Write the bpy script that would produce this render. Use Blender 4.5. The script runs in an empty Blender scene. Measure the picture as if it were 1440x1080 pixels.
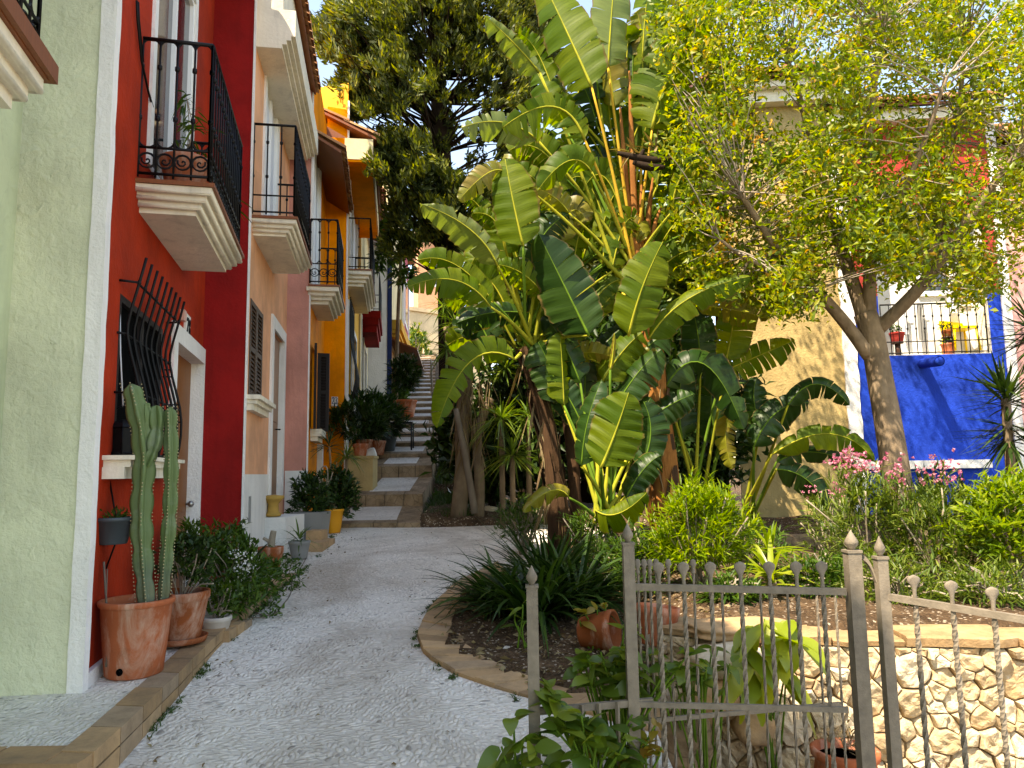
SUN_E, SKY_E, EXPO = 3.5, .15, 1.95
import bpy, math, random
import numpy as np
from mathutils import Vector, Matrix
random.seed(7)
rng = np.random.default_rng(11)
V = Vector
SC = bpy.context.scene
COL = SC.collection
# ------------------------------------------------------------------ camera
FOC, CAMZ = 1050.0, 1.7
PIT, ROL = math.radians(6.75), math.radians(0.9)
_f = V((0, math.cos(PIT), math.sin(PIT)))
_u0 = V((0, -math.sin(PIT), math.cos(PIT)))
_r0 = V((1, 0, 0))
_u = _u0*math.cos(ROL) + _r0*math.sin(ROL)
_r = _r0*math.cos(ROL) - _u0*math.sin(ROL)
CAM = V((0, 0, CAMZ))
def ray(px, py):
    return _f + _r*((px-720)/FOC) + _u*((540-py)/FOC)
def P(px, py, Y):
    """world point seen at photo pixel (px,py), Y metres in front of the camera"""
    d = ray(px, py)
    return CAM + d*(Y/d.y)
SL = 0.07
def G(px, py, dz=0.0):
    """point of the sloping path plane z = SL*y + dz at a pixel"""
    d = ray(px, py)
    t = (dz - CAMZ)/(d.z - SL*d.y)
    return CAM + d*t
cd = bpy.data.cameras.new('camera')
cam = bpy.data.objects.new('camera', cd); COL.objects.link(cam)
cd.sensor_width = 36; cd.lens = 36*FOC/1440; cd.clip_end = 600; cd.clip_start = 0.05
m = Matrix.Identity(4)
for i, a in enumerate((_r, _u, -_f)):
    for j in range(3): m[j][i] = a[j]
m.translation = CAM
cam.matrix_world = m
SC.camera = cam

# ------------------------------------------------------------------ objects
def tag(o, label=None, cat=None, group=None, kind=None):
    if label: o['label'] = label
    if cat: o['category'] = cat
    if group: o['group'] = group
    if kind: o['kind'] = kind
    return o
def thing(name, label, cat, loc, group=None):
    o = bpy.data.objects.new(name, None); COL.objects.link(o)
    o.location = V(loc); o.empty_display_size = .2
    return tag(o, label, cat, group)
def wloc(o):
    l = V((0, 0, 0))
    while o is not None:
        l += o.location; o = o.parent
    return l
def finish(name, me, mats, parent=None, origin=None, smooth=False):
    if not isinstance(mats, (list, tuple)): mats = [mats]
    for k in mats: me.materials.append(k)
    o = bpy.data.objects.new(name, me); COL.objects.link(o)
    if parent is not None:
        o.parent = parent
        off = wloc(parent)
    else:
        if origin is None:
            n = len(me.vertices)
            c = np.empty(n*3, np.float32); me.vertices.foreach_get('co', c); c = c.reshape(-1, 3)
            lo, hi = c.min(0), c.max(0)
            origin = V(((lo[0]+hi[0])/2, (lo[1]+hi[1])/2, lo[2]))
        off = V(origin); o.location = off
    me.transform(Matrix.Translation(-off))
    if smooth:
        me.polygons.foreach_set('use_smooth', [True]*len(me.polygons))
    me.update()
    return o
def copy_tree(o, parent=None):
    c = o.copy(); COL.objects.link(c)
    if parent is not None: c.parent = parent
    for ch in list(o.children): copy_tree(ch, c)
    return c

class MB:
    """collects faces that become ONE mesh object"""
    def __init__(s): s.v = []; s.f = []; s.m = []; s.uv = []; s.sm = []
    def face(s, pts, mi=0, uv=None, sm=False):
        b = len(s.v); s.v.extend([tuple(p) for p in pts]); s.f.append(tuple(range(b, b+len(pts)))); s.m.append(mi); s.sm.append(sm)
        s.uv.append(uv)
    def mesh(s, verts, faces, mi=0, sm=False, uvs=None):
        b = len(s.v); s.v.extend([tuple(p) for p in verts])
        for k, f in enumerate(faces):
            s.f.append(tuple(b+i for i in f)); s.m.append(mi); s.sm.append(sm)
            s.uv.append([uvs[i] for i in f] if uvs is not None else None)
    def hexa(s, p, mi=0):
        # p: 8 points, bottom 4 then top 4
        s.mesh(p, [(0, 3, 2, 1), (4, 5, 6, 7), (0, 1, 5, 4), (1, 2, 6, 5), (2, 3, 7, 6), (3, 0, 4, 7)], mi)
    def box(s, lo, hi, mi=0):
        (a, b, c), (d, e, f) = lo, hi
        s.hexa([(a, b, c), (d, b, c), (d, e, c), (a, e, c), (a, b, f), (d, b, f), (d, e, f), (a, e, f)], mi)
    def prism(s, poly, z0, z1, mi=0):
        n = len(poly)
        zb = z0 if hasattr(z0, '__len__') else [z0]*n
        zt = z1 if hasattr(z1, '__len__') else [z1]*n
        v = [(p[0], p[1], zb[i]) for i, p in enumerate(poly)] + [(p[0], p[1], zt[i]) for i, p in enumerate(poly)]
        f = [tuple(range(n-1, -1, -1)), tuple(range(n, 2*n))]
        for i in range(n):
            j = (i+1) % n; f.append((i, j, n+j, n+i))
        s.mesh(v, f, mi)
    def tube(s, pts, r, n=6, mi=0, caps=True, sm=True):
        pts = [V(p) for p in pts]
        m_ = len(pts)
        rs = r if hasattr(r, '__len__') else [r]*m_
        vs = []; prev = None
        for i, p in enumerate(pts):
            t = (pts[min(i+1, m_-1)] - pts[max(i-1, 0)])
            if t.length < 1e-9: t = V((0, 0, 1))
            t.normalize()
            if prev is None:
                a = V((1, 0, 0)) if abs(t.x) < .8 else V((0, 1, 0))
                a = (a - t*a.dot(t)).normalized()
            else:
                a = prev - t*prev.dot(t)
                a = a.normalized() if a.length > 1e-6 else V((1, 0, 0))
            prev = a; b = t.cross(a)
            for k in range(n):
                an = 2*math.pi*k/n
                vs.append(p + (a*math.cos(an) + b*math.sin(an))*rs[i])
        fs = []
        for i in range(m_-1):
            for k in range(n):
                k2 = (k+1) % n
                fs.append((i*n+k, i*n+k2, (i+1)*n+k2, (i+1)*n+k))
        if caps:
            fs.append(tuple(range(n-1, -1, -1))); fs.append(tuple(range((m_-1)*n, m_*n)))
        s.mesh(vs, fs, mi, sm)
    def lathe(s, prof, c, n=20, mi=0, sm=True, axis=None):
        c = V(c); vs = []; m_ = len(prof)
        A = V((1, 0, 0)); B = V((0, 1, 0)); Z = V((0, 0, 1))
        if axis is not None:
            Z = V(axis).normalized(); A = Z.orthogonal().normalized(); B = Z.cross(A)
        for (r, z) in prof:
            for k in range(n):
                an = 2*math.pi*k/n
                vs.append(c + A*(r*math.cos(an)) + B*(r*math.sin(an)) + Z*z)
        fs = []
        for i in range(m_-1):
            for k in range(n):
                k2 = (k+1) % n
                fs.append((i*n+k, i*n+k2, (i+1)*n+k2, (i+1)*n+k))
        if prof[0][0] > 1e-6: fs.append(tuple(range(n-1, -1, -1)))
        if prof[-1][0] > 1e-6: fs.append(tuple(range((m_-1)*n, m_*n)))
        s.mesh(vs, fs, mi, sm)
    def build(s, name, mats, parent=None, origin=None, smooth=None):
        me = bpy.data.meshes.new(name)
        me.from_pydata(s.v, [], s.f)
        me.polygons.foreach_set('material_index', s.m)
        sm = s.sm if smooth is None else [smooth]*len(s.f)
        me.polygons.foreach_set('use_smooth', sm)
        if any(u is not None for u in s.uv):
            ul = me.uv_layers.new(name='UVMap')
            flat = []
            for f, u in zip(s.f, s.uv):
                for k in range(len(f)): flat.extend(u[k] if u is not None else (0, 0))
            ul.data.foreach_set('uv', flat)
        return finish(name, me, mats, parent, origin)

def np_mesh(name, verts, quads, mats, parent=None, origin=None, uv=None, smooth=False):
    """verts (N,3) array, quads (M,4) array"""
    me = bpy.data.meshes.new(name)
    verts = np.asarray(verts, np.float32); quads = np.asarray(quads, np.int32)
    me.vertices.add(len(verts)); me.vertices.foreach_set('co', verts.ravel())
    me.loops.add(quads.size); me.loops.foreach_set('vertex_index', quads.ravel())
    me.polygons.add(len(quads)); me.polygons.foreach_set('loop_start', np.arange(0, quads.size, 4, dtype=np.int32))
    if uv is not None:
        ul = me.uv_layers.new(name='UVMap'); ul.data.foreach_set('uv', np.asarray(uv, np.float32)[quads.ravel()].ravel())
    me.update(calc_edges=True); me.validate()
    return finish(name, me, mats, parent, origin, smooth)

# ------------------------------------------------------------------ materials
class NT:
    def __init__(s, name):
        s.mat = bpy.data.materials.new(name); s.mat.use_nodes = True
        s.t = s.mat.node_tree; s.t.nodes.clear()
        s.out = s.n('ShaderNodeOutputMaterial')
        s.tc = s.n('ShaderNodeTexCoord')
    def n(s, typ, **kw):
        x = s.t.nodes.new(typ)
        for k, v_ in kw.items():
            if k in x.inputs: pass
            setattr(x, k, v_)
        return x
    def l(s, a, b): s.t.links.new(a, b)
    def inp(s, node, name, val):
        if hasattr(val, 'is_linked') or isinstance(val, bpy.types.NodeSocket): s.l(val, node.inputs[name])
        else: node.inputs[name].default_value = val
    def noise(s, scale, detail=4, rough=.55, dist=0, vec=None, typ=None):
        x = s.n('ShaderNodeTexNoise')
        if typ: x.noise_type = typ
        x.inputs['Scale'].default_value = scale; x.inputs['Detail'].default_value = detail
        x.inputs['Roughness'].default_value = rough; x.inputs['Distortion'].default_value = dist
        s.l(vec if vec is not None else s.tc.outputs['Object'], x.inputs['Vector'])
        return x
    def voro(s, scale, feature='F1', vec=None, rnd=1):
        x = s.n('ShaderNodeTexVoronoi'); x.feature = feature
        x.inputs['Scale'].default_value = scale; x.inputs['Randomness'].default_value = rnd
        s.l(vec if vec is not None else s.tc.outputs['Object'], x.inputs['Vector'])
        return x
    def ramp(s, fac, stops):
        x = s.n('ShaderNodeValToRGB'); e = x.color_ramp.elements
        while len(e) < len(stops): e.new(.5)
        for i, (p, c) in enumerate(stops):
            e[i].position = p; e[i].color = (c[0], c[1], c[2], 1) if hasattr(c, '__len__') else (c, c, c, 1)
        s.l(fac, x.inputs['Fac']); return x.outputs['Color']
    def mix(s, fac, a, b, mode='MIX'):
        x = s.n('ShaderNodeMix'); x.data_type = 'RGBA'; x.blend_type = mode
        for nm, val in ((0, fac), (6, a), (7, b)):
            if isinstance(val, bpy.types.NodeSocket): s.l(val, x.inputs[nm])
            elif nm == 0: x.inputs[0].default_value = val
            else: x.inputs[nm].default_value = (val[0], val[1], val[2], 1)
        return x.outputs[2]
    def math(s, op, a, b=0.0, clamp=False):
        x = s.n('ShaderNodeMath'); x.operation = op; x.use_clamp = clamp
        for i, val in enumerate((a, b)):
            if isinstance(val, bpy.types.NodeSocket): s.l(val, x.inputs[i])
            else: x.inputs[i].default_value = val
        return x.outputs[0]
    def mapping(s, scale=(1, 1, 1), vec=None, rot=(0, 0, 0)):
        x = s.n('ShaderNodeMapping'); x.inputs['Scale'].default_value = scale; x.inputs['Rotation'].default_value = rot
        s.l(vec if vec is not None else s.tc.outputs['Object'], x.inputs['Vector']); return x.outputs[0]
    def bump(s, h, strength=.5, dist=.01, normal=None):
        x = s.n('ShaderNodeBump'); x.inputs['Strength'].default_value = strength; x.inputs['Distance'].default_value = dist
        s.l(h, x.inputs['Height'])
        if normal is not None: s.l(normal, x.inputs['Normal'])
        return x.outputs['Normal']
    def bsdf(s, color, rough=.8, normal=None, metal=0, spec=.3, **kw):
        x = s.n('ShaderNodeBsdfPrincipled')
        s.inp(x, 'Base Color', color if isinstance(color, bpy.types.NodeSocket) else (color[0], color[1], color[2], 1))
        s.inp(x, 'Roughness', rough); s.inp(x, 'Metallic', metal); s.inp(x, 'Specular IOR Level', spec)
        if normal is not None: s.l(normal, x.inputs['Normal'])
        for k, v_ in kw.items(): s.inp(x, k.replace('_', ' '), v_)
        return x.outputs[0]
    def done(s, sh):
        s.l(sh, s.out.inputs['Surface']); return s.mat
def rgb(h):
    """sRGB hex -> linear"""
    c = [int(h[i:i+2], 16)/255 for i in (0, 2, 4)]
    return tuple(x/12.92 if x <= .04045 else ((x+.055)/1.055)**2.4 for x in c)
def sc(c, k): return tuple(min(1, x*k) for x in c)

def stucco(name, col, var=.16, bs=.55, scale=1.0, dirt=.25):
    t = NT(name)
    big = t.noise(1.1, 5, .6); mid = t.noise(9, 4, .6)
    c = t.mix(t.ramp(big.outputs[0], [(.38, 0.), (.62, 1.)]), sc(col, 1-var*1.15), sc(col, 1+var*.7))
    c = t.mix(t.math('MULTIPLY', mid.outputs[0], .25), c, sc(col, .75))
    # rain streaks and grime, long and vertical
    st = t.noise(2.2, 6, .65, .3, vec=t.mapping((3.2, 3.2, .35)))
    c = t.mix(t.ramp(st.outputs[0], [(.50, 0.), (.76, dirt)]), c, sc(col, .5))
    pa = t.voro(.55, 'F1', vec=t.noise(1.5, 3).outputs['Color'] if False else None); sp = t.n('ShaderNodeSeparateColor'); t.l(pa.outputs['Color'], sp.inputs[0])
    c = t.mix(t.ramp(sp.outputs[0], [(.80, 0.), (.84, var*1.2)]), c, sc(col, 1.25))
    ck = t.voro(.9, 'DISTANCE_TO_EDGE', vec=t.mix(.2, t.tc.outputs['Object'], t.noise(2.5, 5, .7).outputs['Color']))
    c = t.mix(t.ramp(ck.outputs[0], [(0, .16), (.004, 0.)]), c, sc(col, .45))
    r1 = t.noise(8*scale, 5, .62, 1.6, typ='RIDGED_MULTIFRACTAL')
    r2 = t.noise(26*scale, 4, .6, .4)
    r3 = t.noise(120*scale, 2, .5)
    cr = t.ramp(t.noise(11*scale, 4, .55, 2.2, typ='RIDGED_MULTIFRACTAL').outputs[0], [(.55, 0.), (.95, 1.)])
    h = t.math('ADD', t.math('MULTIPLY', r1.outputs[0], .45), t.math('MULTIPLY', r2.outputs[0], .7)); h = t.math('ADD', h, t.math('MULTIPLY', cr, .6))
    h = t.math('ADD', h, t.math('MULTIPLY', r3.outputs[0], .15))
    return t.done(t.bsdf(c, .88, t.bump(h, bs, .016), spec=.2))
def plain(name, col, rough=.6, metal=0, ns=14, amt=.25, bs=.15, spec=.4, dist=.004):
    t = NT(name)
    a = t.noise(ns, 5, .6); b = t.noise(ns*6, 3, .6)
    c = t.mix(t.math('MULTIPLY', a.outputs[0], amt*2), sc(col, 1+amt*.5), sc(col, 1-amt))
    return t.done(t.bsdf(c, rough, t.bump(b.outputs[0], bs, dist), metal, spec))
def wood(name, col, rough=.5):
    t = NT(name)
    g = t.noise(6, 6, .65, .5, vec=t.mapping((6, 6, .5)))
    c = t.mix(g.outputs[0], sc(col, .55), sc(col, 1.3))
    return t.done(t.bsdf(c, rough, t.bump(g.outputs[0], .25, .004), spec=.4))
def leafmat(name, cols, rough=.42, trans=.4, tcol=None, spec=.45, nscale=3, veins=False):
    """cols: list of (pos, rgb) picked at random per leaf"""
    t = NT(name)
    geo = t.n('ShaderNodeNewGeometry')
    c = t.ramp(geo.outputs['Random Per Island'], cols)
    nz = t.noise(nscale, 3, .6)
    c = t.mix(t.math('MULTIPLY', nz.outputs[0], .5), c, t.mix(1, c, (.55, .6, .5), 'MULTIPLY'))
    nrm = None
    if veins:
        uv = t.tc.outputs['UV']
        w = t.n('ShaderNodeTexWave'); w.wave_type = 'BANDS'; w.bands_direction = 'X'
        w.inputs['Scale'].default_value = 9; w.inputs['Distortion'].default_value = .8; w.inputs['Detail'].default_value = 2
        w.inputs['Detail Scale'].default_value = 1.5
        t.l(uv, w.inputs['Vector'])
        fine = t.noise(1, 2, .6, vec=t.mapping((75, 1.2, 1), uv))
        h = t.math('ADD', t.math('MULTIPLY', w.outputs[0], .22), t.math('MULTIPLY', fine.outputs[0], .8))
        nrm = t.bump(h, .32, .006)
        c = t.mix(t.math('MULTIPLY', t.math('SUBTRACT', fine.outputs[0], .38, True), 1.5), c, sc(cols[0][1], .62))
        # scorched, browned edge patches and yellowing
        sp = t.n('ShaderNodeSeparateXYZ'); t.l(uv, sp.inputs[0])
        ed = t.math('ABSOLUTE', sp.outputs[1])
        e2 = t.math('ADD', ed, t.math('MULTIPLY', t.math('SUBTRACT', nz.outputs[0], .5), .35))
        c = t.mix(t.ramp(e2, [(.93, 0.), (1.0, .75)]), c, (.16, .10, .035))
        rib = t.ramp(ed, [(.0, 1.), (.045, 0.)])
        c = t.mix(t.math('MULTIPLY', rib, .7), c, sc(cols[-1][1], 1.5))
    p = t.bsdf(c, rough, nrm, spec=spec)
    tr = t.n('ShaderNodeBsdfTranslucent')
    tc = t.mix(1, c, tcol or (1.5, 1.55, .5), 'MULTIPLY')
    t.l(tc, tr.inputs['Color'])
    if nrm is not None: t.l(nrm, tr.inputs['Normal'])
    mx = t.n('ShaderNodeMixShader'); mx.inputs[0].default_value = trans
    t.l(p, mx.inputs[1]); t.l(tr.outputs[0], mx.inputs[2])
    return t.done(mx.outputs[0])

M = {}
M['green'] = stucco('green_stucco', rgb('d0d3b6'), bs=1.0, dirt=.3)
M['green2'] = stucco('light_green_stucco', rgb('b9c2a0'))
M['red'] = stucco('red_stucco', rgb('a82c0c'), bs=.5, var=.28, dirt=.45)
M['dred'] = stucco('crimson_stucco', rgb('8c1614'), bs=.5, var=.25, dirt=.4)
M['peach'] = stucco('peach_stucco', rgb('e3a67e'), bs=.45, var=.2, dirt=.35)
M['pink'] = stucco('dusty_pink_stucco', rgb('c08577'), bs=.5, var=.2, dirt=.4)
M['orange'] = stucco('orange_stucco', rgb('ee8a0c'), bs=.5, var=.25, dirt=.4)
M['ochre'] = stucco('ochre_stucco', rgb('e0a83c'), bs=.3)
M['cream'] = stucco('cream_stucco', rgb('dccb9f'), bs=.35)
M['whitew'] = stucco('whitewash', rgb('dcdad4'), bs=.6, var=.1, dirt=.4)
M['yellowwall'] = stucco('yellow_stucco', sc(rgb('d8bc82'), .68), bs=.9, var=.2, dirt=.4)
M['blue'] = stucco('cobalt_stucco', sc(rgb('0f44be'), .8), bs=.9, var=.2, dirt=.3)
M['brick_red'] = stucco('brick_red_stucco', rgb('a83a34'), bs=.5)
M['rose'] = stucco('rose_stucco', rgb('b8566a'), bs=.3)
M['navy'] = stucco('navy_paint', rgb('1c2c55'), bs=.3)
M['trim'] = stucco('white_trim', rgb('e6e4e0'), bs=.7, var=.08, dirt=.35, scale=1.6)
M['mould'] = stucco('painted_moulding', rgb('e4dcc8'), bs=.4, var=.1, dirt=.6)
M['iron'] = plain('black_iron', (.004, .004, .0045), .5, .0, spec=.2)
M['rust'] = plain('weathered_grey_iron', rgb('857a6b'), .7, .0, 20, .55, .5, .25)
M['terra'] = None
M['doorw'] = wood('brown_door_wood', rgb('8a5526'))
M['dwood'] = wood('dark_brown_wood', rgb('4a2f20'))
M['plank'] = wood('stained_plank', rgb('80451f'))
M['shut'] = wood('brown_shutter_wood', rgb('472f1b'), .7)
M['dshut'] = wood('very_dark_wood', rgb('1a0e0a'), .7)
M['wpaint'] = plain('white_gloss_paint', rgb('e0e2e2'), .4, 0, 5, .1, .1)
M['plastic_grey'] = plain('grey_plastic', rgb('7c7c79'), .55, 0, 6, .15)
M['plastic_dark'] = plain('dark_slate_plastic', rgb('3d464b'), .5, 0, 6, .15)
M['pale_pot'] = plain('pale_clay', rgb('b5aba0'), .8, 0, 8, .35, .3)
M['yellow_pot'] = plain('ochre_glaze', rgb('cf8a16'), .5, 0, 8, .2)
M['yellow_plastic'] = plain('bright_yellow_plastic', rgb('f0c800'), .4, 0, 8, .1)
M['lace'] = plain('pale_cloth', rgb('c9cdd3'), .9, 0, 8, .12)
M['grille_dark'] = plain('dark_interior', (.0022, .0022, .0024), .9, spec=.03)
def mk():
    # glass: dark, curtain behind it
    t = NT('window_glass')
    w = t.n('ShaderNodeTexWave'); w.wave_type = 'BANDS'; w.inputs['Scale'].default_value = 3; w.inputs['Distortion'].default_value = 2
    t.l(t.mapping((1.6, 1.6, .06)), w.inputs['Vector'])
    c = t.mix(w.outputs[0], (.012, .013, .014), (.05, .052, .055))
    M['glass'] = t.done(t.bsdf(c, .06, spec=.6))
    # terracotta
    for nm, col in (('terra', 'ad6040'), ('terra2', '93502f')):
        t = NT('terracotta_'+nm)
        a = t.noise(4, 5, .65); b = t.noise(40, 3, .6); s = t.noise(3, 6, .7, .6, vec=t.mapping((2, 2, .7)))
        c = t.mix(a.outputs[0], sc(rgb(col), .72), sc(rgb(col), 1.2))
        c = t.mix(t.ramp(s.outputs[0], [(.5, 0.), (.68, .7)]), c, rgb('c4a894'))
        c = t.mix(t.ramp(t.noise(9, 6, .75).outputs[0], [(.52, 0.), (.7, .45)]), c, rgb('6f4a36'))
        M[nm] = t.done(t.bsdf(c, .95, t.bump(b.outputs[0], .5, .004), spec=.06))
    # roof tile clay
    t = NT('roof_clay')
    a = t.noise(5, 5, .65); g = t.n('ShaderNodeNewGeometry')
    c = t.ramp(g.outputs['Random Per Island'], [(0, rgb('8a5736')), (.5, rgb('a9744c')), (1, rgb('c39a72'))])
    c = t.mix(t.ramp(a.outputs[0], [(.4, 0.), (.75, .7)]), c, rgb('5c4a3a'))
    M['tile'] = t.done(t.bsdf(c, .85, t.bump(t.noise(30, 3).outputs[0], .3, .006), spec=.2))
    # pebble mosaic path
    def pebble(name, tone, k=1.0):
        t = NT(name)
        wob = t.noise(5, 3, .55)
        sub = t.n('ShaderNodeVectorMath'); sub.operation = 'MULTIPLY_ADD'
        t.l(wob.outputs['Color'], sub.inputs[0]); sub.inputs[1].default_value = (.10, .10, 0); t.l(t.tc.outputs['Object'], sub.inputs[2])
        v2 = t.mapping((20*k, 36*k, 8), sub.outputs[0], (0, 0, .7))
        v3 = t.mapping((35*k, 20*k, 8), sub.outputs[0], (0, 0, .25))
        a = t.voro(1, 'F1', v2); b = t.voro(1, 'F1', v3)
        sel = t.ramp(t.noise(3.1, 2).outputs[0], [(.47, 0.), (.53, 1.)])
        d = t.mix(sel, a.outputs['Distance'], b.outputs['Distance'])
        pc = t.mix(sel, a.outputs['Color'], b.outputs['Color'])
        sp = t.n('ShaderNodeSeparateColor'); t.l(pc, sp.inputs[0])
        stone = t.ramp(sp.outputs[0], [(0, sc(tone, .38)), (.07, sc(tone, .62)), (.14, sc(tone, .85)), (.5, sc(tone, .97)), (1, sc(tone, 1.12))])
        big = t.noise(.55, 5, .6)
        mort = t.mix(t.ramp(big.outputs[0], [(.35, 0.), (.65, 1.)]), sc(tone, .76), sc(tone, .98))
        c = t.mix(t.ramp(d, [(.42, 0.), (.60, 1.)]), stone, mort)
        c = t.mix(t.ramp(t.noise(.8, 6, .65, .4).outputs[0], [(.5, 0.), (.8, .5)]), c, sc(rgb('b9a894'), .8))
        c = t.mix(t.ramp(t.noise(9, 5, .7).outputs[0], [(.60, 0.), (.75, .5)]), c, sc(tone, .45))
        h = t.ramp(d, [(0, 1.), (.38, .75), (.62, 0.)])
        c = t.mix(t.ramp(t.noise(.35, 7, .7, .8).outputs[0], [(.46, 0.), (.62, .55)]), c, sc(rgb('a3907a'), .8))
        h2 = t.math('ADD', h, t.math('MULTIPLY', t.noise(60, 3, .6).outputs[0], .5))
        M[name] = t.done(t.bsdf(c, .72, t.bump(h2, .65, .02), spec=.25))
    pebble('pebble', (.78, .725, .645)); pebble('pebble2', (.70, .65, .58), 1.15)
    t = NT('coping_earth'); a = t.noise(5, 6, .7, .3)
    c = t.ramp(a.outputs[0], [(.3, rgb('83694c')), (.55, rgb('a88a66')), (.75, rgb('b59c7c'))])
    M['coping'] = t.done(t.bsdf(c, .9, t.bump(t.noise(20, 6, .7).outputs[0], .8, .02), spec=.1))
    # bricks / stair stone
    t = NT('clay_paver'); g = t.n('ShaderNodeNewGeometry')
    c = t.ramp(g.outputs['Random Per Island'], [(0, rgb('8f7355')), (.35, rgb('a98762')), (.7, rgb('bb9871')), (1, rgb('9c866f'))])
    c = t.mix(t.ramp(t.noise(5, 6, .7).outputs[0], [(.4, 0.), (.75, .75)]), c, rgb('6a5a49'))
    M['brick'] = t.done(t.bsdf(c, .85, t.bump(t.noise(22, 5, .65).outputs[0], .5, .012), spec=.2))
    t = NT('stair_stone')
    a = t.noise(3, 6, .7, .3)
    c = t.ramp(a.outputs[0], [(.3, rgb('5f4f3c')), (.5, rgb('8a745a')), (.7, rgb('a08a70'))])
    br = t.voro(7, 'DISTANCE_TO_EDGE')
    c = t.mix(t.ramp(br.outputs[0], [(0, .6), (.04, 0.)]), c, rgb('463a2d'))
    M['stair'] = t.done(t.bsdf(c, .85, t.bump(t.noise(16, 5, .65).outputs[0], .6, .015), spec=.2))
    # soil with mulch
    t = NT('garden_soil')
    a = t.noise(6, 6, .7, .5); v = t.voro(34); v2 = t.voro(60)
    c = t.ramp(a.outputs[0], [(.3, rgb('3b2e22')), (.55, rgb('5d4936')), (.75, rgb('7d6750'))])
    c = t.mix(t.ramp(v.outputs['Distance'], [(.05, .55), (.3, 0.)]), c, rgb('87735c'))
    s2 = t.n('ShaderNodeSeparateColor'); t.l(v2.outputs['Color'], s2.inputs[0])
    c = t.mix(t.ramp(s2.outputs[0], [(.93, 0.), (.95, .8)]), c, rgb('b8a893'))
    hh = t.math('ADD', t.noise(18, 6, .7, .5).outputs[0], t.math('MULTIPLY', v.outputs['Distance'], .8))
    M['soil'] = t.done(t.bsdf(c, .95, t.bump(hh, 1, .04), spec=.1))
    # rough limestone
    t = NT('limestone'); g = t.n('ShaderNodeNewGeometry')
    a = t.noise(7, 6, .7, .4)
    c = t.ramp(g.outputs['Random Per Island'], [(0, rgb('a38b6b')), (.3, rgb('c0ab89')), (.6, rgb('cfc1a8')), (.8, rgb('b0936f')), (1, rgb('c8b798'))])
    c = t.mix(t.ramp(a.outputs[0], [(.46, 0.), (.74, .7)]), c, rgb('9d7f58'))
    c = t.mix(t.ramp(t.noise(24, 4, .7).outputs[0], [(.5, 0.), (.8, .6)]), c, rgb('cdc2ae'))
    h = t.math('ADD', a.outputs[0], t.math('MULTIPLY', t.noise(35, 5, .7).outputs[0], .5))
    M['lime'] = t.done(t.bsdf(c, .9, t.bump(h, .8, .02), spec=.15))
    t = NT('wall_mortar')
    a = t.noise(14, 5, .7)
    M['mortar'] = t.done(t.bsdf(t.mix(a.outputs[0], rgb('6b5640'), rgb('a08664')), .95, t.bump(a.outputs[0], .6, .02), spec=.1))
    # barks
    def bark(nm, c1, c2, sx=9, sz=2.0, bs=.7):
        t = NT(nm); a = t.noise(1, 6, .65, .6, vec=t.mapping((sx, sx, sz))); b = t.noise(3, 4, .6)
        c = t.mix(a.outputs[0], c1, c2); c = t.mix(t.ramp(b.outputs[0], [(.45, 0.), (.7, .5)]), c, sc(c2, 1.25))
        M[nm] = t.done(t.bsdf(c, .9, t.bump(a.outputs[0], bs, .03), spec=.15))
    bark('bark', rgb('43362a'), rgb('a08b72'), 9, 2.0, 1.0); bark('bark_dark', rgb('17100b'), rgb('33261b')); bark('bark_grey', rgb('6d6152'), rgb('a39885'))
    bark('sheath', rgb('5a3116'), rgb('a8703a'), 14, 1.0, .9); bark('sheath_dark', rgb('241810'), rgb('58402c'), 14, 1.0, .9)
    bark('palm_bark', rgb('4d3f30'), rgb('86745d'), 10, 3.0, .9)
    bark('twig', rgb('6e5f50'), rgb('9f9484'), 20, 5, .3)
    bark('stick', rgb('574c40'), rgb('7e7365'), 20, 3, .3)
    bark('stalk', rgb('5a6a1c'), rgb('a8a032'), 12, .8, .2); bark('stalk_green', rgb('355018'), rgb('5f7d24'), 12, .8, .2)
    bark('stalk_gold', rgb('8d6a1c'), rgb('c8a23a'), 14, .8, .3)
mk()
g = rgb
t = NT('cactus_skin'); sx = t.n('ShaderNodeSeparateXYZ'); t.l(t.tc.outputs['Object'], sx.inputs[0]); a = t.noise(6, 5, .65); b = t.noise(45, 3, .6)
hh = t.math('ADD', sx.outputs[2], t.math('MULTIPLY', a.outputs[0], .5))
c = t.ramp(hh, [(.55, rgb('6f6a4e')), (.85, rgb('53634a')), (1.0, rgb('5a6e42'))]); c = t.mix(t.ramp(a.outputs[0], [(.5, 0.), (.72, .6)]), c, rgb('7f8a78'))
M['cactus'] = t.done(t.bsdf(c, .55, t.bump(b.outputs[0], .25, .004), spec=.35))
M['strel'] = leafmat('banana_like_leaf', [(0, (.07, .14, .007)), (.5, (.12, .19, .009)), (1, (.19, .24, .012))], .5, .55, tcol=(1.75, 1.65, .35), veins=True, nscale=2.2, spec=.22)
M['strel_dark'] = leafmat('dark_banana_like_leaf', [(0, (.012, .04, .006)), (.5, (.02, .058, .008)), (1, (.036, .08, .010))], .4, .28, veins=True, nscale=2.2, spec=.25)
M['strel_pale'] = leafmat('silvery_banana_like_leaf', [(0, (.16, .21, .05)), (.5, (.20, .25, .06)), (1, (.24, .28, .06))], .34, .42, spec=.5, veins=True, nscale=2.2)
M['strel_yel'] = leafmat('yellowing_banana_like_leaf', [(0, (.20, .21, .02)), (.5, (.26, .25, .025)), (1, (.28, .20, .04))], .4, .48, veins=True, nscale=2.2)
M['lv_tree'] = leafmat('tree_leaf', [(0, (.095, .165, .008)), (.3, (.20, .26, .011)), (.68, (.34, .37, .015)), (.94, (.46, .37, .024)), (1, (.36, .15, .016))], .45, .52, tcol=(1.45, 1.45, .4))
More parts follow.
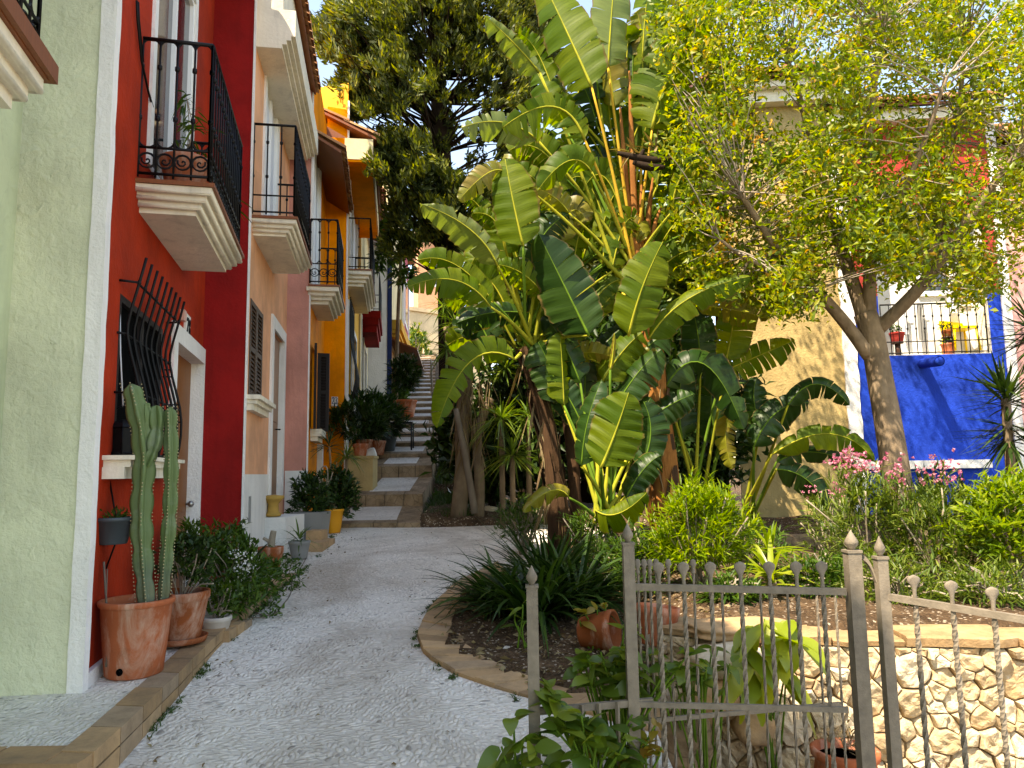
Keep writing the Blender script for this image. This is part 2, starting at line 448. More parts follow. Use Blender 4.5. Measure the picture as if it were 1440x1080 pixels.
M['lv_tree2'] = leafmat('tree_leaf_green', [(0, (.06, .12, .010)), (.5, (.13, .195, .013)), (1, (.24, .28, .018))], .42, .45)
M['lv_conif'] = leafmat('conifer_spray', [(0, (.04, .06, .010)), (.4, (.085, .105, .012)), (.75, (.15, .17, .015)), (1, (.33, .31, .022))], .6, .35)
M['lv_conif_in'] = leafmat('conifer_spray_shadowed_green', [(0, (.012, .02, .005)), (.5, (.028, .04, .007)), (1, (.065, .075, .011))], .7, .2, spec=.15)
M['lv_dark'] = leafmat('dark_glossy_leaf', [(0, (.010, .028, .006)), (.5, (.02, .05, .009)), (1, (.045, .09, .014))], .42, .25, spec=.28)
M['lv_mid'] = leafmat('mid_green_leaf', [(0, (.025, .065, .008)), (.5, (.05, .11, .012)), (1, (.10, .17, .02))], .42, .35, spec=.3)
M['lv_lime'] = leafmat('lime_leaf', [(0, (.07, .14, .006)), (.5, (.16, .25, .009)), (1, (.31, .36, .016))], .42, .48, spec=.3)
M['lv_olean'] = leafmat('oleander_leaf', [(0, (.05, .095, .014)), (.5, (.10, .155, .022)), (1, (.21, .25, .045))], .42, .36, spec=.3)
M['lv_yucca'] = leafmat('yucca_blade', [(0, (.014, .038, .009)), (.5, (.028, .06, .012)), (1, (.06, .105, .018))], .4, .22, spec=.3)
M['lv_drac'] = leafmat('dracaena_blade', [(0, (.05, .10, .014)), (.5, (.10, .17, .02)), (1, (.2, .25, .03))], .38, .35)
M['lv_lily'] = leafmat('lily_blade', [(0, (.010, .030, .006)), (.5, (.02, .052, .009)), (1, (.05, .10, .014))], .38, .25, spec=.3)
M['lv_broad'] = leafmat('broad_leaf', [(0, (.06, .12, .018)), (.5, (.10, .165, .02)), (1, (.2, .24, .03))], .33, .38)
M['lv_bright'] = leafmat('bright_variegated_leaf', [(0, (.16, .23, .02)), (.5, (.27, .33, .03)), (1, (.36, .38, .04))], .33, .42)
M['lv_orange'] = leafmat('orange_yellow_leaf', [(0, (.24, .13, .02)), (.5, (.28, .19, .025)), (1, (.2, .2, .03))], .4, .4)
M['lv_dry'] = leafmat('dry_leaf', [(0, (.12, .07, .03)), (.5, (.2, .13, .06)), (1, (.32, .25, .13))], .8, .2)
M['petal'] = leafmat('pink_petal', [(0, (.55, .10, .22)), (.5, (.65, .2, .32)), (1, (.72, .42, .45))], .5, .35, tcol=(1.2, 1, 1))
M['petalw'] = leafmat('white_petal', [(0, (.7, .7, .68)), (1, (.8, .8, .76))], .5, .3, tcol=(1, 1, 1))
M['petaly'] = leafmat('orange_blossom', [(0, (.6, .28, .02)), (1, (.6, .38, .04))], .5, .3, tcol=(1, 1, .8))
M['lv_vine'] = leafmat('lemon_green_vine', [(0, (.24, .26, .02)), (1, (.42, .40, .03))], .45, .4)
M['grass'] = leafmat('grass_blade', [(0, (.03, .065, .012)), (1, (.07, .12, .02))], .5, .3)
M['spike'] = plain('cactus_rib_cork', rgb('a89a76'), .8)
# ------------------------------------------------------------------ setting: ground, path, stairs
def lerp_tab(tab):
    xs = [a for a, b in tab]; ys = [b for a, b in tab]
    return lambda x: float(np.interp(x, xs, ys))
xl_st = lerp_tab([(12.2, -2.95), (14, -3.0), (15.8, -3.02), (18, -3.0), (21, -3.2), (25, -3.6), (35, -4.45), (41, -4.95)])
xr_st = lerp_tab([(12.2, -1.5), (14, -1.68), (15.8, -1.70), (18, -1.80), (21, -2.1), (25, -2.57), (35, -3.62), (41, -4.2)])
risers = [(14.0, 1.11, 1.33), (15.8, 1.63, 1.87)]
_y, _z = 15.8, 1.87
while _y < 39.5:
    _y += 1.12; risers.append((_y, _z+.20, _z+.29)); _z += .29
prof = [(12.2, .92)]
for (a, b, c) in risers: prof += [(a-.001, b), (a, c)]
prof.append((42, risers[-1][2]+.1))
zst = lerp_tab([(-50, -3.5), (12.2, .854)] + prof)
def smooth(a, b, x):
    t = min(1, max(0, (x-a)/(b-a))); return t*t*(3-2*t)
def path_z(y): return SL*y
# bed outline (inner edge of the brick edging) in plan
outer_px = [(700, 792), (640, 822), (604, 856), (585, 893), (596, 922), (640, 950), (690, 968), (745, 985), (800, 1000), (860, 1014), (930, 1034)]
inner_px = [(715, 812), (672, 836), (655, 862), (645, 890), (655, 912), (690, 935), (740, 957), (790, 972), (850, 985), (930, 1003)]
def resample(pts, n):
    pts = [V(p) for p in pts]; d = [0]
    for a, b in zip(pts, pts[1:]): d.append(d[-1]+(b-a).length)
    out = []
    for k in range(n):
        s = d[-1]*k/(n-1)
        i = max(0, min(len(pts)-2, int(np.searchsorted(d, s))-1))
        f = (s-d[i])/max(1e-9, d[i+1]-d[i]); out.append(pts[i].lerp(pts[i+1], f))
    return out
NB = 30
outer = resample([G(*p) for p in outer_px], NB); inner = resample([G(*p) for p in inner_px], NB)
wall_line = [V((.95, 5.3, 0)), V((1.35, 4.98, 0)), V((1.9, 4.82, 0)), (V((2.7, 4.74, 0))), V((4.6, 4.6, 0)), V((9, 4.3, 0))]
bed_poly = [((p.x*.5+q.x*.5), (p.y*.5+q.y*.5)) for p, q in zip(inner, outer)] + [(p.x, p.y+.1) for p in wall_line] + [(14, 4.3), (14, 12.9), (2.0, 12.9), (.9, 11.3), (.6, 9.6), (.35, 8.6), (.1, 7.8)]
def inpoly(x, y, poly):
    c = False; n = len(poly); j = n-1
    for i in range(n):
        xi, yi = poly[i]; xj, yj = poly[j]
        if (yi > y) != (yj > y) and x < (xj-xi)*(y-yi)/(yj-yi)+xi: c = not c
        j = i
    return c
small_bed = [(-1.5, 12.45), (.95, 12.35), (2.4, 12.9), (2.4, 14), (-1.55, 14)]
def soil_z(x, y):
    base = path_z(min(y, 12.2)) + .03
    hi = max(.68, path_z(y)-.02)
    t = smooth(.75, 1.6, x) * smooth(4.75, 5.1, y)
    return base*(1-t) + hi*t + .02*math.sin(x*5.1+y*3)*math.cos(y*4.3-x)
def ground_z(x, y):
    if y < 12.2: return SL*y - .7
    s = zst(y) - .4
    t = smooth(xr_st(y)+.2, xr_st(y)+2.6, x)
    return s*(1-t) + (.5+.02*(y-12.2))*t
def mesh_grid(xs, ys, zf):
    mb = MB(); nx, ny = len(xs), len(ys)
    vs = [(x, y, zf(x, y)) for y in ys for x in xs]
    fs = [(j*nx+i, j*nx+i+1, (j+1)*nx+i+1, (j+1)*nx+i) for j in range(ny-1) for i in range(nx-1)]
    mb.mesh(vs, fs, 0, True); return mb
xs = [-300, -120, -50, -20, -12, -8] + [-6+.5*i for i in range(25)] + [8, 12, 20, 50, 120, 300]
ys = [-300, -100, -30, -10, -5, 0, 4, 8, 11] + [12.2+.7*i for i in range(42)] + [45, 60, 100, 300]
tag(mesh_grid(xs, ys, ground_z).build('ground', M['soil'], origin=(0, 0, 0)), kind='structure')

# path slab
pl = [(-3.2, -3), (-1.75, 2.2), (-1.96, 3.7), (-2.29, 5.98), (-2.35, 6.6), (-2.45, 8.5), (-2.56, 10.1), (-2.85, 11.9), (-2.95, 12.2)]
pr = [(.75, -3), (.75, 4.9), (.3, 5.2), (.6, 8), (1.2, 9.5), (1.35, 11), (1.2, 12.2)]
mb = MB()
ysl = [-3, 0, 2.2, 3, 3.7, 4.3, 4.9, 5.2, 5.98, 6.6, 8, 8.5, 9.5, 10.1, 11, 11.9, 12.2]
fl = lerp_tab([(b, a) for a, b in pl]); fr = lerp_tab([(b, a) for a, b in pr])
nx = 14
def pz(x, y): return path_z(y) - .012*math.sin(1.7*x+.8)*math.sin(.9*y) if -2.2 < x < .5 else path_z(y)
vs = []
for y in ysl:
    a, b = fl(y)-.35, fr(y)
    for i in range(nx+1): x = a+(b-a)*i/nx; vs.append((x, y, pz(x, y)))
fs = [(j*(nx+1)+i, j*(nx+1)+i+1, (j+1)*(nx+1)+i+1, (j+1)*(nx+1)+i) for j in range(len(ysl)-1) for i in range(nx)]
mb.mesh(vs, fs, 0, True)
for j in range(len(ysl)-1):   # right side face down to the lower walk
    a = V((fr(ysl[j]), ysl[j], path_z(ysl[j]))); b = V((fr(ysl[j+1]), ysl[j+1], path_z(ysl[j+1])))
    mb.face([a, a-V((0, 0, .9)), b-V((0, 0, .9)), b], 1)
tag(mb.build('path', [M['pebble'], M['brick']], origin=(0, 0, 0)), kind='structure')

# brick edging, every paver its own island
mb = MB()
for i in range(NB-1):
    a, b, c, d = outer[i], outer[i+1], inner[i+1], inner[i]
    ct = (a+b+c+d)/4; q = [ct+(p-ct)*.965 for p in (a, b, c, d)]
    h = .03+random.uniform(-.006, .008)
    top = [p+V((0, 0, h)) for p in q]; mid = [p+V((0, 0, h-.012)) for p in [ct+(p-ct)*1.025 for p in q]]; bot = [p-V((0, 0, .08)) for p in [ct+(p-ct)*1.025 for p in q]]
    mb.mesh(bot+mid+top, [(0, 1, 5, 4), (1, 2, 6, 5), (2, 3, 7, 6), (3, 0, 4, 7), (4, 5, 9, 8), (5, 6, 10, 9), (6, 7, 11, 10), (7, 4, 8, 11), (8, 9, 10, 11)])
tag(mb.build('brick_kerb', M['brick'], origin=(0, 0, 0)), kind='structure')

# garden soil
gx = np.arange(-1.4, 14.01, .11); gy = np.arange(4.2, 13.0, .11)
def gsz(x, y):
    if inpoly(x, y, bed_poly): return soil_z(x, y) + .018*math.sin(x*23+1.3*math.sin(y*17))*math.sin(y*19)
    return path_z(y)-.12 if not (x > .75 and y < 5.5) else -.6
gz_cache = {}
tag(mesh_grid(list(gx), list(gy), gsz).build('garden_soil', M['soil'], origin=(0, 0, 0)), kind='structure')
# small bed at the foot of the stairs
mb = MB()
def sbz(x, y): return (.98+.05*(y-12.4)+.03*math.sin(7*x)*math.cos(5*y)+.03*math.sin(3*x)) if y > 12.36 else .80
xs2 = list(np.arange(xr_st(12.4)-.02, 2.5, .15)); ys2 = list(np.arange(12.3, 15.2, .15))
tag(mesh_grid(xs2, ys2, sbz).build('shaded_soil', M['soil'], origin=(0, 0, 0)), kind='structure')
# lower walk beyond the gate
mb = MB(); mb.face([(.7, -4, -.42), (14, -4, -.42), (14, 5.2, -.42), (.7, 5.4, -.42)])
tag(mb.build('lower_walk', M['pebble2'], origin=(0, 0, 0)), kind='structure')

# raised pavement along the house fronts + its brick kerb
def pav_z(y): return .47+.032*(y-4.5)
kerb_out = [(-1.955, 3.62), (-2.0, 4.0), (-2.12, 4.9), (-2.24, 5.7), (-2.31, 6.3), (-2.37, 7.2), (-2.46, 8.6)]
mb = MB()
ks = resample([V((a, b, 0)) for a, b in kerb_out], 17)
ko = [V((p.x, p.y, pav_z(p.y))) for p in ks]; ki = [V((p.x-.17, p.y+.02, pav_z(p.y))) for p in ks]
for i in range(16):
    for lay in range(2):
        a, b, c, d = ko[i], ko[i+1], ki[i+1], ki[i]
        off = .018 if lay == 0 else 0
        ct = (a+b+c+d)/4
        q = [ct+(p-ct)*V((1, .97, 1)) if False else ct+(p-ct)*.972 for p in (a, b, c, d)]
        zt, zb = (0.006, -.075) if lay == 0 else (-.083, -.40)
        mb.hexa([p+V((-off*lay, 0, zb)) for p in q]+[p+V((0, 0, zt+random.uniform(-.004, .004))) for p in q])
x0 = -1.955
for i in range(7):   # front kerb, facing the camera
    xa, xb = x0-.165-.30*i, x0-.165-.30*(i+1)+.012
    y0, y1 = 3.50, 3.72
    z = pav_z(3.6)
    mb.hexa([(xb, y0, z-.075), (xa, y0, z-.075), (xa, y1, z-.075), (xb, y1, z-.075), (xb, y0, z+.004), (xa, y0, z+.004), (xa, y1, z+.004), (xb, y1, z+.004)])
    mb.hexa([(xb, y0+.015, z-.5), (xa, y0+.015, z-.5), (xa, y1, z-.5), (xb, y1, z-.5), (xb, y0+.015, z-.082), (xa, y0+.015, z-.082), (xa, y1, z-.082), (xb, y1, z-.082)])
za = pav_z(3.6)
mb.hexa([(x0-.165, 3.5, za-.4), (x0-.01, 3.5, za-.4), (x0-.01, 3.64, za-.4), (x0-.165, 3.66, za-.4), (x0-.165, 3.5, za), (x0-.01, 3.5, za), (x0-.01, 3.64, za), (x0-.165, 3.66, za)])
tag(mb.build('pavement_kerb', M['brick'], origin=(0, 0, 0)), kind='structure')
mb = MB()
yy = [3.70]+[p.y for p in ki if p.y > 3.75]+[9.3, 10.2, 11.2, 12.15]
kxi = lerp_tab([(p.y, p.x) for p in ki]+[(9.3, -2.62), (10.2, -2.7), (12.15, -2.98)])
vs = []
for y in yy:
    for x in (-6, kxi(y)+.004): vs.append((x, y, max(pav_z(y), path_z(y)+.006)))
fs = [(2*i, 2*i+1, 2*i+3, 2*i+2) for i in range(len(yy)-1)]
mb.mesh(vs, fs)
tag(mb.build('pavement', M['pebble2'], origin=(0, 0, 0)), kind='structure')

# stairs: ramped treads of pebble bordered with stone, stone risers
mb = MB()
segs = [(12.2, .92)] + [(a, c) for a, b, c in risers] + [(42.0, risers[-1][2]+.12)]
lows = [b for a, b, c in risers] + [risers[-1][2]+.12]
for k in range(len(segs)-1):
    ya, za_ = segs[k]; yb = segs[k+1][0]; zb_ = lows[k]
    def row(y, z, f): l, r = xl_st(y)-.45, xr_st(y); return V((l+(r-l)*f, y, z))
    d = yb-ya; yn = ya+min(.30, d*.3)
    zn = za_+(zb_-za_)*(yn-ya)/d
    wob = random.uniform(-.04, .04)
    fa_, fb_ = (random.uniform(.2, .38), random.uniform(.74, .82)) if ya < 17 else (random.uniform(.1, .3), random.uniform(.82, .93))
    for f0, f1, mi in ((0, fa_, 0), (fa_, fb_, 1), (fb_, 1, 0)):
        mb.face([row(yn, zn, f0+wob*(f0 > 0)), row(yn, zn, f1+wob*(f1 < 1)), row(yb, zb_, f1+wob*(f1 < 1)), row(yb, zb_, f0+wob*(f0 > 0))], mi)
    nb = 5
    wob = 0
    zprev = path_z(12.2)-.3 if k == 0 else lows[k-1]-.1
    for i in range(nb):   # nosing stones
        a, b = i/nb, (i+1)/nb-.006; pr_ = random.uniform(0, .018); dz = random.uniform(-.006, .006)
        q = [row(ya, zprev, a), row(ya, zprev, b), row(yn, zprev, b), row(yn, zprev, a)]
        tq = [row(ya, za_+dz, a), row(ya, za_+dz, b), row(yn, zn+.003, b), row(yn, zn+.003, a)]
        q[0].y -= pr_; q[1].y -= pr_; tq[0].y -= pr_; tq[1].y -= pr_
        mb.hexa(q+tq, 0)
    l, r = row(ya, za_, 1), row(yb, zb_, 1)
    mb.face([l, l-V((0, 0, 1)), r-V((0, 0, 1)), r], 0)
tag(mb.build('stairs', [M['stair'], M['pebble2']], origin=(0, 0, 0)), kind='structure')

# ------------------------------------------------------------------ facade frame
class Fr:
    def __init__(s, A, B):
        s.A = V((A[0], A[1], 0)); s.B = V((B[0], B[1], 0))
        s.L = (s.B-s.A).length; s.u = (s.B-s.A)/s.L; s.n = V((s.u.y, -s.u.x, 0))
    def pt(s, a, z, d=0.0): return s.A+s.u*a+s.n*d+V((0, 0, z))
    def px(s, x, y, d=0.0):
        r = ray(x, y); o = s.A+s.n*d
        t = (o-CAM).dot(s.n)/r.dot(s.n); p = CAM+r*t
        return ((p-s.A).dot(s.u), p.z)
    def box(s, mb, a0, a1, z0, z1, d0, d1, mi=0):
        p = [s.pt(a0, z0, d1), s.pt(a1, z0, d1), s.pt(a1, z0, d0), s.pt(a0, z0, d0), s.pt(a0, z1, d1), s.pt(a1, z1, d1), s.pt(a1, z1, d0), s.pt(a0, z1, d0)]
        mb.hexa(p, mi)
    def wall(s, mb, z0, z1, ops=(), dep=.16, mi=0, rmi=None, s0=0, s1=None, thick=None):
        s1 = s.L if s1 is None else s1
        ss = sorted(set([s0, s1]+[min(max(o[i], s0), s1) for o in ops for i in (0, 1)])); zs = sorted(set([z0, z1]+[o[i] for o in ops for i in (2, 3)]))
        for i in range(len(ss)-1):
            for j in range(len(zs)-1):
                a, b, c, d = ss[i], ss[i+1], zs[j], zs[j+1]
                if b-a < 1e-6 or d-c < 1e-6: continue
                cx, cz = (a+b)/2, (c+d)/2
                if any(o[0] < cx < o[1] and o[2] < cz < o[3] for o in ops): continue
                mb.face([s.pt(a, c), s.pt(b, c), s.pt(b, d), s.pt(a, d)], mi)
        r = mi if rmi is None else rmi
        for o in ops:
            a, b, c, d = o[:4]; dp_ = o[4] if len(o) > 4 else dep
            for (p, q) in (((a, c), (a, d)), ((a, d), (b, d)), ((b, d), (b, c)), ((b, c), (a, c))):
                mb.face([s.pt(p[0], p[1]), s.pt(q[0], q[1]), s.pt(q[0], q[1], -dp_), s.pt(p[0], p[1], -dp_)], r)
def rough_strip(mb, fr, a0, a1, z0, z1, d0, d1, j=.0035):
    """hand painted / trowelled edge: a strip whose sides wander a few millimetres"""
    n = max(4, int((z1-z0)/.16)); vs = []
    for i in range(n+1):
        z = z0+(z1-z0)*i/n; e0, e1 = random.uniform(-j, j), random.uniform(-j, j)
        vs += [fr.pt(a0+e0, z, d1), fr.pt(a1+e1, z, d1), fr.pt(a1+e1, z, d0), fr.pt(a0+e0, z, d0)]
    mb.mesh(vs, [(i*4+k, i*4+(k+1) % 4, (i+1)*4+(k+1) % 4, (i+1)*4+k) for i in range(n) for k in range(4)]+[(3, 2, 1, 0), tuple(range(4*n, 4*n+4))])
def back_block(mb, fr, z0, z1, depth=6, mi=0):
    A, B = fr.pt(0, 0), fr.pt(fr.L, 0); A2, B2 = fr.pt(depth*.42, 0, -depth), fr.pt(fr.L, 0, -depth)
    up = V((0, 0, 1))
    mb.face([A+up*z0, A+up*z1, A2+up*z1, A2+up*z0], mi)
    mb.face([B+up*z0, B2+up*z0, B2+up*z1, B+up*z1], mi)
    mb.face([A2+up*z0, A2+up*z1, B2+up*z1, B2+up*z0], mi)
    mb.face([A+up*z1, B+up*z1, B2+up*z1, A2+up*z1], mi)
def tile_roof(fr, parent, a0, a1, ze, over=.45, rise=1.5, run=3.2, mats=None, under=None):
    """clay barrel roof seen from below: boards plus rows of tiles"""
    mb = MB(); sl = rise/run
    for (d0, zz, mi) in ((over-.03, 0, 1),):
        p = [fr.pt(a0, ze-sl*0, over-.03), fr.pt(a1, ze, over-.03), fr.pt(a1, ze+rise+sl*over, -run), fr.pt(a0, ze+rise+sl*over, -run)]
        up = V((0, 0, .05))
        mb.hexa(p+[q+up for q in p], 1)
    n = int((a1-a0)/.21); st = (a1-a0)/n
    for i in range(n):
        a = a0+st*(i+.5)
        for k in range(6):
            t0, t1 = k/6, (k+1)/6+.03
            o0 = over+.05-(over+run)*t0; o1 = over+.05-(over+run)*min(1, t1)
            z0 = ze+.06+sl*(over+.05-o0)+.03; z1 = ze+.06+sl*(over+.05-o1)
            j = random.uniform(-.008, .008)
            c0, c1 = fr.pt(a+j, z0, o0), fr.pt(a+j, z1, o1)
            vs = []
            for c, r in ((c0, .098), (c1, .08)):
                for q in range(7):
                    an = math.pi*q/6
                    vs.append(c+fr.u*(r*math.cos(an))+V((0, 0, r*math.sin(an)*.85)))
            fs = [(q, q+1, 8+q, 7+q) for q in range(6)]
            fs.append(tuple(range(6, -1, -1)))
            mb.mesh(vs, fs, 0, False)
            # channel tile between
            if k == 0:
                c0, c1 = fr.pt(a+st/2, ze+.10, over+.02), fr.pt(a+st/2, ze+.10+sl*.55, over-.53)
                vs = []
                for c in (c0, c1):
                    for q in range(5):
                        an = math.pi*(1+q/4)
                        vs.append(c+fr.u*(.085*math.cos(an))+V((0, 0, .06*math.sin(an))))
                mb.mesh(vs, [(q, q+1, 6+q, 5+q) for q in range(4)], 0)
    mb.tube([fr.pt(a0, ze+rise+sl*over+.05, -run), fr.pt(a1, ze+rise+sl*over+.05, -run)], .11, 8)
    # back slope so the roof is closed
    up = V((0, 0, 1)); zt = ze+rise+sl*over
    p = [fr.pt(a0, zt, -run), fr.pt(a1, zt, -run), fr.pt(a1, ze, -run*2), fr.pt(a0, ze, -run*2)]
    mb.face(p, 1)
    for a in (a0, a1): mb.face([fr.pt(a, ze, 0), fr.pt(a, zt, -run), fr.pt(a, ze, -run*2)], 1)
    return mb.build('roof', [M['tile'], under or M['plank']], parent)
def ring_pts(c, r, ax, az, n=12, a0=0, a1=2*math.pi):
    return [c+ax*(r*math.cos(a0+(a1-a0)*i/n))+az*(r*math.sin(a0+(a1-a0)*i/n)) for i in range(n+1)]
UP = V((0, 0, 1))
def railing_run(mb, p0, p1, z0, h, sp=.115, posts=True, scroll=True, band=.20, knots=True, rb=.009):
    """iron balcony railing between two plan points"""
    p0, p1 = V((p0.x, p0.y, 0)), V((p1.x, p1.y, 0)); L = (p1-p0).length; d = (p1-p0)/L
    n = max(2, round(L/sp)); st = L/n
    for z, r in ((z0+.05, .011), (z0+.05+band, .010), (z0+h, .015)):
        mb.tube([p0+UP*z, p1+UP*z], r, 6)
    for i in range(n+1):
        q = p0+d*(st*i); mb.tube([q+UP*(z0+.02), q+UP*(z0+h)], .012 if i in (0, n) and posts else rb, 6)
        if knots:
            for zz in (z0+band+.28, z0+h-.22):
                mb.lathe([(.004, -.028), (.019, -.012), (.019, .012), (.004, .028)], q+UP*zz, 6)
    if scroll:
        i = 0
        for i in range(n):
            c = p0+d*(st*(i+.5))
            r = min(st*.46, band*.42)
            mb.tube(ring_pts(c+UP*(z0+.05+band*.5), r, d, UP, 12), .0085, 4, caps=False)
            sgn = 1 if i % 2 else -1
            pts = [c+UP*(z0+.05+band*.5)+d*(sgn*r*.7*k/9*math.cos(k*.75))+UP*(r*.7*k/9*math.sin(k*.75)) for k in range(10)]
            mb.tube(pts, .0075, 4)
            mb.tube(ring_pts(c+UP*(z0+h-st*.5), st*.5, d, UP, 8, 0, math.pi), .0075, 4, caps=False)
            mb.tube(ring_pts(c+UP*(z0+.05+band+st*.5), st*.5, d, UP, 8, math.pi, 2*math.pi), .0075, 4, caps=False)
def balcony(fr, parent, a0, a1, zt, out, rail_h=1.05, slab_h=.30, mat='mould', floor=True, rail=True, scroll=True, steps=4, inset=.055, flr='plank', sp=.115, band=.20):
    b = MB()
    for k in range(steps):
        z1 = zt-slab_h*k/steps; z0 = zt-slab_h*(k+1)/steps
        i = inset*k
        hh = (z1-z0)
        fr.box(b, a0+i, a1-i, z0+(0 if k == steps-1 else -.001), z1-(.0 if k == 0 else .002), -.05, out-i)
        if k < steps-1:
            # small round nosing under each step
            pts = [fr.pt(a0+i+.012, z0+.006, 0), fr.pt(a0+i+.012, z0+.006, out-i-.012), fr.pt(a1-i-.012, z0+.006, out-i-.012), fr.pt(a1-i-.012, z0+.006, 0)]
            b.tube(pts, .02, 6)
    o = b.build('balcony_slab', M[mat], parent)
    if floor:
        f_ = MB(); fr.box(f_, a0-.02, a1+.02, zt+.002, zt+.032, -.02, out+.02); f_.build('floor_board', M[flr], o)
    if rail:
        r = MB(); z0 = zt+.04
        c = [fr.pt(a0+.03, 0, 0), fr.pt(a0+.03, 0, out-.03), fr.pt(a1-.03, 0, out-.03), fr.pt(a1-.03, 0, 0)]
        for p, q in zip(c, c[1:]): railing_run(r, p, q, z0, rail_h, scroll=scroll, sp=sp, band=band)
        r.build('railing', M['iron'], o)
    return o
def frame_border(mb, fr, a0, a1, z0, z1, w, d0, d1, mi=0, bottom=True):
    fr.box(mb, a0-w, a0, z0-(w if bottom else 0), z1+w, d0, d1, mi)
    fr.box(mb, a1, a1+w, z0-(w if bottom else 0), z1+w, d0, d1, mi)
    fr.box(mb, a0+.0005, a1-.0005, z1, z1+w, d0, d1, mi)
    if bottom: fr.box(mb, a0+.0005, a1-.0005, z0-w, z0, d0, d1, mi)
def window(fr, parent, op, dep=.16, border=.0, fmat='wpaint', bmat='trim', leaf=2, name='window', bproud=.025, glass='glass', bot=True):
    a0, a1, z0, z1 = op[:4]
    if len(op) > 4: dep = op[4]-.01
    w = MB()
    t = .05
    frame_border(w, fr, a0+t, a1-t, z0+t, z1-t, t, -dep, -dep+.05)
    for k in range(1, leaf):
        c = a0+(a1-a0)*k/leaf; fr.box(w, c-.03, c+.03, z0+t, z1-t, -dep+.002, -dep+.048)
    o = w.build(name, M[fmat], parent)
    g_ = MB(); fr.box(g_, a0+.005, a1-.005, z0+.005, z1-.005, -dep-.02, -dep+.015); g_.build('pane', M[glass], o)
    if border:
        b = MB(); frame_border(b, fr, a0, a1, z0, z1, border, -.01, bproud, bottom=bot); b.build('surround', M[bmat], o)
    return o
def shutter_leaf(p, du, dn, w, h, mat, parent, name='shutter', th=.04):
    """louvred shutter: hinge at p, width along du, slats tilt about it"""
    b = MB(); du = V(du).normalized(); dn = V(dn).normalized()
    def bx(a0, a1, z0, z1, d0, d1):
        q = [p+du*a+dn*d+UP*z for z in (z0, z1) for a, d in ((a0, d1), (a1, d1), (a1, d0), (a0, d0))]
        b.hexa(q)
    s = .06
    bx(0, s, 0, h, 0, th); bx(w-s, w, 0, h, 0, th); bx(s, w-s, 0, s, 0.001, th-.001); bx(s, w-s, h-s, h, .001, th-.001); bx(s, w-s, h*.5-.03, h*.5+.03, .001, th-.001)
    n = int((h-2*s)/.05)
    for i in range(n):
        z = s+(h-2*s)*(i+.5)/n
        if abs(z-h*.5) < .05: continue
        q = [p+du*a+dn*d+UP*zz for a in (s, w-s) for d, zz in ((.006, z+.022), (th-.006, z-.022), (th-.002, z-.014), (.01, z+.03))]
        b.mesh(q, [(0, 1, 2, 3), (7, 6, 5, 4), (0, 4, 5, 1), (1, 5, 6, 2), (2, 6, 7, 3), (3, 7, 4, 0)])
    return b.build(name, M[mat], parent)
# ------------------------------------------------------------------ houses on the left
def xy(px, py, Y): p = P(px, py, Y); return (p.x, p.y)
A1c = xy(95, 955, 4.5)
B0 = xy(6, 560, 4.45)
u0 = (V((B0[0]+.26*9, B0[1]-9, 0)))
A1 = xy(113, 935, 4.53)
B1 = xy(283, 560, 8.15); A2 = xy(346, 520, 8.28)
B2 = xy(401, 560, 11.8); A3 = xy(434, 520, 11.93)
B3 = xy(455, 560, 14.9); A4 = xy(486, 500, 15.05)
B4 = xy(503.5, 540, 20); A5 = xy(506.5, 520, 20.1)
B5 = xy(517, 540, 25); A6 = xy(545, 520, 25.2)
B6 = xy(563, 520, 31); A7 = xy(566, 520, 31.1); B7 = xy(574, 520, 36); 
def base(A, B): return ((A[0]+B[0])/2-1.0, (A[1]+B[1])/2, zst((A[1]+B[1])/2)-.2)
def house(label, A, B, group='colourful houses stepping up the left side of the lane'):
    return thing('town_house', label, 'house', base(A, B), group), Fr(A, B)
Z0 = -.6

# --- pale green house, nearest on the left
h, f = house('pale green rough plastered house nearest on the left with a white corner edge', (u0.x, u0.y), B0)
mb = MB()
L = f.L
wz = (1.25, 2.85)
wop = (L-2.6, L-1.25, 1.35, 2.95)
dop = (L-3.6, L-1.0, 3.95, 6.2)
f.wall(mb, Z0, 8.0, [wop, dop], mi=0)
back_block(mb, f, Z0, 8.0)
mb.build('wall', M['green2'], h)
fr_ = Fr(B0, A1c)
mb = MB(); fr_.wall(mb, Z0, 8.0)
mb.build('return_wall', M['green'], h)
ft = Fr(A1c, A1)
mb = MB()
cw = Fr(A1c, (A1c[0]+.092, A1c[1]+.01))
rough_strip(mb, cw, 0, .092, Z0, 8.0, -.06, .012)
mb.build('corner_trim', M['trim'], h)
window(f, h, wop, border=.10); window(f, h, dop, border=.12, bot=False)
ga1 = f.px(62, 105, .42)[0]
gz = f.px(62, 108, .42)[1]
sl_ = balcony(f, h, ga1-2.6, ga1, gz-.02, .42, 1.0, .22, flr='plank', steps=3, inset=.05)
b_ = MB(); f.box(b_, ga1-2.66, ga1+.05, gz-.012, gz+.085, -.02, .47); b_.build('floor_plank', M['plank'], sl_)
tile_roof(f, h, 0, L+.1, 7.9)

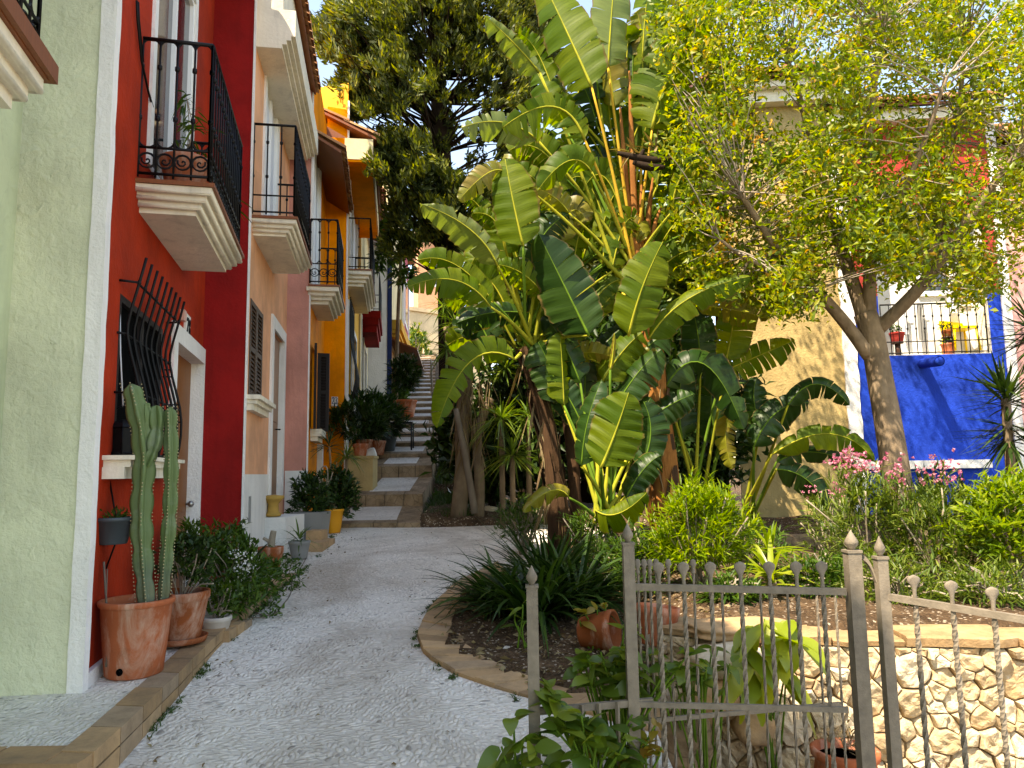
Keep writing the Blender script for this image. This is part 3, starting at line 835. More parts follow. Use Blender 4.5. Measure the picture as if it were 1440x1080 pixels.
# --- red house
h, f = house('red house with black iron balcony, bulging window grille and white framed door', A1, B1)
R = f
L = f.L
fa = f.px(169, 415)[0]; fb = f.px(227, 520)[0]
wz1 = f.px(170, 413)[1]; wz0 = f.px(165, 642)[1]
WIN = (fa, fb, wz0, wz1, .06)
da, db = f.px(241, 600)[0], f.px(281.5, 600)[0]
dz1 = (f.px(245, 477)[1]+f.px(281.5, 507)[1])/2
DOOR = (da, db, .42, dz1)
ba, bb = f.px(213, 150)[0], f.px(268, 150)[0]
bz0 = f.px(225, 262)[1]
BAL = (ba, bb, bz0, bz0+2.35, .055)
DOOR = DOOR+(.15,)
mb = MB(); f.wall(mb, Z0, 7.6, [WIN, DOOR, BAL], dep=.2); back_block(mb, f, Z0, 7.6)
mb.build('wall', M['red'], h)
rw = Fr(B1, A2); mb = MB(); rw.wall(mb, Z0, 7.7); mb.build('return_wall', M['dred'], h)
window(f, h, WIN, dep=.19, fmat='dshut', glass='grille_dark')
# sill
b = MB(); f.box(b, fa-.22, fb+.1, wz0-.15, wz0-.075, -.02, .13); f.box(b, fa-.20, fb+.08, wz0-.075, wz0-.03, -.02, .16); f.box(b, fa-.23, fb+.11, wz0-.029, wz0, -.02, .19)
b.build('window_sill', M['mould'], h)
# bulging grille
b = MB()
def gpx(x, y, d): return f.px(x, y, d)
zt_, zb_ = wz1+.26, wz0-.13
H = zt_-zb_
prof_ = [(0, .15), (.08, .125), (.16, .098), (.24, .07), (.31, .052), (.36, .05), (.44, .075), (.54, .115), (.62, .145), (.70, .16), (.78, .16), (.85, .15), (.91, .13), (.96, .10), (.985, .06), (1.0, .0)]
ga, gb = fa+.02, fb+.06
nb = 9
def gd(t): return float(np.interp(t, [p[0] for p in prof_], [p[1] for p in prof_]))
for i in range(nb):
    a = ga+(gb-ga)*i/(nb-1)
    b.tube([f.pt(a, zt_-H*t, d) for t, d in prof_], .011, 6)
for t in (.12, .36, .63, .90):
    d = gd(t)
    b.tube([f.pt(ga-.06, zt_-H*t, 0), f.pt(ga-.02, zt_-H*t, d-.01), f.pt(gb+.02, zt_-H*t, d-.01), f.pt(gb+.06, zt_-H*t, 0)], .009, 6)
for t in (.40, .44, .60, .66, .70):
    d = gd(t); b.tube([f.pt(gb, zt_-H*t, d), f.pt(gb, zt_-H*t, 0)], .007, 5)
for i in range(nb):
    a = ga+(gb-ga)*i/(nb-1)
    for t in (.12, .36): b.lathe([(.008, -.02), (.016, 0), (.008, .02)], f.pt(a, zt_-H*t, gd(t)), 6)
b.build('window_grille', M['iron'], h)
# door
o = MB(); frame_border(o, f, da, db, .42, dz1, .145, -.01, .03, bottom=False)
o = o.build('door_surround', M['trim'], h)
b = MB()   # white jambs lining the deep reveal
f.box(b, da-.001, da+.02, .42, dz1, -.149, .031); f.box(b, db-.02, db+.001, .42, dz1, -.149, .031); f.box(b, da+.02, db-.02, dz1-.02, dz1+.001, -.149, .031)
b.build('jamb', M['trim'], o)
b = MB(); f.box(b, da+.02, db-.02, .42, dz1-.02, -.149, -.11)
for zz in (.62, 1.35): f.box(b, da+.16, db-.16, zz, zz+.6, -.111, -.095)
d_ = b.build('door', M['doorw'], h)
b = MB(); hp = f.pt(db-.10, 1.42, -.11); b.lathe([(.012, 0), (.012, .03), (.032, .045), (.036, .065), (.02, .085), (.0, .09)], hp, 12, axis=f.n); b.build('door_knob', plain('dull_steel', (.35, .35, .34), .35, .9), d_)
# small skirting, number plate, cable
b = MB(); f.box(b, .01, fa+.4, Z0, .56, -.02, .035); b.build('skirting', M['trim'], h)
na = f.px(258.5, 450)[0]; nz = f.px(259, 444)[1]
b = MB(); f.box(b, na, na+.24, nz-.19, nz+.03, -.01, .02); pl_ = b.build('number_plate', M['whitew'], h)
def strokes(mb, fr, a0, z0, w, hh, segs, d, r=.008):
    for pts in segs: mb.tube([fr.pt(a0+w*x, z0+hh*y, d) for x, y in pts], r, 4)
DIG = {'2': [[(0, .8), (.3, 1), (.8, 1), (1, .75), (.7, .45), (0, 0), (1, 0)]], '3': [[(0, .9), (.5, 1), (1, .8), (.5, .52), (1, .25), (.5, 0), (0, .1)]],
       '1': [[(.2, .8), (.6, 1), (.6, 0)]], '8': [[(.5, .52), (.05, .75), (.5, 1), (.95, .75), (.5, .52), (0, .25), (.5, 0), (1, .25), (.5, .52)]]}
b = MB(); strokes(b, f, na+.04, nz-.16, .06, .15, DIG['2'], .022, .009); strokes(b, f, na+.14, nz-.16, .06, .15, DIG['8'], .022, .009); b.build('numerals', M['iron'], pl_)
b = MB(); f.box(b, na-.19, na-.08, nz-.08, nz+.02, -.01, .04); b.build('door_bell', plain('pale_pink_plastic', rgb('c79a8c'), .5), h)
b = MB()
c0 = f.px(190, 0); c1 = f.px(200, 130)
pts = [f.px(188, 0), f.px(189, 25), f.px(195, 85), f.px(205, 130), f.px(211, 150)]
b.tube([f.pt(a, z, .02) for a, z in pts], .009, 5); b.tube([f.pt(a+.05, z+.02, .02) for a, z in pts[:3]], .006, 5); b.build('cable', M['iron'], h)
# balcony
sa0 = f.px(190.5, 287)[0]; sa1 = f.px(257, 376)[0]
zt1 = f.px(186, 254)[1]+.02
bo = f.px(266, 262, 0)
out = .52
balcony(f, h, sa0-.02, sa1+.10, zt1, out, 1.10, .18, steps=4, inset=.042, sp=.118)
window(f, h, BAL, dep=.19, border=.10, bot=False, leaf=2)
tile_roof(f, h, -.1, L, 7.55)
RED_Z = zt1; RED_S = (sa0, sa1)

# --- peach house
h, f = house('peach house with brown louvred shutters, white door frame and dusty pink side wall', A2, B2)
PE = f; L = f.L
wa, wb = .16, f.px(368, 500)[0]
wz1 = (f.px(345, 411)[1]+f.px(366, 437)[1])/2; wz0 = (f.px(342, 551)[1]+f.px(365, 568)[1])/2
WIN = (wa, wb, wz0, wz1)
da, db = f.px(381, 560)[0], f.px(396.5, 560)[0]
dz0 = f.px(382, 706)[1]; dz1 = f.px(388, 468)[1]
DOOR = (da, db, dz0, dz1, .09)
ba, bb = f.px(372, 200)[0], f.px(389, 200)[0]
bz0 = f.px(365, 312)[1]
BAL = (ba, bb, bz0, bz0+2.6, .05)
mb = MB(); f.wall(mb, Z0, 8.2, [WIN, DOOR, BAL], dep=.22); back_block(mb, f, Z0, 8.2)
mb.build('wall', M['peach'], h)
rw = Fr(B2, A3); mb = MB(); rw.wall(mb, Z0, 8.25)
mb.build('return_wall', M['pink'], h)
b = MB(); pzt = f.px(340, 667)[1]; f.box(b, .0, da-.12, Z0, pzt, -.02, .018)
b.build('whitewashed_plinth', M['whitew'], h); b = MB()
rw.box(b, 0.018, rw.L, Z0, rw.px(410, 662)[1], -.02, .018); b.build('whitewashed_plinth', M['whitew'], h)
b = MB(); rough_strip(b, f, -.012, .03, Z0, 8.2, -.01, .012); b.build('edge_trim', M['trim'], h)
o = window(f, h, WIN, dep=.2, fmat='dshut', glass='grille_dark')
hw = (wb-wa)/2
shutter_leaf(f.pt(wa, wz0, -.03), f.u, f.n, hw-.004, wz1-wz0, 'shut', h); shutter_leaf(f.pt(wa+hw+.004, wz0, -.03), f.u, f.n, hw-.004, wz1-wz0, 'shut', h)
b = MB(); f.box(b, wa-.1, wb+.15, wz0-.17, wz0-.10, -.02, .08); f.box(b, wa-.12, wb+.17, wz0-.099, wz0-.05, -.02, .12); f.box(b, wa-.15, wb+.2, wz0-.049, wz0, -.02, .16); b.build('window_sill', M['mould'], h)
o = MB(); frame_border(o, f, da, db, dz0, dz1, .17, -.01, .03, bottom=False); o = o.build('door_surround', M['trim'], h)
b = MB(); f.box(b, da-.001, da+.02, dz0, dz1, -.085, .031); f.box(b, db-.02, db+.001, dz0, dz1, -.085, .031); b.build('jamb', M['trim'], o)
b = MB(); f.box(b, da+.02, db-.03, dz0, dz1, -.085, -.05)
for zz in (dz0+.2, dz0+1.15): f.box(b, da+.16, db-.16, zz, zz+.75, -.051, -.035)
d_ = b.build('door', wood('light_brown_door', rgb('86552a')), h)
b = MB(); b.tube([f.pt(db-.28, dz0+1.05, -.05), f.pt(db-.28, dz0+1.05, .02), f.pt(db-.4, dz0+1.04, .02)], .011, 6); b.build('door_handle', M['iron'], d_)
b = MB(); f.box(b, .28, .38, pzt-.55, pzt-.25, .01, .03); b.build('meter_flap', M['plastic_grey'], h)
sa0, sa1 = f.px(353, 330)[0], f.px(384, 387)[0]
zt2 = f.px(353, 305)[1]
balcony(f, h, sa0, sa1+.1, zt2, .50, 1.12, .17, inset=.042, scroll=False, sp=.15, steps=4)
window(f, h, BAL, dep=.21, border=.14, bot=False, glass='lace')
# moulded white cornice above the balcony, carrying the eaves
b = MB(); ze = f.px(420, 112, .42)[1]
ca0, ca1 = f.px(383, 0, .1)[0]-.5, L-.05
for k in range(4): f.box(b, ca0, ca1-.05*(3-k), ze+.055*k, ze+(.055*(k+1) if k < 3 else .5)-.001*(k < 3), -.05, .30+.05*k)
f.box(b, ca0, ca1, ze+.5, 8.2, -.05, .3)
b.build('cornice', M['mould'], h)
tile_roof(f, h, .0, L+.12, 8.1, over=.42)
b = MB(); rr = rw
q = [rw.px(402, 345), rw.px(414, 352), rw.px(424, 346), rw.px(432, 345)]
b.tube([rw.pt(a, z, .02) for a, z in q], .008, 5); b.build('cable', M['whitew'], h)

# --- orange house
h, f = house('orange house with open dark shutters and a tiled eave, beside the foot of the steps', A3, B3)
L = f.L
wa, wb = f.px(437, 520)[0]+.2, f.px(444, 520)[0]
wz1 = f.px(442, 492)[1]; wz0 = f.px(441, 606)[1]
WIN = (wa, wb, wz0, wz1)
ba, bb = f.px(439, 250)[0]+.1, f.px(449.5, 250)[0]
zt3 = f.px(436, 404)[1]
BAL = (ba, bb, zt3+.02, zt3+2.7, .06)
mb = MB(); f.wall(mb, Z0, 8.9, [WIN, BAL], dep=.2); back_block(mb, f, Z0, 8.9); mb.build('wall', M['orange'], h)
rw = Fr(B3, A4); mb = MB(); rw.wall(mb, Z0, 9.4); mb.build('return_wall', M['orange'], h)
b = MB(); rough_strip(b, f, -.01, .03, Z0, 8.2, -.01, .012); b.build('edge_trim', M['trim'], h)
window(f, h, WIN, dep=.19, fmat='dshut', glass='grille_dark')
hw = (wb-wa)/2
p_ = f.pt(wb, wz0, .03)
shutter_leaf(p_, (f.n*.97+f.u*.24), f.u, .21, wz1-wz0, 'dshut', h)
p_ = f.pt(wa+.05, wz0, .03); shutter_leaf(p_, (f.n*.10-f.u*.99), f.n, .40, wz1-wz0, 'dshut', h)
b = MB(); f.box(b, wa-.1, wb+.15, wz0-.2, wz0-.12, -.02, .12); f.box(b, wa-.12, wb+.17, wz0-.119, wz0, -.02, .18); b.build('window_sill', M['mould'], h)
b = MB(); f.box(b, wb+.5, wb+.8, Z0, wz0-.2, -.02, .09); b.build('pilaster', M['whitew'], h)
n0 = rw.px(466, 562); n1 = rw.px(475, 570)
b = MB(); rw.box(b, n0[0], n1[0], n1[1]-.02, n0[1]+.06, -.01, .012); pl_ = b.build('number_plate', M['whitew'], h)
b = MB(); w_ = (n1[0]-n0[0]); dm = plain('deep_blue_glaze', (.02, .03, .12), .4)
strokes(b, rw, n0[0]+w_*.12, n1[1]+.03, w_*.3, .13, DIG['2'], .014, .009); strokes(b, rw, n0[0]+w_*.58, n1[1]+.03, w_*.3, .13, DIG['3'], .014, .009); b.build('numerals', dm, pl_)
sa0, sa1 = f.px(434.5, 430)[0]+.05, f.px(447, 459)[0]
balcony(f, h, sa0, sa1+.1, zt3, .46, 1.1, .26, steps=4, sp=.15, band=.3)
window(f, h, BAL, dep=.19, border=.12, bot=False, glass='lace')
tile_roof(f, h, -.02, L+.02, f.px(470, 160, .45)[1]+.0, over=.5, under=M['plank'], rise=1.9)

# --- ochre house
h, f = house('ochre yellow house with an orange soffit and black window grilles, left of the steps', A4, B4)
L = f.L
zt4 = f.px(487, 376)[1]
WIN = (f.px(488, 500)[0]+.2, f.px(494, 500)[0], f.px(490, 560)[1], f.px(490, 430)[1])
BAL = (.9, L-1.2, zt4+.02, zt4+2.7, .06)
DO = (f.px(496, 560)[0], f.px(499.5, 560)[0], zst(18), f.px(498, 452)[1]-.4)
mb = MB(); f.wall(mb, Z0, 10.0, [WIN, BAL, DO], dep=.2); back_block(mb, f, Z0, 10.0); mb.build('wall', M['ochre'], h)
b = MB(); f.box(b, -.01, .06, Z0, 9.6, -.01, .03); f.box(b, 0.06, 1.0, Z0, f.px(487, 600)[1], -.02, .02); b.build('edge_trim', M['trim'], h)
window(f, h, WIN, dep=.19, fmat='dshut', glass='grille_dark', border=.1)
b = MB()
for i in range(8):
    a = WIN[0]-.1+(WIN[1]-WIN[0]+.2)*i/7
    zz = WIN[2]-.1; H = WIN[3]-WIN[2]+.25
    b.tube([f.pt(a, zz+H*t, .05+.13*math.exp(-((t-.25)/.22)**2)) for t in [k/10 for k in range(11)]], .012, 5)
for t in (.05, .3, .6, .95): b.tube([f.pt(WIN[0]-.1, WIN[2]-.1+(WIN[3]-WIN[2]+.25)*t, .05+.13*math.exp(-((t-.25)/.22)**2)), f.pt(WIN[1]+.1, WIN[2]-.1+(WIN[3]-WIN[2]+.25)*t, .05+.13*math.exp(-((t-.25)/.22)**2))], .012, 5)
b.build('window_grille', M['iron'], h)
b = MB(); f.box(b, WIN[0]-.2, WIN[1]+.2, WIN[2]-.32, WIN[2]-.14, -.02, .16); b.build('window_sill', M['mould'], h)
b = MB(); f.box(b, DO[0], DO[1], DO[2], DO[3], -.19, -.15); b.build('door', M['dshut'], h)
b = MB(); frame_border(b, f, DO[0], DO[1], DO[2], DO[3], .12, -.01, .03, bottom=False); b.build('door_surround', M['trim'], h)
balcony(f, h, .15, 3.2, zt4, .50, 1.1, .3, scroll=False, sp=.2, steps=4)
window(f, h, BAL, dep=.19, border=.12, bot=False, glass='lace')
b = MB(); zs = f.px(505, 195, .3)[1]
f.box(b, -.2, L-.1, zs, zs+.05, -.05, .5); b.build('soffit', M['orange'], h)
b = MB(); f.box(b, -.22, L-.08, zs+.051, zs+.5, -.05, .53); b.build('fascia', M['cream'], h)
tile_roof(f, h, -.22, L-.1, zs+.5, over=.62)

# --- white house further up
h, f = house('white house with a dark red balcony and a red striped eave, halfway up the lane', A5, B5)
L = f.L
zt5 = f.px(508, 432)[1]
ops = [(f.px(508, 500)[0], f.px(510.5, 500)[0], f.px(509, 555)[1], f.px(509, 450)[1]), (f.px(512.5, 500)[0], f.px(514.8, 500)[0], zst(22)+.1, f.px(513, 492)[1])]
mb = MB(); f.wall(mb, Z0, 10.6, ops, dep=.2); back_block(mb, f, Z0, 10.6); mb.build('wall', M['cream'], h)
rw = Fr(B5, A6); mb = MB(); rw.wall(mb, Z0, 10.9); mb.build('return_wall', M['whitew'], h)
b = MB(); rw.box(b, rw.L-.02, rw.L+.14, Z0, 10.8, -.3, .02); b.build('corner_trim', M['navy'], h)
for op in ops: window(f, h, op, dep=.19, fmat='dshut', glass='grille_dark', border=.1)
b = MB()
for k in range(3): f.box(b, .7-.04*k, 3.4+.04*k, zt5-.62+.2*k, zt5-.42+.2*k-.001, -.02, .42+.05*k)
o = b.build('balcony_slab', M['dred'], h)
r_ = MB(); c = [f.pt(.7, 0, 0), f.pt(.7, 0, .48), f.pt(3.4, 0, .48), f.pt(3.4, 0, 0)]
for p, q in zip(c, c[1:]): railing_run(r_, p, q, zt5, 1.1, sp=.22, scroll=False, knots=False)
r_.build('railing', M['iron'], o)
sm_ = stucco('crimson_soffit', rgb('8f2230'), bs=.1)
tile_roof(f, h, -.1, L-.1, f.px(530, 285, .4)[1], over=.62, under=sm_)

# --- houses beyond
h, f = house('narrow cream and yellow house with a brown awning, beyond the navy corner strip', A6, B6)
L = f.L
mb = MB(); f.wall(mb, 0, 12.6); back_block(mb, f, 0, 12.6, 5); mb.build('wall', M['cream'], h)
rw = Fr(B6, A7); mb = MB(); rw.wall(mb, 0, 12.4); mb.build('return_wall', M['cream'], h)
b = MB(); zb6 = f.px(552, 462)[1]; f.box(b, .3, L-.2, zb6-.35, zb6, -.02, .45)
for k in range(2): f.box(b, .35-.05*k, L-.25+.05*k, zb6-.6+.12*k, zb6-.48+.12*k-.001, -.02, .3+.06*k)
b.build('yellow_bay', M['ochre'], h)
a0, az = f.px(549, 492)[0], f.px(549, 492)[1]
b = MB(); p = [f.pt(.2, az+.25, 0), f.pt(L-.5, az+.25, 0), f.pt(L-.5, az-.15, 1.0), f.pt(.2, az-.15, 1.0)]
b.hexa(p+[q+UP*.06 for q in p])
o = b.build('awning', M['plank'], h)
b = MB()
for a in (.5, L-.8): b.tube([f.pt(a, az-.9, .02), f.pt(a, az-.2, .85)], .05, 6)
b.build('bracket', M['dwood'], o)
b = MB(); z1 = f.px(549, 497)[1]; f.box(b, .15, 1.6, z1-1.9, z1, .05, .12); b.build('shutter', wood('amber_wood', rgb('9c6a2c')), h)
b = MB(); f.box(b, 2.0, 4.2, zst(28), az-.3, -.02, .03); b.build('door', M['grille_dark'], h)
b = MB(); f.box(b, -.1, L, 12.6, 12.8, -.5, .2); b.build('roof', M['tile'], h)

h, f = house('rose pink house with white edges, farthest up the lane', A7, B7)
mb = MB(); f.wall(mb, 2, 12.0); back_block(mb, f, 2, 12.0, 5); mb.build('wall', M['rose'], h)
b = MB(); f.box(b, -.05, .25, 2, 11.5, -.02, .06); f.box(b, f.L-.3, f.L+.05, 2, 11.5, -.02, .05); b.build('edge_trim', M['trim'], h)
b = MB(); zz = f.px(570, 445)[1]
f.box(b, 1.2, 3.4, zz-.5, zz+1.7, -.01, .05); o = b.build('window', M['wpaint'], h)
b = MB(); f.box(b, 1.35, 3.25, zz-.35, zz+1.55, .051, .06); b.build('pane', M['glass'], o)
b = MB(); f.box(b, -.1, f.L+.1, 12.0, 12.2, -.5, .3); b.build('roof', M['tile'], h)

# arch building across the top of the steps
Aa, Ba = xy(571, 520, 46), xy(690, 520, 50)
h = thing('town_house', 'cream house with a broad archway closing the top of the steps', 'house', (Aa[0]+2, Aa[1], 7.5), 'colourful houses stepping up the left side of the lane')
f = Fr(Aa, Ba)
mb = MB()
ztop = f.px(585, 438)[1]
ac, aw = f.px(584, 500)[0], 0.62
asz = f.px(580, 475)[1]
# front with an arched opening: columns of quads
NA = 16
zbas = 5.0
f.wall(mb, zbas, ztop, s0=0, s1=ac-aw); f.wall(mb, zbas, ztop, s0=ac+aw)
for i in range(NA):
    a0 = ac-aw+2*aw*i/NA; a1 = ac-aw+2*aw*(i+1)/NA
    h0 = asz+.6*math.sqrt(max(0, 1-((a0-ac)/aw)**2)); h1 = asz+.6*math.sqrt(max(0, 1-((a1-ac)/aw)**2))
    mb.face([f.pt(a0, h0), f.pt(a1, h1), f.pt(a1, ztop), f.pt(a0, ztop)])
    mb.face([f.pt(a0, h0), f.pt(a0, h0, -.5), f.pt(a1, h1, -.5), f.pt(a1, h1)])
mb.face([f.pt(ac-aw, zbas), f.pt(ac-aw, zbas, -.5), f.pt(ac-aw, asz, -.5), f.pt(ac-aw, asz)]); mb.face([f.pt(ac+aw, zbas), f.pt(ac+aw, asz), f.pt(ac+aw, asz, -.5), f.pt(ac+aw, zbas, -.5)])
f.box(mb, -.1, f.L, ztop, ztop+.25, -1.2, .12)
mb.face([f.pt(0, zbas, -1.2), f.pt(f.L, zbas, -1.2), f.pt(f.L, ztop, -1.2), f.pt(0, ztop, -1.2)])
mb.build('wall', stucco('warm_cream_stucco', rgb('e3c9a0'), bs=.3), h)
# tall pale house behind
h = thing('town_house', 'tall peach toned house with flat roof showing behind the trees above the steps', 'house', (-6, 62, 9), 'colourful houses stepping up the left side of the lane')
f = Fr(xy(588, 400, 60), xy(640, 400, 62))
mb = MB(); zt9 = f.px(600, 330)[1]
wop = (f.px(606, 380)[0], f.px(616, 380)[0], f.px(610, 400)[1], f.px(610, 370)[1])
f.wall(mb, 0, zt9, [wop]); back_block(mb, f, 0, zt9, 5); mb.build('wall', M['peach'], h)
window(f, h, wop, border=.2)
b = MB(); f.box(b, -.2, f.L, zt9, zt9+.4, -5.2, .3); b.build('roof', M['cream'], h)

# ------------------------------------------------------------------ houses on the right
YB = 13.0
h = thing('town_house', 'sunlit sandy yellow house behind the trees, with dark window', 'house', (5, 14, .7), 'houses across the garden')
f = Fr(xy(1038, 600, YB+.15), xy(1193, 600, YB))
f.n = V((f.u.y, -f.u.x, 0))
zt = f.px(1100, 150)[1]
WIN = (f.px(1084, 380)[0], f.px(1124, 380)[0], f.px(1100, 402)[1], f.px(1100, 328)[1])
mb = MB(); f.wall(mb, -.3, zt, [WIN], dep=.2); back_block(mb, f, -.3, zt, 5); mb.build('wall', M['yellowwall'], h)
window(f, h, WIN, dep=.18, fmat='dshut', glass='grille_dark')
b = MB(); f.box(b, WIN[0]-.1, WIN[1]+.1, WIN[2]-.14, WIN[2], -.02, .12); b.build('window_sill', M['trim'], h)
b = MB(); f.box(b, -.1, f.L+.1, zt, zt+.22, -.4, .22); f.box(b, -.2, f.L+.15, zt+.221, zt+.36, -.4, .36); b.build('cornice', M['mould'], h)
tile_roof(f, h, -.2, f.L+.2, zt+.36, over=.5)
# plinth band
b = MB(); f.box(b, 0, f.L, -.3, f.px(1100, 645)[1], -.02, .03); b.build('plinth', M['yellowwall'], h)

h = thing('town_house', 'cobalt blue and red house with a white recessed balcony, behind the right tree', 'house', (7.5, 14, .7), 'houses across the garden')
f = Fr(xy(1193, 600, YB), xy(1438, 600, YB-.2))
tr_w = f.px(1212, 600)[0]
r0, r1 = f.px(1238, 470)[0], f.px(1393, 470)[0]
zp = f.px(1300, 499)[1]; zr = f.px(1300, 290)[1]
zsill = f.px(1300, 650)[1]
zred = f.px(1410, 411)[1]
zt = f.px(1300, 175)[1]
rec = (r0, r1, zp, zr)
mb = MB()
f.wall(mb, zsill, zred, [(r0, r1, zp, zred)], dep=.001, s0=tr_w, s1=f.px(1424, 600)[0])
f.wall(mb, -.3, zsill, dep=.2, s0=tr_w, s1=f.px(1424, 600)[0])
mb.build('wall', M['blue'], h)
mb = MB(); f.wall(mb, zred, zt, [(r0, r1, zred, zr)], dep=.001, s0=tr_w, s1=f.px(1424, 600)[0])
back_block(mb, f, -.3, zt, 5)
mb.build('upper_wall', M['brick_red'], h)
mb = MB()   # white lining of the recess
f.box(mb, r0-.05, r1+.05, zp, zr, -.61, -.55); f.box(mb, r0-.06, r0+.0, zp, zr, -.55, -.002); f.box(mb, r1, r1+.06, zp, zr, -.55, -.002)
f.box(mb, r0-.05, r1+.05, zr, zr+.06, -.55, -.002); f.box(mb, r0-.05, r1+.05, zp-.06, zp+.004, -.55, -.002)
mb.build('balcony_recess', M['whitew'], h)
b = MB(); rough_strip(b, f, -.002, tr_w, -.3, zt, -.05, .035, .012); e0 = f.px(1424, 600)[0]; f.box(b, e0, e0+.16, -.3, zt, -.05, .03); b.build('edge_trim', M['trim'], h)
b = MB(); f.box(b, tr_w+.02, f.px(1388, 650)[0], zsill-.11, zsill+.03, -.02, .16); b.build('ledge', M['trim'], h)
b = MB(); railing_run(b, f.pt(r0+.05, 0, -.06), f.pt(r1-.03, 0, -.06), zp, .92, sp=.145, scroll=False, knots=True); b.build('railing', M['iron'], h)
for (xa, xb, yt, yb_, gm) in ((1296, 1332, 330, 410, 'glass'), (1350, 1378, 330, 425, 'lace')):
    a0, a1 = f.px(xa, 400, -.55)[0], f.px(xb, 400, -.55)[0]
    b = MB(); frame_border(b, f, a0, a1, f.px(1310, yb_, -.55)[1], f.px(1310, yt, -.55)[1], .09, -.55, -.50); o = b.build('window', M['wpaint'], h)
    b = MB(); f.box(b, a0, a1, f.px(1310, yb_, -.55)[1], f.px(1310, yt, -.55)[1], -.55, -.51); b.build('pane', M[gm], o)
# drain spout
sp_ = f.px(1297, 511)
b = MB(); p0 = f.pt(sp_[0], sp_[1], -.05); p1 = f.pt(sp_[0], sp_[1]-.05, .6)
pts = [p0, p0.lerp(p1, .5), p1]
b.tube(pts, .085, 14, caps=False); b.tube(pts, .072, 14, caps=True); b.build('drain_spout', M['blue'], h)
b = MB(); f.box(b, -.05, f.L, zt, zt+.2, -.4, .25); b.build('cornice', M['mould'], h)
tile_roof(f, h, -.05, f.L, zt+.2, over=.4)
BLU = f; BLU_Z = zp; BLU_R = (r0, r1)

h = thing('town_house', 'pale rose house beyond the blue one, cut by the right edge', 'house', (11, 14, .7), 'houses across the garden')
f = Fr(xy(1438, 600, YB-.2), (15.5, 12.2))
WIN = (1.2, 2.4, 3.2, 4.8)
zt = f.px(1440, 205)[1]
mb = MB(); f.wall(mb, -.3, zt, [WIN]); back_block(mb, f, -.3, zt, 5); mb.build('wall', stucco('pale_rose_stucco', rgb('d9a39c'), bs=.4), h)
window(f, h, WIN, border=.12); tile_roof(f, h, 0, f.L, zt)
# ------------------------------------------------------------------ plant tools
def norm(a): return a/np.maximum(1e-9, np.linalg.norm(a, axis=-1, keepdims=True))
def blades(B, D, L, W, droop, n=5, fold=.25, prof='lance', side=None, twist=0.0):
    """many strap leaves at once -> verts, quads (3 verts across)"""
    B = np.asarray(B, float); D = norm(np.asarray(D, float)); N = len(B)
    L = np.broadcast_to(L, (N,)).astype(float); W = np.broadcast_to(W, (N,)).astype(float); droop = np.broadcast_to(droop, (N,)).astype(float)
    t = np.linspace(0, 1, n+1)
    if prof == 'lance': w = np.minimum(1, .35+2.2*t)*np.maximum(.02, 1-t**2.2)
    elif prof == 'oval': w = np.sin(np.pi*np.clip(t, .04, .975)**.85)**.75
    elif prof == 'strap': w = np.maximum(.03, 1-t**3.2)
    elif prof == 'spear': w = np.maximum(.02, (1-t)**.8)
    else: w = np.ones_like(t)
    up = np.array([0, 0, 1.0])
    S = np.cross(D, up); bad = np.linalg.norm(S, axis=1) < .15
    S[bad] = np.cross(D[bad], np.array([1.0, .3, 0]))
    S = norm(S)
    if twist:
        Nn = norm(np.cross(S, D)); a = rng.normal(0, twist, N)[:, None]
        S = S*np.cos(a)+Nn*np.sin(a)
    Nn = norm(np.cross(S, D))
    c = B[:, None, :] + D[:, None, :]*(L[:, None]*t)[..., None] + up*(-(droop*L)[:, None]*t**2)[..., None]
    hw = (W[:, None]*w*.5)[..., None]
    lf = c - S[:, None, :]*hw + Nn[:, None, :]*hw*fold; rt = c + S[:, None, :]*hw + Nn[:, None, :]*hw*fold
    v = np.stack([lf, c, rt], 2).reshape(N, -1, 3)
    q = []
    for i in range(n):
        a = i*3
        q += [(a, a+1, a+4, a+3), (a+1, a+2, a+5, a+4)]
    q = np.array(q)
    Q = (q[None]+(np.arange(N)*(n+1)*3)[:, None, None]).reshape(-1, 4)
    return v.reshape(-1, 3), Q
def leaves(B, D, Nn, L, W, fold=.3, bend=.25):
    """small leaves: five vertices, two quads folded on the midrib"""
    B = np.asarray(B, float); D = norm(np.asarray(D, float)); N = len(B)
    Nn = np.asarray(Nn, float); Nn = norm(Nn-D*np.sum(Nn*D, 1, keepdims=True)); S = np.cross(D, Nn)
    L = np.broadcast_to(L, (N,))[:, None]; W = np.broadcast_to(W, (N,))[:, None]
    b = B; tip = B+D*L-Nn*L*bend*.5; m_ = B+D*L*.5
    l = B+D*L*.45-S*W*.5+Nn*W*fold; r = B+D*L*.45+S*W*.5+Nn*W*fold
    v = np.stack([b, l, m_, r, tip], 1).reshape(-1, 3)
    q = np.array([(0, 2, 4, 1), (0, 3, 4, 2)])
    Q = (q[None]+(np.arange(N)*5)[:, None, None]).reshape(-1, 4)
    return v, Q
def join(parts):
    vs, qs, o = [], [], 0
    for v, q in parts: vs.append(v); qs.append(q+o); o += len(v)
    return np.concatenate(vs), np.concatenate(qs)
def rand_dirs(n, up=0.0):
    d = rng.normal(size=(n, 3)); d[:, 2] += up; return norm(d)
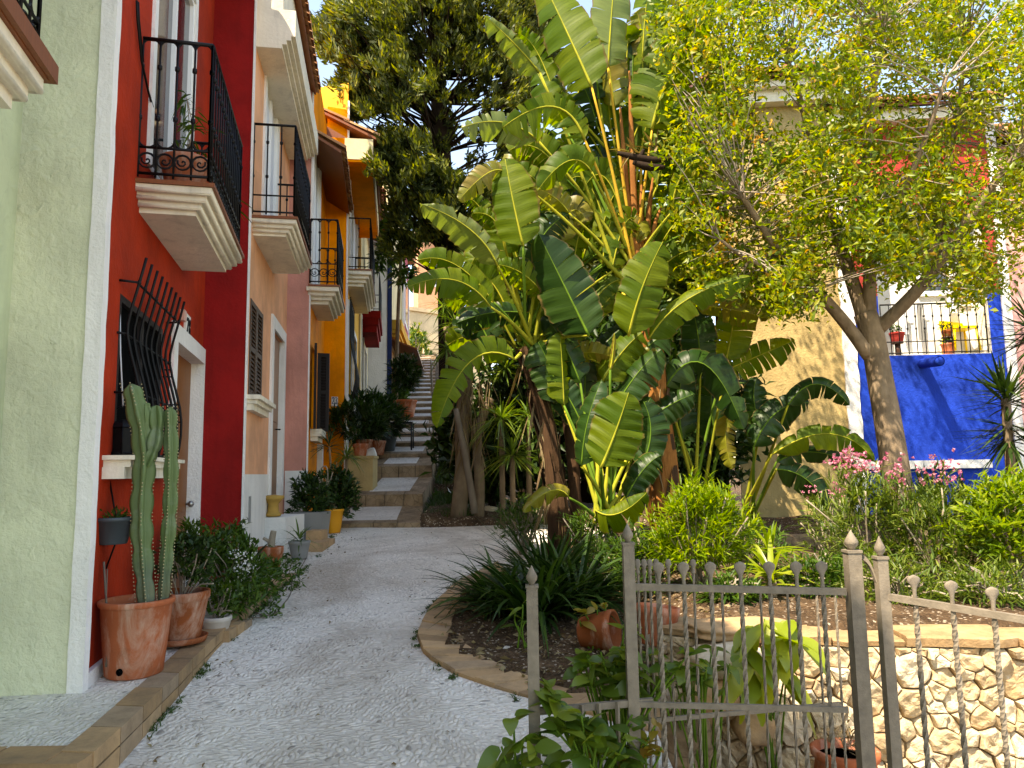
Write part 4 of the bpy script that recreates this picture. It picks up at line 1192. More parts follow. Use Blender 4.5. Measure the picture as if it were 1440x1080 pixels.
def whorls(C, A, per, L, W, spread=.9, prof='leaf', jit=.02, bend=.25, n=4, droop=.15, fold=.3):
    """a whorl of leaves round each tip C with axis A"""
    C = np.asarray(C, float); A = norm(np.asarray(A, float)); N = len(C)
    Cc = np.repeat(C, per, 0); Ac = np.repeat(A, per, 0)
    R = rand_dirs(N*per); R = norm(R-Ac*np.sum(R*Ac, 1, keepdims=True))
    s = rng.uniform(spread*.5, spread*1.3, (N*per, 1))
    D = norm(Ac+R*s)
    Bp = Cc+rng.normal(0, jit, (N*per, 3))-Ac*rng.uniform(0, jit*4, (N*per, 1))
    l = L*rng.uniform(.65, 1.2, N*per); w = W*rng.uniform(.75, 1.2, N*per)
    if prof == 'leaf':
        return leaves(Bp, D, Ac+rng.normal(0, .35, Ac.shape), l, w, fold, bend)
    return blades(Bp, D, l, w, droop*rng.uniform(.3, 1.6, N*per), n=n, prof=prof, fold=fold, twist=.3)
def rosette(c, n, L, W, axis=(0, 0, 1), lo=-.3, hi=1.0, droop=.25, prof='lance', nseg=6, fold=.25, stem=.05):
    """spiky head of blades; lo/hi: elevation range (sin)"""
    a = rng.uniform(0, 2*np.pi, n); z = rng.uniform(lo, hi, n); r = np.sqrt(np.maximum(0, 1-z*z))
    D = np.stack([r*np.cos(a), r*np.sin(a), z], 1)
    ax = V(axis).normalized(); q = V((0, 0, 1)).rotation_difference(ax).to_matrix()
    D = D@np.array(q).T
    B = np.array(c)+D*.02+np.array(ax)*(rng.uniform(-1, 1, n)*stem)[:, None]
    return blades(B, D, L*rng.uniform(.7, 1.1, n), W*rng.uniform(.8, 1.15, n), droop*rng.uniform(.3, 1.5, n), nseg, fold, prof, twist=.15)
def tubes_mb(mb, pts, r0, r1, n=6, mi=0, wob=0.0):
    pts = [V(p) for p in pts]
    k = max(6, 4*len(pts)); out = resample(smooth_pts(pts), k)
    rs = [r0+(r1-r0)*i/(k-1) for i in range(k)]
    if wob: out = [p+V((random.uniform(-wob, wob), random.uniform(-wob, wob), 0)) if 0 < i < k-1 else p for i, p in enumerate(out)]
    mb.tube(out, rs, n, mi)
    return out
def smooth_pts(pts, it=2):
    for _ in range(it):
        if len(pts) < 3: return pts
        o = [pts[0]]
        for a, b in zip(pts, pts[1:]): o += [a.lerp(b, .25), a.lerp(b, .75)]
        o.append(pts[-1]); pts = o
    return pts
def qobj(name, v, q, mat, parent): return np_mesh(name, v, q, mat, parent)

def pot_mesh(c, r_top, r_bot, h, rim=.03, mat='terra', parent=None, name='pot', n=28, saucer=False, wob=.0):
    b = MB(); c = V(c)
    pr_ = [(r_bot*.93, 0), (r_bot, .012), (r_bot+(r_top*.94-r_bot)*.5, h*.44), (r_top*.94, h-rim*1.3), (r_top*.95, h-rim*1.25), (r_top, h-rim), (r_top*1.015, h-rim*.4), (r_top, h), (r_top-.022, h+.002), (r_top-.03, h-.03), (r_top-.035, h-.06)]
    b.lathe(pr_, c, n)
    o = b.build(name, M[mat], parent)
    s = MB(); s.lathe([(0.001, h-.05), (r_top*.5, h-.04), (r_top-.033, h-.05)], c, 16); s.build('soil', M['soil'], o)
    if saucer:
        s = MB(); s.lathe([(r_bot*1.0, -.001), (r_bot*1.3, .005), (r_bot*1.42, .045), (r_bot*1.36, .047), (r_bot*1.25, .016)], c, n); s.build('saucer', M[mat], parent)
    return o
def bush_tips(c, rx, ry, rz, n, low=-.5, shell=.55):
    d = rand_dirs(n); d[:, 2] = np.where(d[:, 2] < low, -d[:, 2], d[:, 2])
    r = rng.uniform(shell, 1, (n, 1))**.6*(1+.22*np.sin(d[:, :1]*5+c[0]*3)*np.cos(d[:, 1:2]*4+d[:, 2:]*5))
    return np.array(c)+d*r*np.array([rx, ry, rz]), norm(d+np.array([0, 0, .7]))
def stems(name, basep, tips, parent, mat='twig', k=14, r=.008):
    b = MB(); ix = rng.choice(len(tips), min(k, len(tips)), replace=False)
    for i in ix:
        t = V(tips[i]); p = V(basep)+V((random.uniform(-.04, .04), random.uniform(-.04, .04), 0))
        m_ = p.lerp(t, .5)+V((random.uniform(-.05, .05), random.uniform(-.05, .05), .06))
        b.tube(smooth_pts([p, m_, t], 1), [r, r*.8, r*.65, r*.4, r*.3, r*.25][:len(smooth_pts([p, m_, t], 1))] if False else r*.7, 4)
    return b.build(name, M[mat], parent)
def ground_at(x, y):
    if y > 12.2 and x < xr_st(y)+.1: return zst(y)
    if inpoly(x, y, bed_poly): return soil_z(x, y)
    if x < kxi(min(y, 12)) and y < 12.15: return max(pav_z(y), path_z(y)+.006)
    return path_z(min(y, 12.2))

# ------------------------------------------------------------------ pots on the left pavement
def on(px, py, Y): p = P(px, py, Y); return V((p.x, p.y, ground_at(p.x, p.y)))
# columnar cactus in the big pot
c = on(189, 930, 4.86)
t = thing('potted_cactus', 'tall ribbed columnar cactus in a big pale terracotta pot in front of the red wall', 'cactus', c)
o = pot_mesh(c, .222, .168, .46, .03, 'terra', t, 'pot', 32)
b = MB(); hp = c+V((.0, -.178, .055)); b.lathe([(.0, 0), (.022, .001)], hp, 10, axis=(0, -1, .1)); b.build('drain_hole', M['grille_dark'], o)
def cactus_col(mb, pts, wid, ribs=4, seed=0, seg=.19):
    pts = resample(smooth_pts([V(p) for p in pts]), 46); m_ = len(pts); n = ribs*6
    L_ = sum((a-b_).length for a, b_ in zip(pts, pts[1:]))
    vs = []
    for i, p in enumerate(pts):
        tt = i/(m_-1); T = (pts[min(i+1, m_-1)]-pts[max(i-1, 0)]).normalized()
        a = V((1, 0, 0)); a = (a-T*a.dot(T)).normalized(); bb = T.cross(a)
        s = L_*tt/seg
        w_ = wid*(.66+.34*abs(math.sin(math.pi*s+seed))**.7)*(1 if tt < .93 else math.sqrt(max(.02, 1-((tt-.93)/.07)**2)))
        w_ *= .72+.28*min(1, tt*3)
        for k in range(n):
            an = 2*math.pi*k/n+seed
            star = .30+.70*abs(math.cos((an-seed)*ribs/2))**2.2
            vs.append(p+(a*math.cos(an)+bb*math.sin(an))*w_*star)
    fs = [(i*n+k, i*n+(k+1) % n, (i+1)*n+(k+1) % n, (i+1)*n+k) for i in range(m_-1) for k in range(n)]
    fs.append(tuple(range((m_-1)*n, m_*n)))
    mb.mesh(vs, fs, 0, True)
cy = 4.84
for q, w_, sd_ in (([(206, 850, cy), (199, 760, cy), (199, 700, cy), (204, 650, cy), (199, 600, cy-.05), (184, 540, cy-.08)], .072, .4),
                   ([(229, 850, cy+.08), (236, 760, cy+.06), (240, 700, cy+.05), (241, 640, cy+.03), (239, 572, cy+.03)], .05, .1)):
    b = MB(); pp = [P(*k) for k in q]; cactus_col(b, pp, w_, 4, sd_)
    if w_ > .06:
        cactus_col(b, [P(206, 655, cy), P(217, 630, cy), P(222, 600, cy), P(220, 570, cy)], .056, 4, .9, .14)
        cactus_col(b, [P(201, 620, cy), P(207, 600, cy-.02), P(205, 566, cy-.04)], .036, 4, .2, .12)
    o = b.build('stem', M['cactus'], t)
    sp_b = MB(); n_ = len(pp)
    for i, p in enumerate(resample(smooth_pts(pp), 60)):
        for k in range(4):
            an = sd_+math.pi/2*k; d_ = V((math.cos(an), math.sin(an), 0)); q = p+d_*w_*.82
            sp_b.lathe([(.004, 0), (.005, .004), (.001, .007)], q, 5, axis=d_)
    sp_b.build('spines', M['spike'], o)['kind'] = 'stuff'
b = MB()
for k in range(9): b.tube([P(150+k*.5, 938-k*3, 4.7), P(149, 850, 4.75), P(151, 800, 4.8)][0:3], .004, 4) if k == 0 else None
b.tube([P(149, 938, 4.72), P(151, 870, 4.75), P(146, 790, 4.8)], .007, 5); b.build('cane', M['stick'], t)

c = on(253, 898, 5.55)
t = thing('potted_shrub', 'leafy dark green shrub in a brown terracotta pot standing on a saucer behind the cactus', 'potted plant', c)
pot_mesh(c+V((0, 0, .02)), .195, .135, .36, .05, 'terra2', t, 'pot', 28, saucer=True)
tp, ax = bush_tips(c+V((.02, .05, .56)), .24, .2, .28, 60)
v, q = whorls(tp, ax, 9, .075, .028, 1.0)
qobj('foliage', v, q, M['lv_dark'], t); stems('stems', c+V((0, 0, .3)), tp, t)

c = on(303, 886, 6.1); c.x += .0
t = thing('potted_shrub', 'pale clay pot of trailing green leaves at the kerb, in front of a bushy planting', 'potted plant', c)
pot_mesh(c, .122, .085, .175, .03, 'pale_pot', t, 'pot', 24)
tp, ax = bush_tips(c+V((0, .05, .28)), .17, .15, .18, 46)
v, q = whorls(tp, ax, 8, .06, .026, 1.0); qobj('foliage', v, q, M['lv_mid'], t); stems('stems', c+V((0, 0, .12)), tp, t)
b = MB()
c = on(330, 880, 6.25)
for i in range(3): b.box((c.x-.07+.005*i, c.y-.25+i*.165, c.z-.06), (c.x+.05+.005*i, c.y-.09+i*.165, c.z+.07+.01*(i % 2)))
tag(b.build('brick_block', M['brick']), 'row of loose yellowish bricks beside the pale clay pot', 'brick')

# bushy planting at the corner of the red and crimson walls
c = on(325, 840, 6.9)
t = thing('leafy_shrub', 'bushy green shrub with tiny white flowers spilling over the pavement below the crimson wall', 'shrub', c)
parts_ = []; tps = []
for (px_, py_, Y_, rx, rz) in ((300, 790, 6.8, .28, .33), (345, 800, 6.8, .26, .26), (330, 835, 6.5, .26, .22), (265, 775, 6.3, .2, .26), (370, 810, 7.2, .2, .2), (318, 765, 7.1, .24, .26)):
    tp, ax = bush_tips(P(px_, py_, Y_), rx, .24, rz, 62, -.9, .3); tps.append(tp)
    parts_.append(whorls(tp, ax, 8, .085, .024, 1.0))
v, q = join(parts_); qobj('foliage', v, q, M['lv_mid'], t); tps = np.concatenate(tps); stems('stems', c, tps, t, k=40)
C = np.array([P(random.uniform(325, 352), random.uniform(775, 808), 6.45) for _ in range(22)])
v, q = whorls(C, rand_dirs(22, .5), 5, .022, .018, 1.6); qobj('flowers', v, q, M['petalw'], t)['kind'] = 'stuff'
c = on(345, 800, 7.6)
t = thing('broad_leaf_plant', 'upright plant with long glossy pointed leaves against the crimson wall', 'plant', c)
B = []; D = []
for (bx, by, tx, ty) in ((290, 810, 282, 735), (300, 810, 310, 730), (305, 800, 333, 722), (312, 800, 325, 735), (345, 800, 352, 742), (345, 800, 338, 728), (350, 800, 378, 757), (350, 810, 368, 790), (295, 805, 298, 750), (335, 800, 342, 760)):
    a = P(bx, by, 7.3); e = P(tx, ty, 7.2); B.append(a); D.append(e-a)
D = np.array(D); Ls = np.linalg.norm(D, axis=1)
v, q = blades(np.array(B), D, Ls, .085, .12, 7, .3, 'oval', twist=.6); qobj('foliage', v, q, M['lv_dark'], t)
# ground runners
c = on(385, 820, 7.4)
t = thing('creeping_plant', 'low creeping weeds and bare runners trailing across the edge of the path', 'plant', c)
b = MB()
for pts in ([(352, 858), (370, 866), (385, 866), (398, 850), (408, 838), (412, 822), (406, 805), (411, 790)], [(388, 826), (392, 818), (388, 808)], [(380, 828), (400, 825)], [(415, 810), (428, 790), (432, 782)], [(372, 868), (350, 869)]):
    tubes_mb(b, [G(x, y, .012) for x, y in pts], .006, .004, 5)
b.build('runners', M['stick'], t)
C = np.array([G(random.uniform(365, 425), random.uniform(770, 830), .03) if random.random() < .75 else G(random.uniform(350, 400), random.uniform(830, 866), .02) for _ in range(150)])
kx = np.array([fl(p[1])+.38 for p in C]); C[:, 0] = np.minimum(C[:, 0], kx)
v, q = whorls(C, rand_dirs(150, 1.5), 7, .06, .022, 1.3); qobj('foliage', v, q, M['lv_mid'], t)

# pots by the peach house door
def simple_plant(name, label, cat, c, foliage, mat, pot=None, group=None):
    t = thing(name, label, cat, c, group)
    if pot: pot_mesh(c, *pot[0:4], pot[4], t, 'pot', 20)
    v, q = foliage; qobj('foliage', v, q, M[mat], t); return t
c = on(381, 765, 8.85)
t = thing('potted_shrub', 'reddish clay pot holding a bare pruned stump, beside the whitewashed plinth', 'potted plant', c)
pot_mesh(c, .145, .105, .26, .07, 'terra2', t)
b = MB(); tubes_mb(b, [c+V((0, 0, .2)), c+V((.01, 0, .34)), c+V((.03, 0, .44))], .045, .035, 7); tubes_mb(b, [c+V((.01, 0, .3)), c+V((-.09, 0, .36))], .025, .018, 6); b.build('stump', M['bark_grey'], t)
v, q = whorls([c+V((0, 0, .26))], [(0, 0, 1)], 12, .08, .02, 1.5); qobj('foliage', v, q, M['lv_mid'], t)
c = on(421, 768, 9.5)
t = simple_plant('potted_plant', 'grey plastic pot of spiky green leaves in front of the stone doorstep', 'potted plant', c, rosette(c+V((0, 0, .22)), 26, .36, .022, lo=.1, droop=.5), 'lv_mid', (.135, .095, .22, .03, 'plastic_grey'))
c = on(448, 752, 10.3)
b = MB(); 
for k, (w_, d_, h_) in enumerate(((.26, .7, .10), (.22, .32, .22))): b.box((c.x-w_/2-.1*k, c.y-.3+.44*k, c.z-.1), (c.x+w_/2-.1*k, c.y-.3+d_+.44*k-.001, c.z+h_+.001*k))
tag(b.build('doorstep', M['brick']), 'yellowish stone doorstep below the peach house door', 'doorstep')
c = on(386, 722, 10.2)
b = MB(); b.lathe([(.1, 0), (.11, .03), (.075, .06), (.07, .16), (.1, .2), (.14, .23), (.14, .27), (.02, .28)], P(384, 726, 10.0), 12)
tag(b.build('stone_pedestal', plain('worn_ochre_stone', rgb('a8843f'), .85, 0, 8, .4, .4)), 'small ochre moulded pedestal on the ledge beside the peach house door', 'pedestal')
b = MB(); p_ = P(384, 727, 10.0); b.box((p_.x-.5, p_.y-.16, .3), (p_.x+.22, p_.y+.7, p_.z))
tag(b.build('door_ledge', M['whitew']), 'whitewashed ledge in front of the peach house door', 'ledge')
c = on(443, 738, 11.0); c.x -= .06
t = thing('planter_box', 'dark grey rectangular planter box with mixed foliage near the steps', 'planter', c)
b = MB(); s0, s1 = .2, .235
q0 = [c+V((x, y, 0)) for x, y in ((-s0, -.2), (s0, -.2), (s0, .2), (-s0, .2))]; q1 = [c+V((x, y, .40)) for x, y in ((-s1, -.23), (s1, -.23), (s1, .23), (-s1, .23))]
b.hexa(q0+q1); b.build('box', M['plastic_grey'], t)
tp, ax = bush_tips(c+V((-.02, .1, .62)), .30, .22, .40, 130, -.9, .2); v, q = whorls(tp, ax, 9, .12, .03, 1.0); qobj('foliage', v, q, M['lv_dark'], t)
c = on(466, 726, 11.7)
t = thing('potted_plant', 'ochre yellow pot overflowing with dark leaves at the foot of the steps', 'potted plant', c)
pot_mesh(c, .19, .14, .36, .03, 'yellow_pot', t)
tp, ax = bush_tips(c+V((.06, .15, .60)), .36, .26, .42, 150, -.9, .2); v, q = whorls(tp, ax, 9, .13, .034, 1.0); qobj('foliage', v, q, M['lv_dark'], t)
b = MB(); 
for pts in ([(447, 715), (451, 690), (457, 675), (463, 680), (468, 664)], [(456, 690), (450, 660), (455, 655), (461, 656), (461, 690)], [(452, 700), (460, 686), (458, 672)]): tubes_mb(b, [P(x, y, 11.3) for x, y in pts], .014, .008, 5)
tag(b.build('driftwood', M['bark_grey']), 'pale twisted bare branch leaning over the planter box', 'branch')
c = on(466, 705, 12.6); hd = P(463, 628, 12.6)
t = thing('spiky_palm', 'thin stemmed spiky dracaena with a star of narrow leaves against the orange wall', 'plant', c)
b = MB(); tubes_mb(b, [c, c.lerp(hd, .5)+V((.03, 0, 0)), hd], .022, .018, 6); b.build('trunk', M['bark'], t)
v, q = rosette(hd, 46, .5, .026, lo=-.35, droop=.25); qobj('foliage', v, q, M['lv_yucca'], t)
c = on(488, 690, 13.0); hd = P(487, 645, 13.0)
t = thing('spiky_palm', 'second spiky plant with arching blades beside the cream block', 'plant', c)
v, q = rosette(hd, 50, .42, .03, lo=-.2, droop=.6); qobj('foliage', v, q, M['lv_drac'], t)
b = MB(); tubes_mb(b, [c, hd], .03, .02, 6); b.build('trunk', M['bark'], t)
# cream block with an orange pot, white stand, dark pots and iron table further up
p_ = P(508, 672, 14.6); gz_ = zst(14.6)-.2
b = MB(); b.box((p_.x-.26, 14.4, gz_-.2), (p_.x+.26, 14.9, P(508, 645, 14.6).z)); b.box((p_.x-.28, 14.38, P(508, 645, 14.6).z+.001), (p_.x+.28, 14.92, P(508, 645, 14.6).z+.05))
tag(b.build('masonry_block', M['yellowwall']), 'cream painted masonry block standing at the left side of the steps', 'block')
zt_b = P(508, 645, 14.6).z+.05
c = V((p_.x-.02, 14.6, zt_b))
t = thing('potted_plant', 'orange clay pot with dark strappy leaves, on top of the cream block', 'potted plant', c)
pot_mesh(c, .15, .11, .24, .05, 'terra', t); tp, ax = bush_tips(c+V((-.1, .1, .62)), .55, .3, .45, 120); v, q = whorls(tp, ax, 9, .22, .04, 1.0, prof='lance'); qobj('foliage', v, q, M['lv_dark'], t)
b = MB(); pts = [P(x, y, 14.9) for x, y in ((517, 672), (518, 655), (519, 645), (522, 638), (528, 636))]
b.tube(resample(smooth_pts(pts), 12), [.06, .055, .055, .06, .07, .085, .1, .12, .13, .13, .12, .1], 10); b.lathe([(.0, 0), (.09, .0), (.09, .04), (.05, .07)], P(517, 675, 14.9), 10)
tag(b.build('pedestal_stand', M['trim']), 'white curved ceramic pedestal standing beside the cream block', 'stand')
for (px_, py_, Y_, r_, h_, mt, lab, fr_c, nn, ll) in (
    (530, 630, 16.6, .2, .32, 'terra2', 'dark clay pot of tall glossy leaves halfway along the row left of the steps', (-.05, .1, .85), 60, .26),
    (546, 625, 17.4, .2, .34, 'plastic_dark', 'black pot of drooping dark leaves, next to the iron table', (0, .1, .8), 60, .24),
    (512, 628, 16.2, .18, .3, 'terra2', 'brown pot with spreading dark shrub below the ochre window grille', (-.1, .1, .75), 60, .22),
    (570, 583, 21.5, .34, .5, 'terra', 'bright orange clay pot with leafy bush, in the middle of the steps', (-.05, .1, 1.25), 90, .2)):
    p_ = P(px_, py_, Y_); gz_ = p_.z-h_*.5; c = V((p_.x, p_.y, max(gz_, zst(p_.y)-.02)))
    t = thing('potted_plant', lab, 'potted plant', c); pot_mesh(c, r_, r_*.72, h_, .05, mt, t)
    tp, ax = bush_tips(c+V(fr_c), .5, .35, .6, nn*2, -.9, .2); v, q = whorls(tp, ax, 9, ll, .045, 1.0, prof='lance'); qobj('foliage', v, q, M['lv_dark'], t)
# iron table
c = V(P(566, 632, 17.6)); gz_ = zst(17.6)
t = thing('iron_table', 'small black iron side table standing on the steps', 'table', (c.x, c.y, gz_))
zt_ = P(566, 594, 17.6).z
b = MB(); b.box((c.x-.27, c.y-.2, zt_-.03), (c.x+.27, c.y+.2, zt_)); b.build('tabletop', M['iron'], t)
b = MB()
b.tube([(c.x-.22, c.y-.16, zt_-.3), (c.x+.22, c.y-.16, zt_-.3)], .015, 5); b.build('stretcher', M['iron'], t)
for sx in (-1, 1):
    for sy in (-1, 1): b = MB(); b.tube([(c.x+.23*sx, c.y+.16*sy, gz_-.05), (c.x+.23*sx, c.y+.16*sy, zt_-.03)], .018, 6); b.build('leg', M['iron'], t)
# plants along the far house fronts
for (px_, py_, Y_, rx, rz, mt, lab) in ((556, 545, 26, .55, .75, 'lv_dark', 'dark climbing shrub under the brown awning'), (572, 520, 30, .6, 1.0, 'lv_dark', 'dark bushy shrub at the pink house corner'),
        (585, 500, 40, .9, 1.7, 'lv_mid', 'green shrub in front of the cream archway'), (560, 575, 22.5, .4, .5, 'lv_mid', 'low leafy shrub behind the orange clay pot')):
    p_ = P(px_, py_, Y_); t = thing('lane_shrub', lab, 'shrub', (p_.x, p_.y, zst(p_.y)))
    tp, ax = bush_tips(p_, rx, rx, rz, 110, -.9, .3); v, q = whorls(tp, ax, 8, .22*Y_/25, .07, 1.0); qobj('foliage', v, q, M[mt], t); stems('stems', (p_.x, p_.y, zst(p_.y)), tp, t, k=10, r=.02)
p_ = P(586, 484, 44); t = thing('flowering_vine', 'yellow and lime green vine filling the archway at the top of the lane', 'vine', (p_.x, p_.y, p_.z-1.5))
tp, ax = bush_tips(p_, .75, .5, 1.3, 150, -1, .1); v, q = whorls(tp, ax, 8, .22, .10, 1.0); qobj('foliage', v, q, M['lv_vine'], t)
stems('stems', (p_.x, p_.y, p_.z-1.5), tp, t, k=10, r=.02)
b = MB(); a = P(608, 560, 25); e = P(607, 512, 25); b.tube([(a.x, a.y, zst(a.y)-.1), e], .025, 6); b.tube([e, P(606, 505, 29)], .022, 6); pp = P(606, 505, 29); b.tube([pp, (pp.x, pp.y, zst(pp.y)-.1)], .025, 6)
tag(b.build('handrail', M['rust']), 'thin metal handrail at the right edge of the upper steps', 'handrail')

# lantern and hanging pot by the red window
lp = P(171, 618, 5.02)
t = thing('lantern', 'black lantern hanging from a pale cord beside the red wall window', 'lantern', lp)
b = MB(); b.lathe([(.085, -.115), (.09, -.10), (.075, -.095), (.075, .075), (.09, .08), (.07, .105), (.03, .13), (.0, .135)], lp, 6, sm=False)
for k in range(6):
    an = math.pi/3*k; d_ = V((math.cos(an), math.sin(an), 0))*.081; b.tube([lp+d_+UP*-.1, lp+d_+UP*.08], .006, 4)
b.tube(ring_pts(lp+UP*.17, .055, V((1, 0, 0)), UP, 12, 0, math.pi), .006, 5); b.build('cage', M['iron'], t)
b = MB(); top_ = P(168, 379, 5.0); b.tube([lp+UP*.22, lp.lerp(top_, .5), top_], .005, 5); b.build('cord', M['lace'], t)
hp = P(158, 746, 4.86)
t = thing('hanging_pot', 'dark slate plastic pot hanging on a thin rod below the red window sill', 'hanging pot', hp)
b = MB(); b.lathe([(.085, -.085), (.09, -.08), (.122, .06), (.134, .062), (.134, .085), (.12, .085), (.115, .05)], hp, 22); b.lathe([(0.001, .05), (.11, .05)], hp, 16); b.build('pot', M['plastic_dark'], t)
b = MB(); b.tube([P(153, 668, 4.95), hp+V((-.03, .1, .06)), hp+V((-.03, .11, -.08)), P(149, 800, 4.94)], .006, 5); b.build('rod', M['iron'], t)
tp, ax = bush_tips(hp+V((0, 0, .08)), .09, .09, .05, 20); v, q = whorls(tp, ax, 7, .05, .015, 1.2); qobj('foliage', v, q, M['lv_mid'], t)
# pot and trailing plant on the red balcony
pc = R.pt((RED_S[0]+.42), RED_Z+.035, .25)
t = thing('potted_plant', 'round terracotta pot standing behind the railing of the red house balcony', 'potted plant', pc)
pot_mesh(pc, .19, .13, .34, .05, 'terra', t)
tp = np.array([pc+V((random.uniform(-.05, .12), random.uniform(-.1, .15), random.uniform(.35, .95))) for _ in range(16)]); v, q = whorls(tp, rand_dirs(16, .4), 5, .16, .022, 1.0, prof='lance', droop=.5); qobj('foliage', v, q, M['lv_mid'], t); stems('stems', pc+UP*.3, tp, t, k=6, r=.006)
pc = R.pt(RED_S[1]-.15, RED_Z+.035, .3)
t = thing('trailing_plant', 'spray of long green leaves hanging out of the far end of the red balcony', 'plant', pc)
pot_mesh(pc, .1, .07, .17, .03, 'terra2', t)
e = [P(x, y, 7.8) for x, y in ((330, 275), (345, 285), (335, 295), (325, 290), (350, 297), (320, 270))]
st = V(P(318, 285, 7.7)); B = np.array([st]*14)+rng.normal(0, .03, (14, 3)); D = np.array([e[i % 6]-st for i in range(14)])+rng.normal(0, .05, (14, 3))
v, q = blades(B, D, np.linalg.norm(D, axis=1)*1.1, .05, .3, 6, .3, 'oval', twist=.6); qobj('foliage', v, q, M['lv_mid'], t)
b = MB(); tubes_mb(b, [pc+UP*.15, pc.lerp(st, .6)+UP*.25, st], .009, .006, 5); b.build('stem', M['stalk_green'], t)

# ------------------------------------------------------------------ retaining wall of rough stone
def clip(poly, a, b_, c_):
    out = []; n = len(poly)
    for i in range(n):
        p, q = poly[i], poly[(i+1) % n]; dp = a*p[0]+b_*p[1]-c_; dq = a*q[0]+b_*q[1]-c_
        if dp <= 0: out.append(p)
        if dp*dq < 0: f_ = dp/(dp-dq); out.append((p[0]+(q[0]-p[0])*f_, p[1]+(q[1]-p[1])*f_))
    return out
wl = smooth_pts(wall_line, 2)
cum = [0]
for a, b_ in zip(wl, wl[1:]): cum.append(cum[-1]+(b_-a).length)
WL = cum[-1]
def wpt(s, z, d=0):
    s = min(max(s, 0), WL-1e-6); i = max(0, int(np.searchsorted(cum, s, side='right'))-1); i = min(i, len(wl)-2)
    f_ = (s-cum[i])/(cum[i+1]-cum[i]); p = wl[i].lerp(wl[i+1], f_); u_ = (wl[i+1]-wl[i]).normalized(); n_ = V((u_.y, -u_.x, 0))
    return p+n_*d+UP*z
WT, WB = .60, -.46
t = thing('stone_wall', 'low retaining wall of rough cream limestone with a flat coping, behind the right fence', 'wall', wpt(2, WB))
b = MB(); nseg = 40
vs = []
for i in range(nseg+1):
    s = WL*i/nseg; vs += [wpt(s, WB, .0), wpt(s, WT, .0), wpt(s, WT, -.3), wpt(s, WB, -.3)]
fs = []
for i in range(nseg):
    for k in range(4): fs.append((i*4+k, (i+1)*4+k, (i+1)*4+(k+1) % 4, i*4+(k+1) % 4))
fs += [(0, 1, 2, 3)]
b.mesh(vs, fs); b.build('core', M['mortar'], t)
S_MAX = 5.2
seeds = []
tries = 0
while len(seeds) < 420 and tries < 14000:
    tries += 1
    s, z = random.uniform(-.1, S_MAX), random.uniform(WB, WT)
    rad = random.choice((.045, .06, .08, .11, .14, .18))*random.uniform(.8, 1.2)
    if all((s-a)**2+(z-c_)**2 > ((rad+r_)*.55)**2*1.9 for a, c_, r_ in seeds): seeds.append((s, z, rad))
b = MB()
for i, (s, z, rad) in enumerate(seeds):
    poly = [(s-.4, max(WB, z-.4)), (s+.4, max(WB, z-.4)), (s+.4, min(WT-.005, z+.4)), (s-.4, min(WT-.005, z+.4))]
    for j, (s2, z2, r2) in enumerate(seeds):
        if i == j or abs(s2-s) > .8: continue
        dx, dz = s2-s, z2-z; d2 = dx*dx+dz*dz
        cc = ((s2*s2+z2*z2)-(s*s+z*z)-(r2*r2-rad*rad)*.8)/2
        poly = clip(poly, dx, dz, cc)
        if len(poly) < 3: break
    if len(poly) < 3: continue
    cx = sum(p[0] for p in poly)/len(poly); cz = sum(p[1] for p in poly)/len(poly)
    # resample outline
    pts = []
    for p, q in zip(poly, poly[1:]+poly[:1]):
        L_ = math.hypot(p[0]-q[0], p[1]-q[1]); k = max(1, int(L_/.03))
        for m_ in range(k): pts.append((p[0]+(q[0]-p[0])*m_/k, p[1]+(q[1]-p[1])*m_/k))
    # round the corners
    for _ in range(0): pts = [((pts[k-1][0]+2*pts[k][0]+pts[(k+1) % len(pts)][0])/4, (pts[k-1][1]+2*pts[k][1]+pts[(k+1) % len(pts)][1])/4) for k in range(len(pts))]
    n = len(pts); dep_ = random.uniform(.03, .075); tx, tz = random.uniform(-.3, .3), random.uniform(-.3, .3); q1_, q2_ = random.uniform(0, 6), random.uniform(0, 6)
    rings = []
    for f_, d_ in ((.985, -.3), (.96, .55), (.88, .9), (.72, 1.0), (.50, 1.0), (.26, 1.0)):
        ring = []
        for (x, z_) in pts:
            xx, zz = cx+(x-cx)*f_, cz+(z_-cz)*f_
            ring.append(wpt(xx, zz, dep_*d_+((xx-cx)*tx+(zz-cz)*tz if d_ > 0 else 0)+(d_ > .4)*(.009*math.sin(31*xx+q1_)*math.sin(37*zz+q2_)+.007*math.sin(71*xx+q2_+9*zz)*math.sin(63*zz+q1_)+random.uniform(-.003, .003))))
        rings.append(ring)
    vs = [p for r_ in rings for p in r_]+[wpt(cx, cz, dep_)]
    fs = [(a*n+k, a*n+(k+1) % n, (a+1)*n+(k+1) % n, (a+1)*n+k) for a in range(5) for k in range(n)]+[(5*n+k, 5*n+(k+1) % n, 6*n) for k in range(n)]
    b.mesh(vs, fs, 0, False)
b.build('stones', M['lime'], t)
b = MB(); s = .02
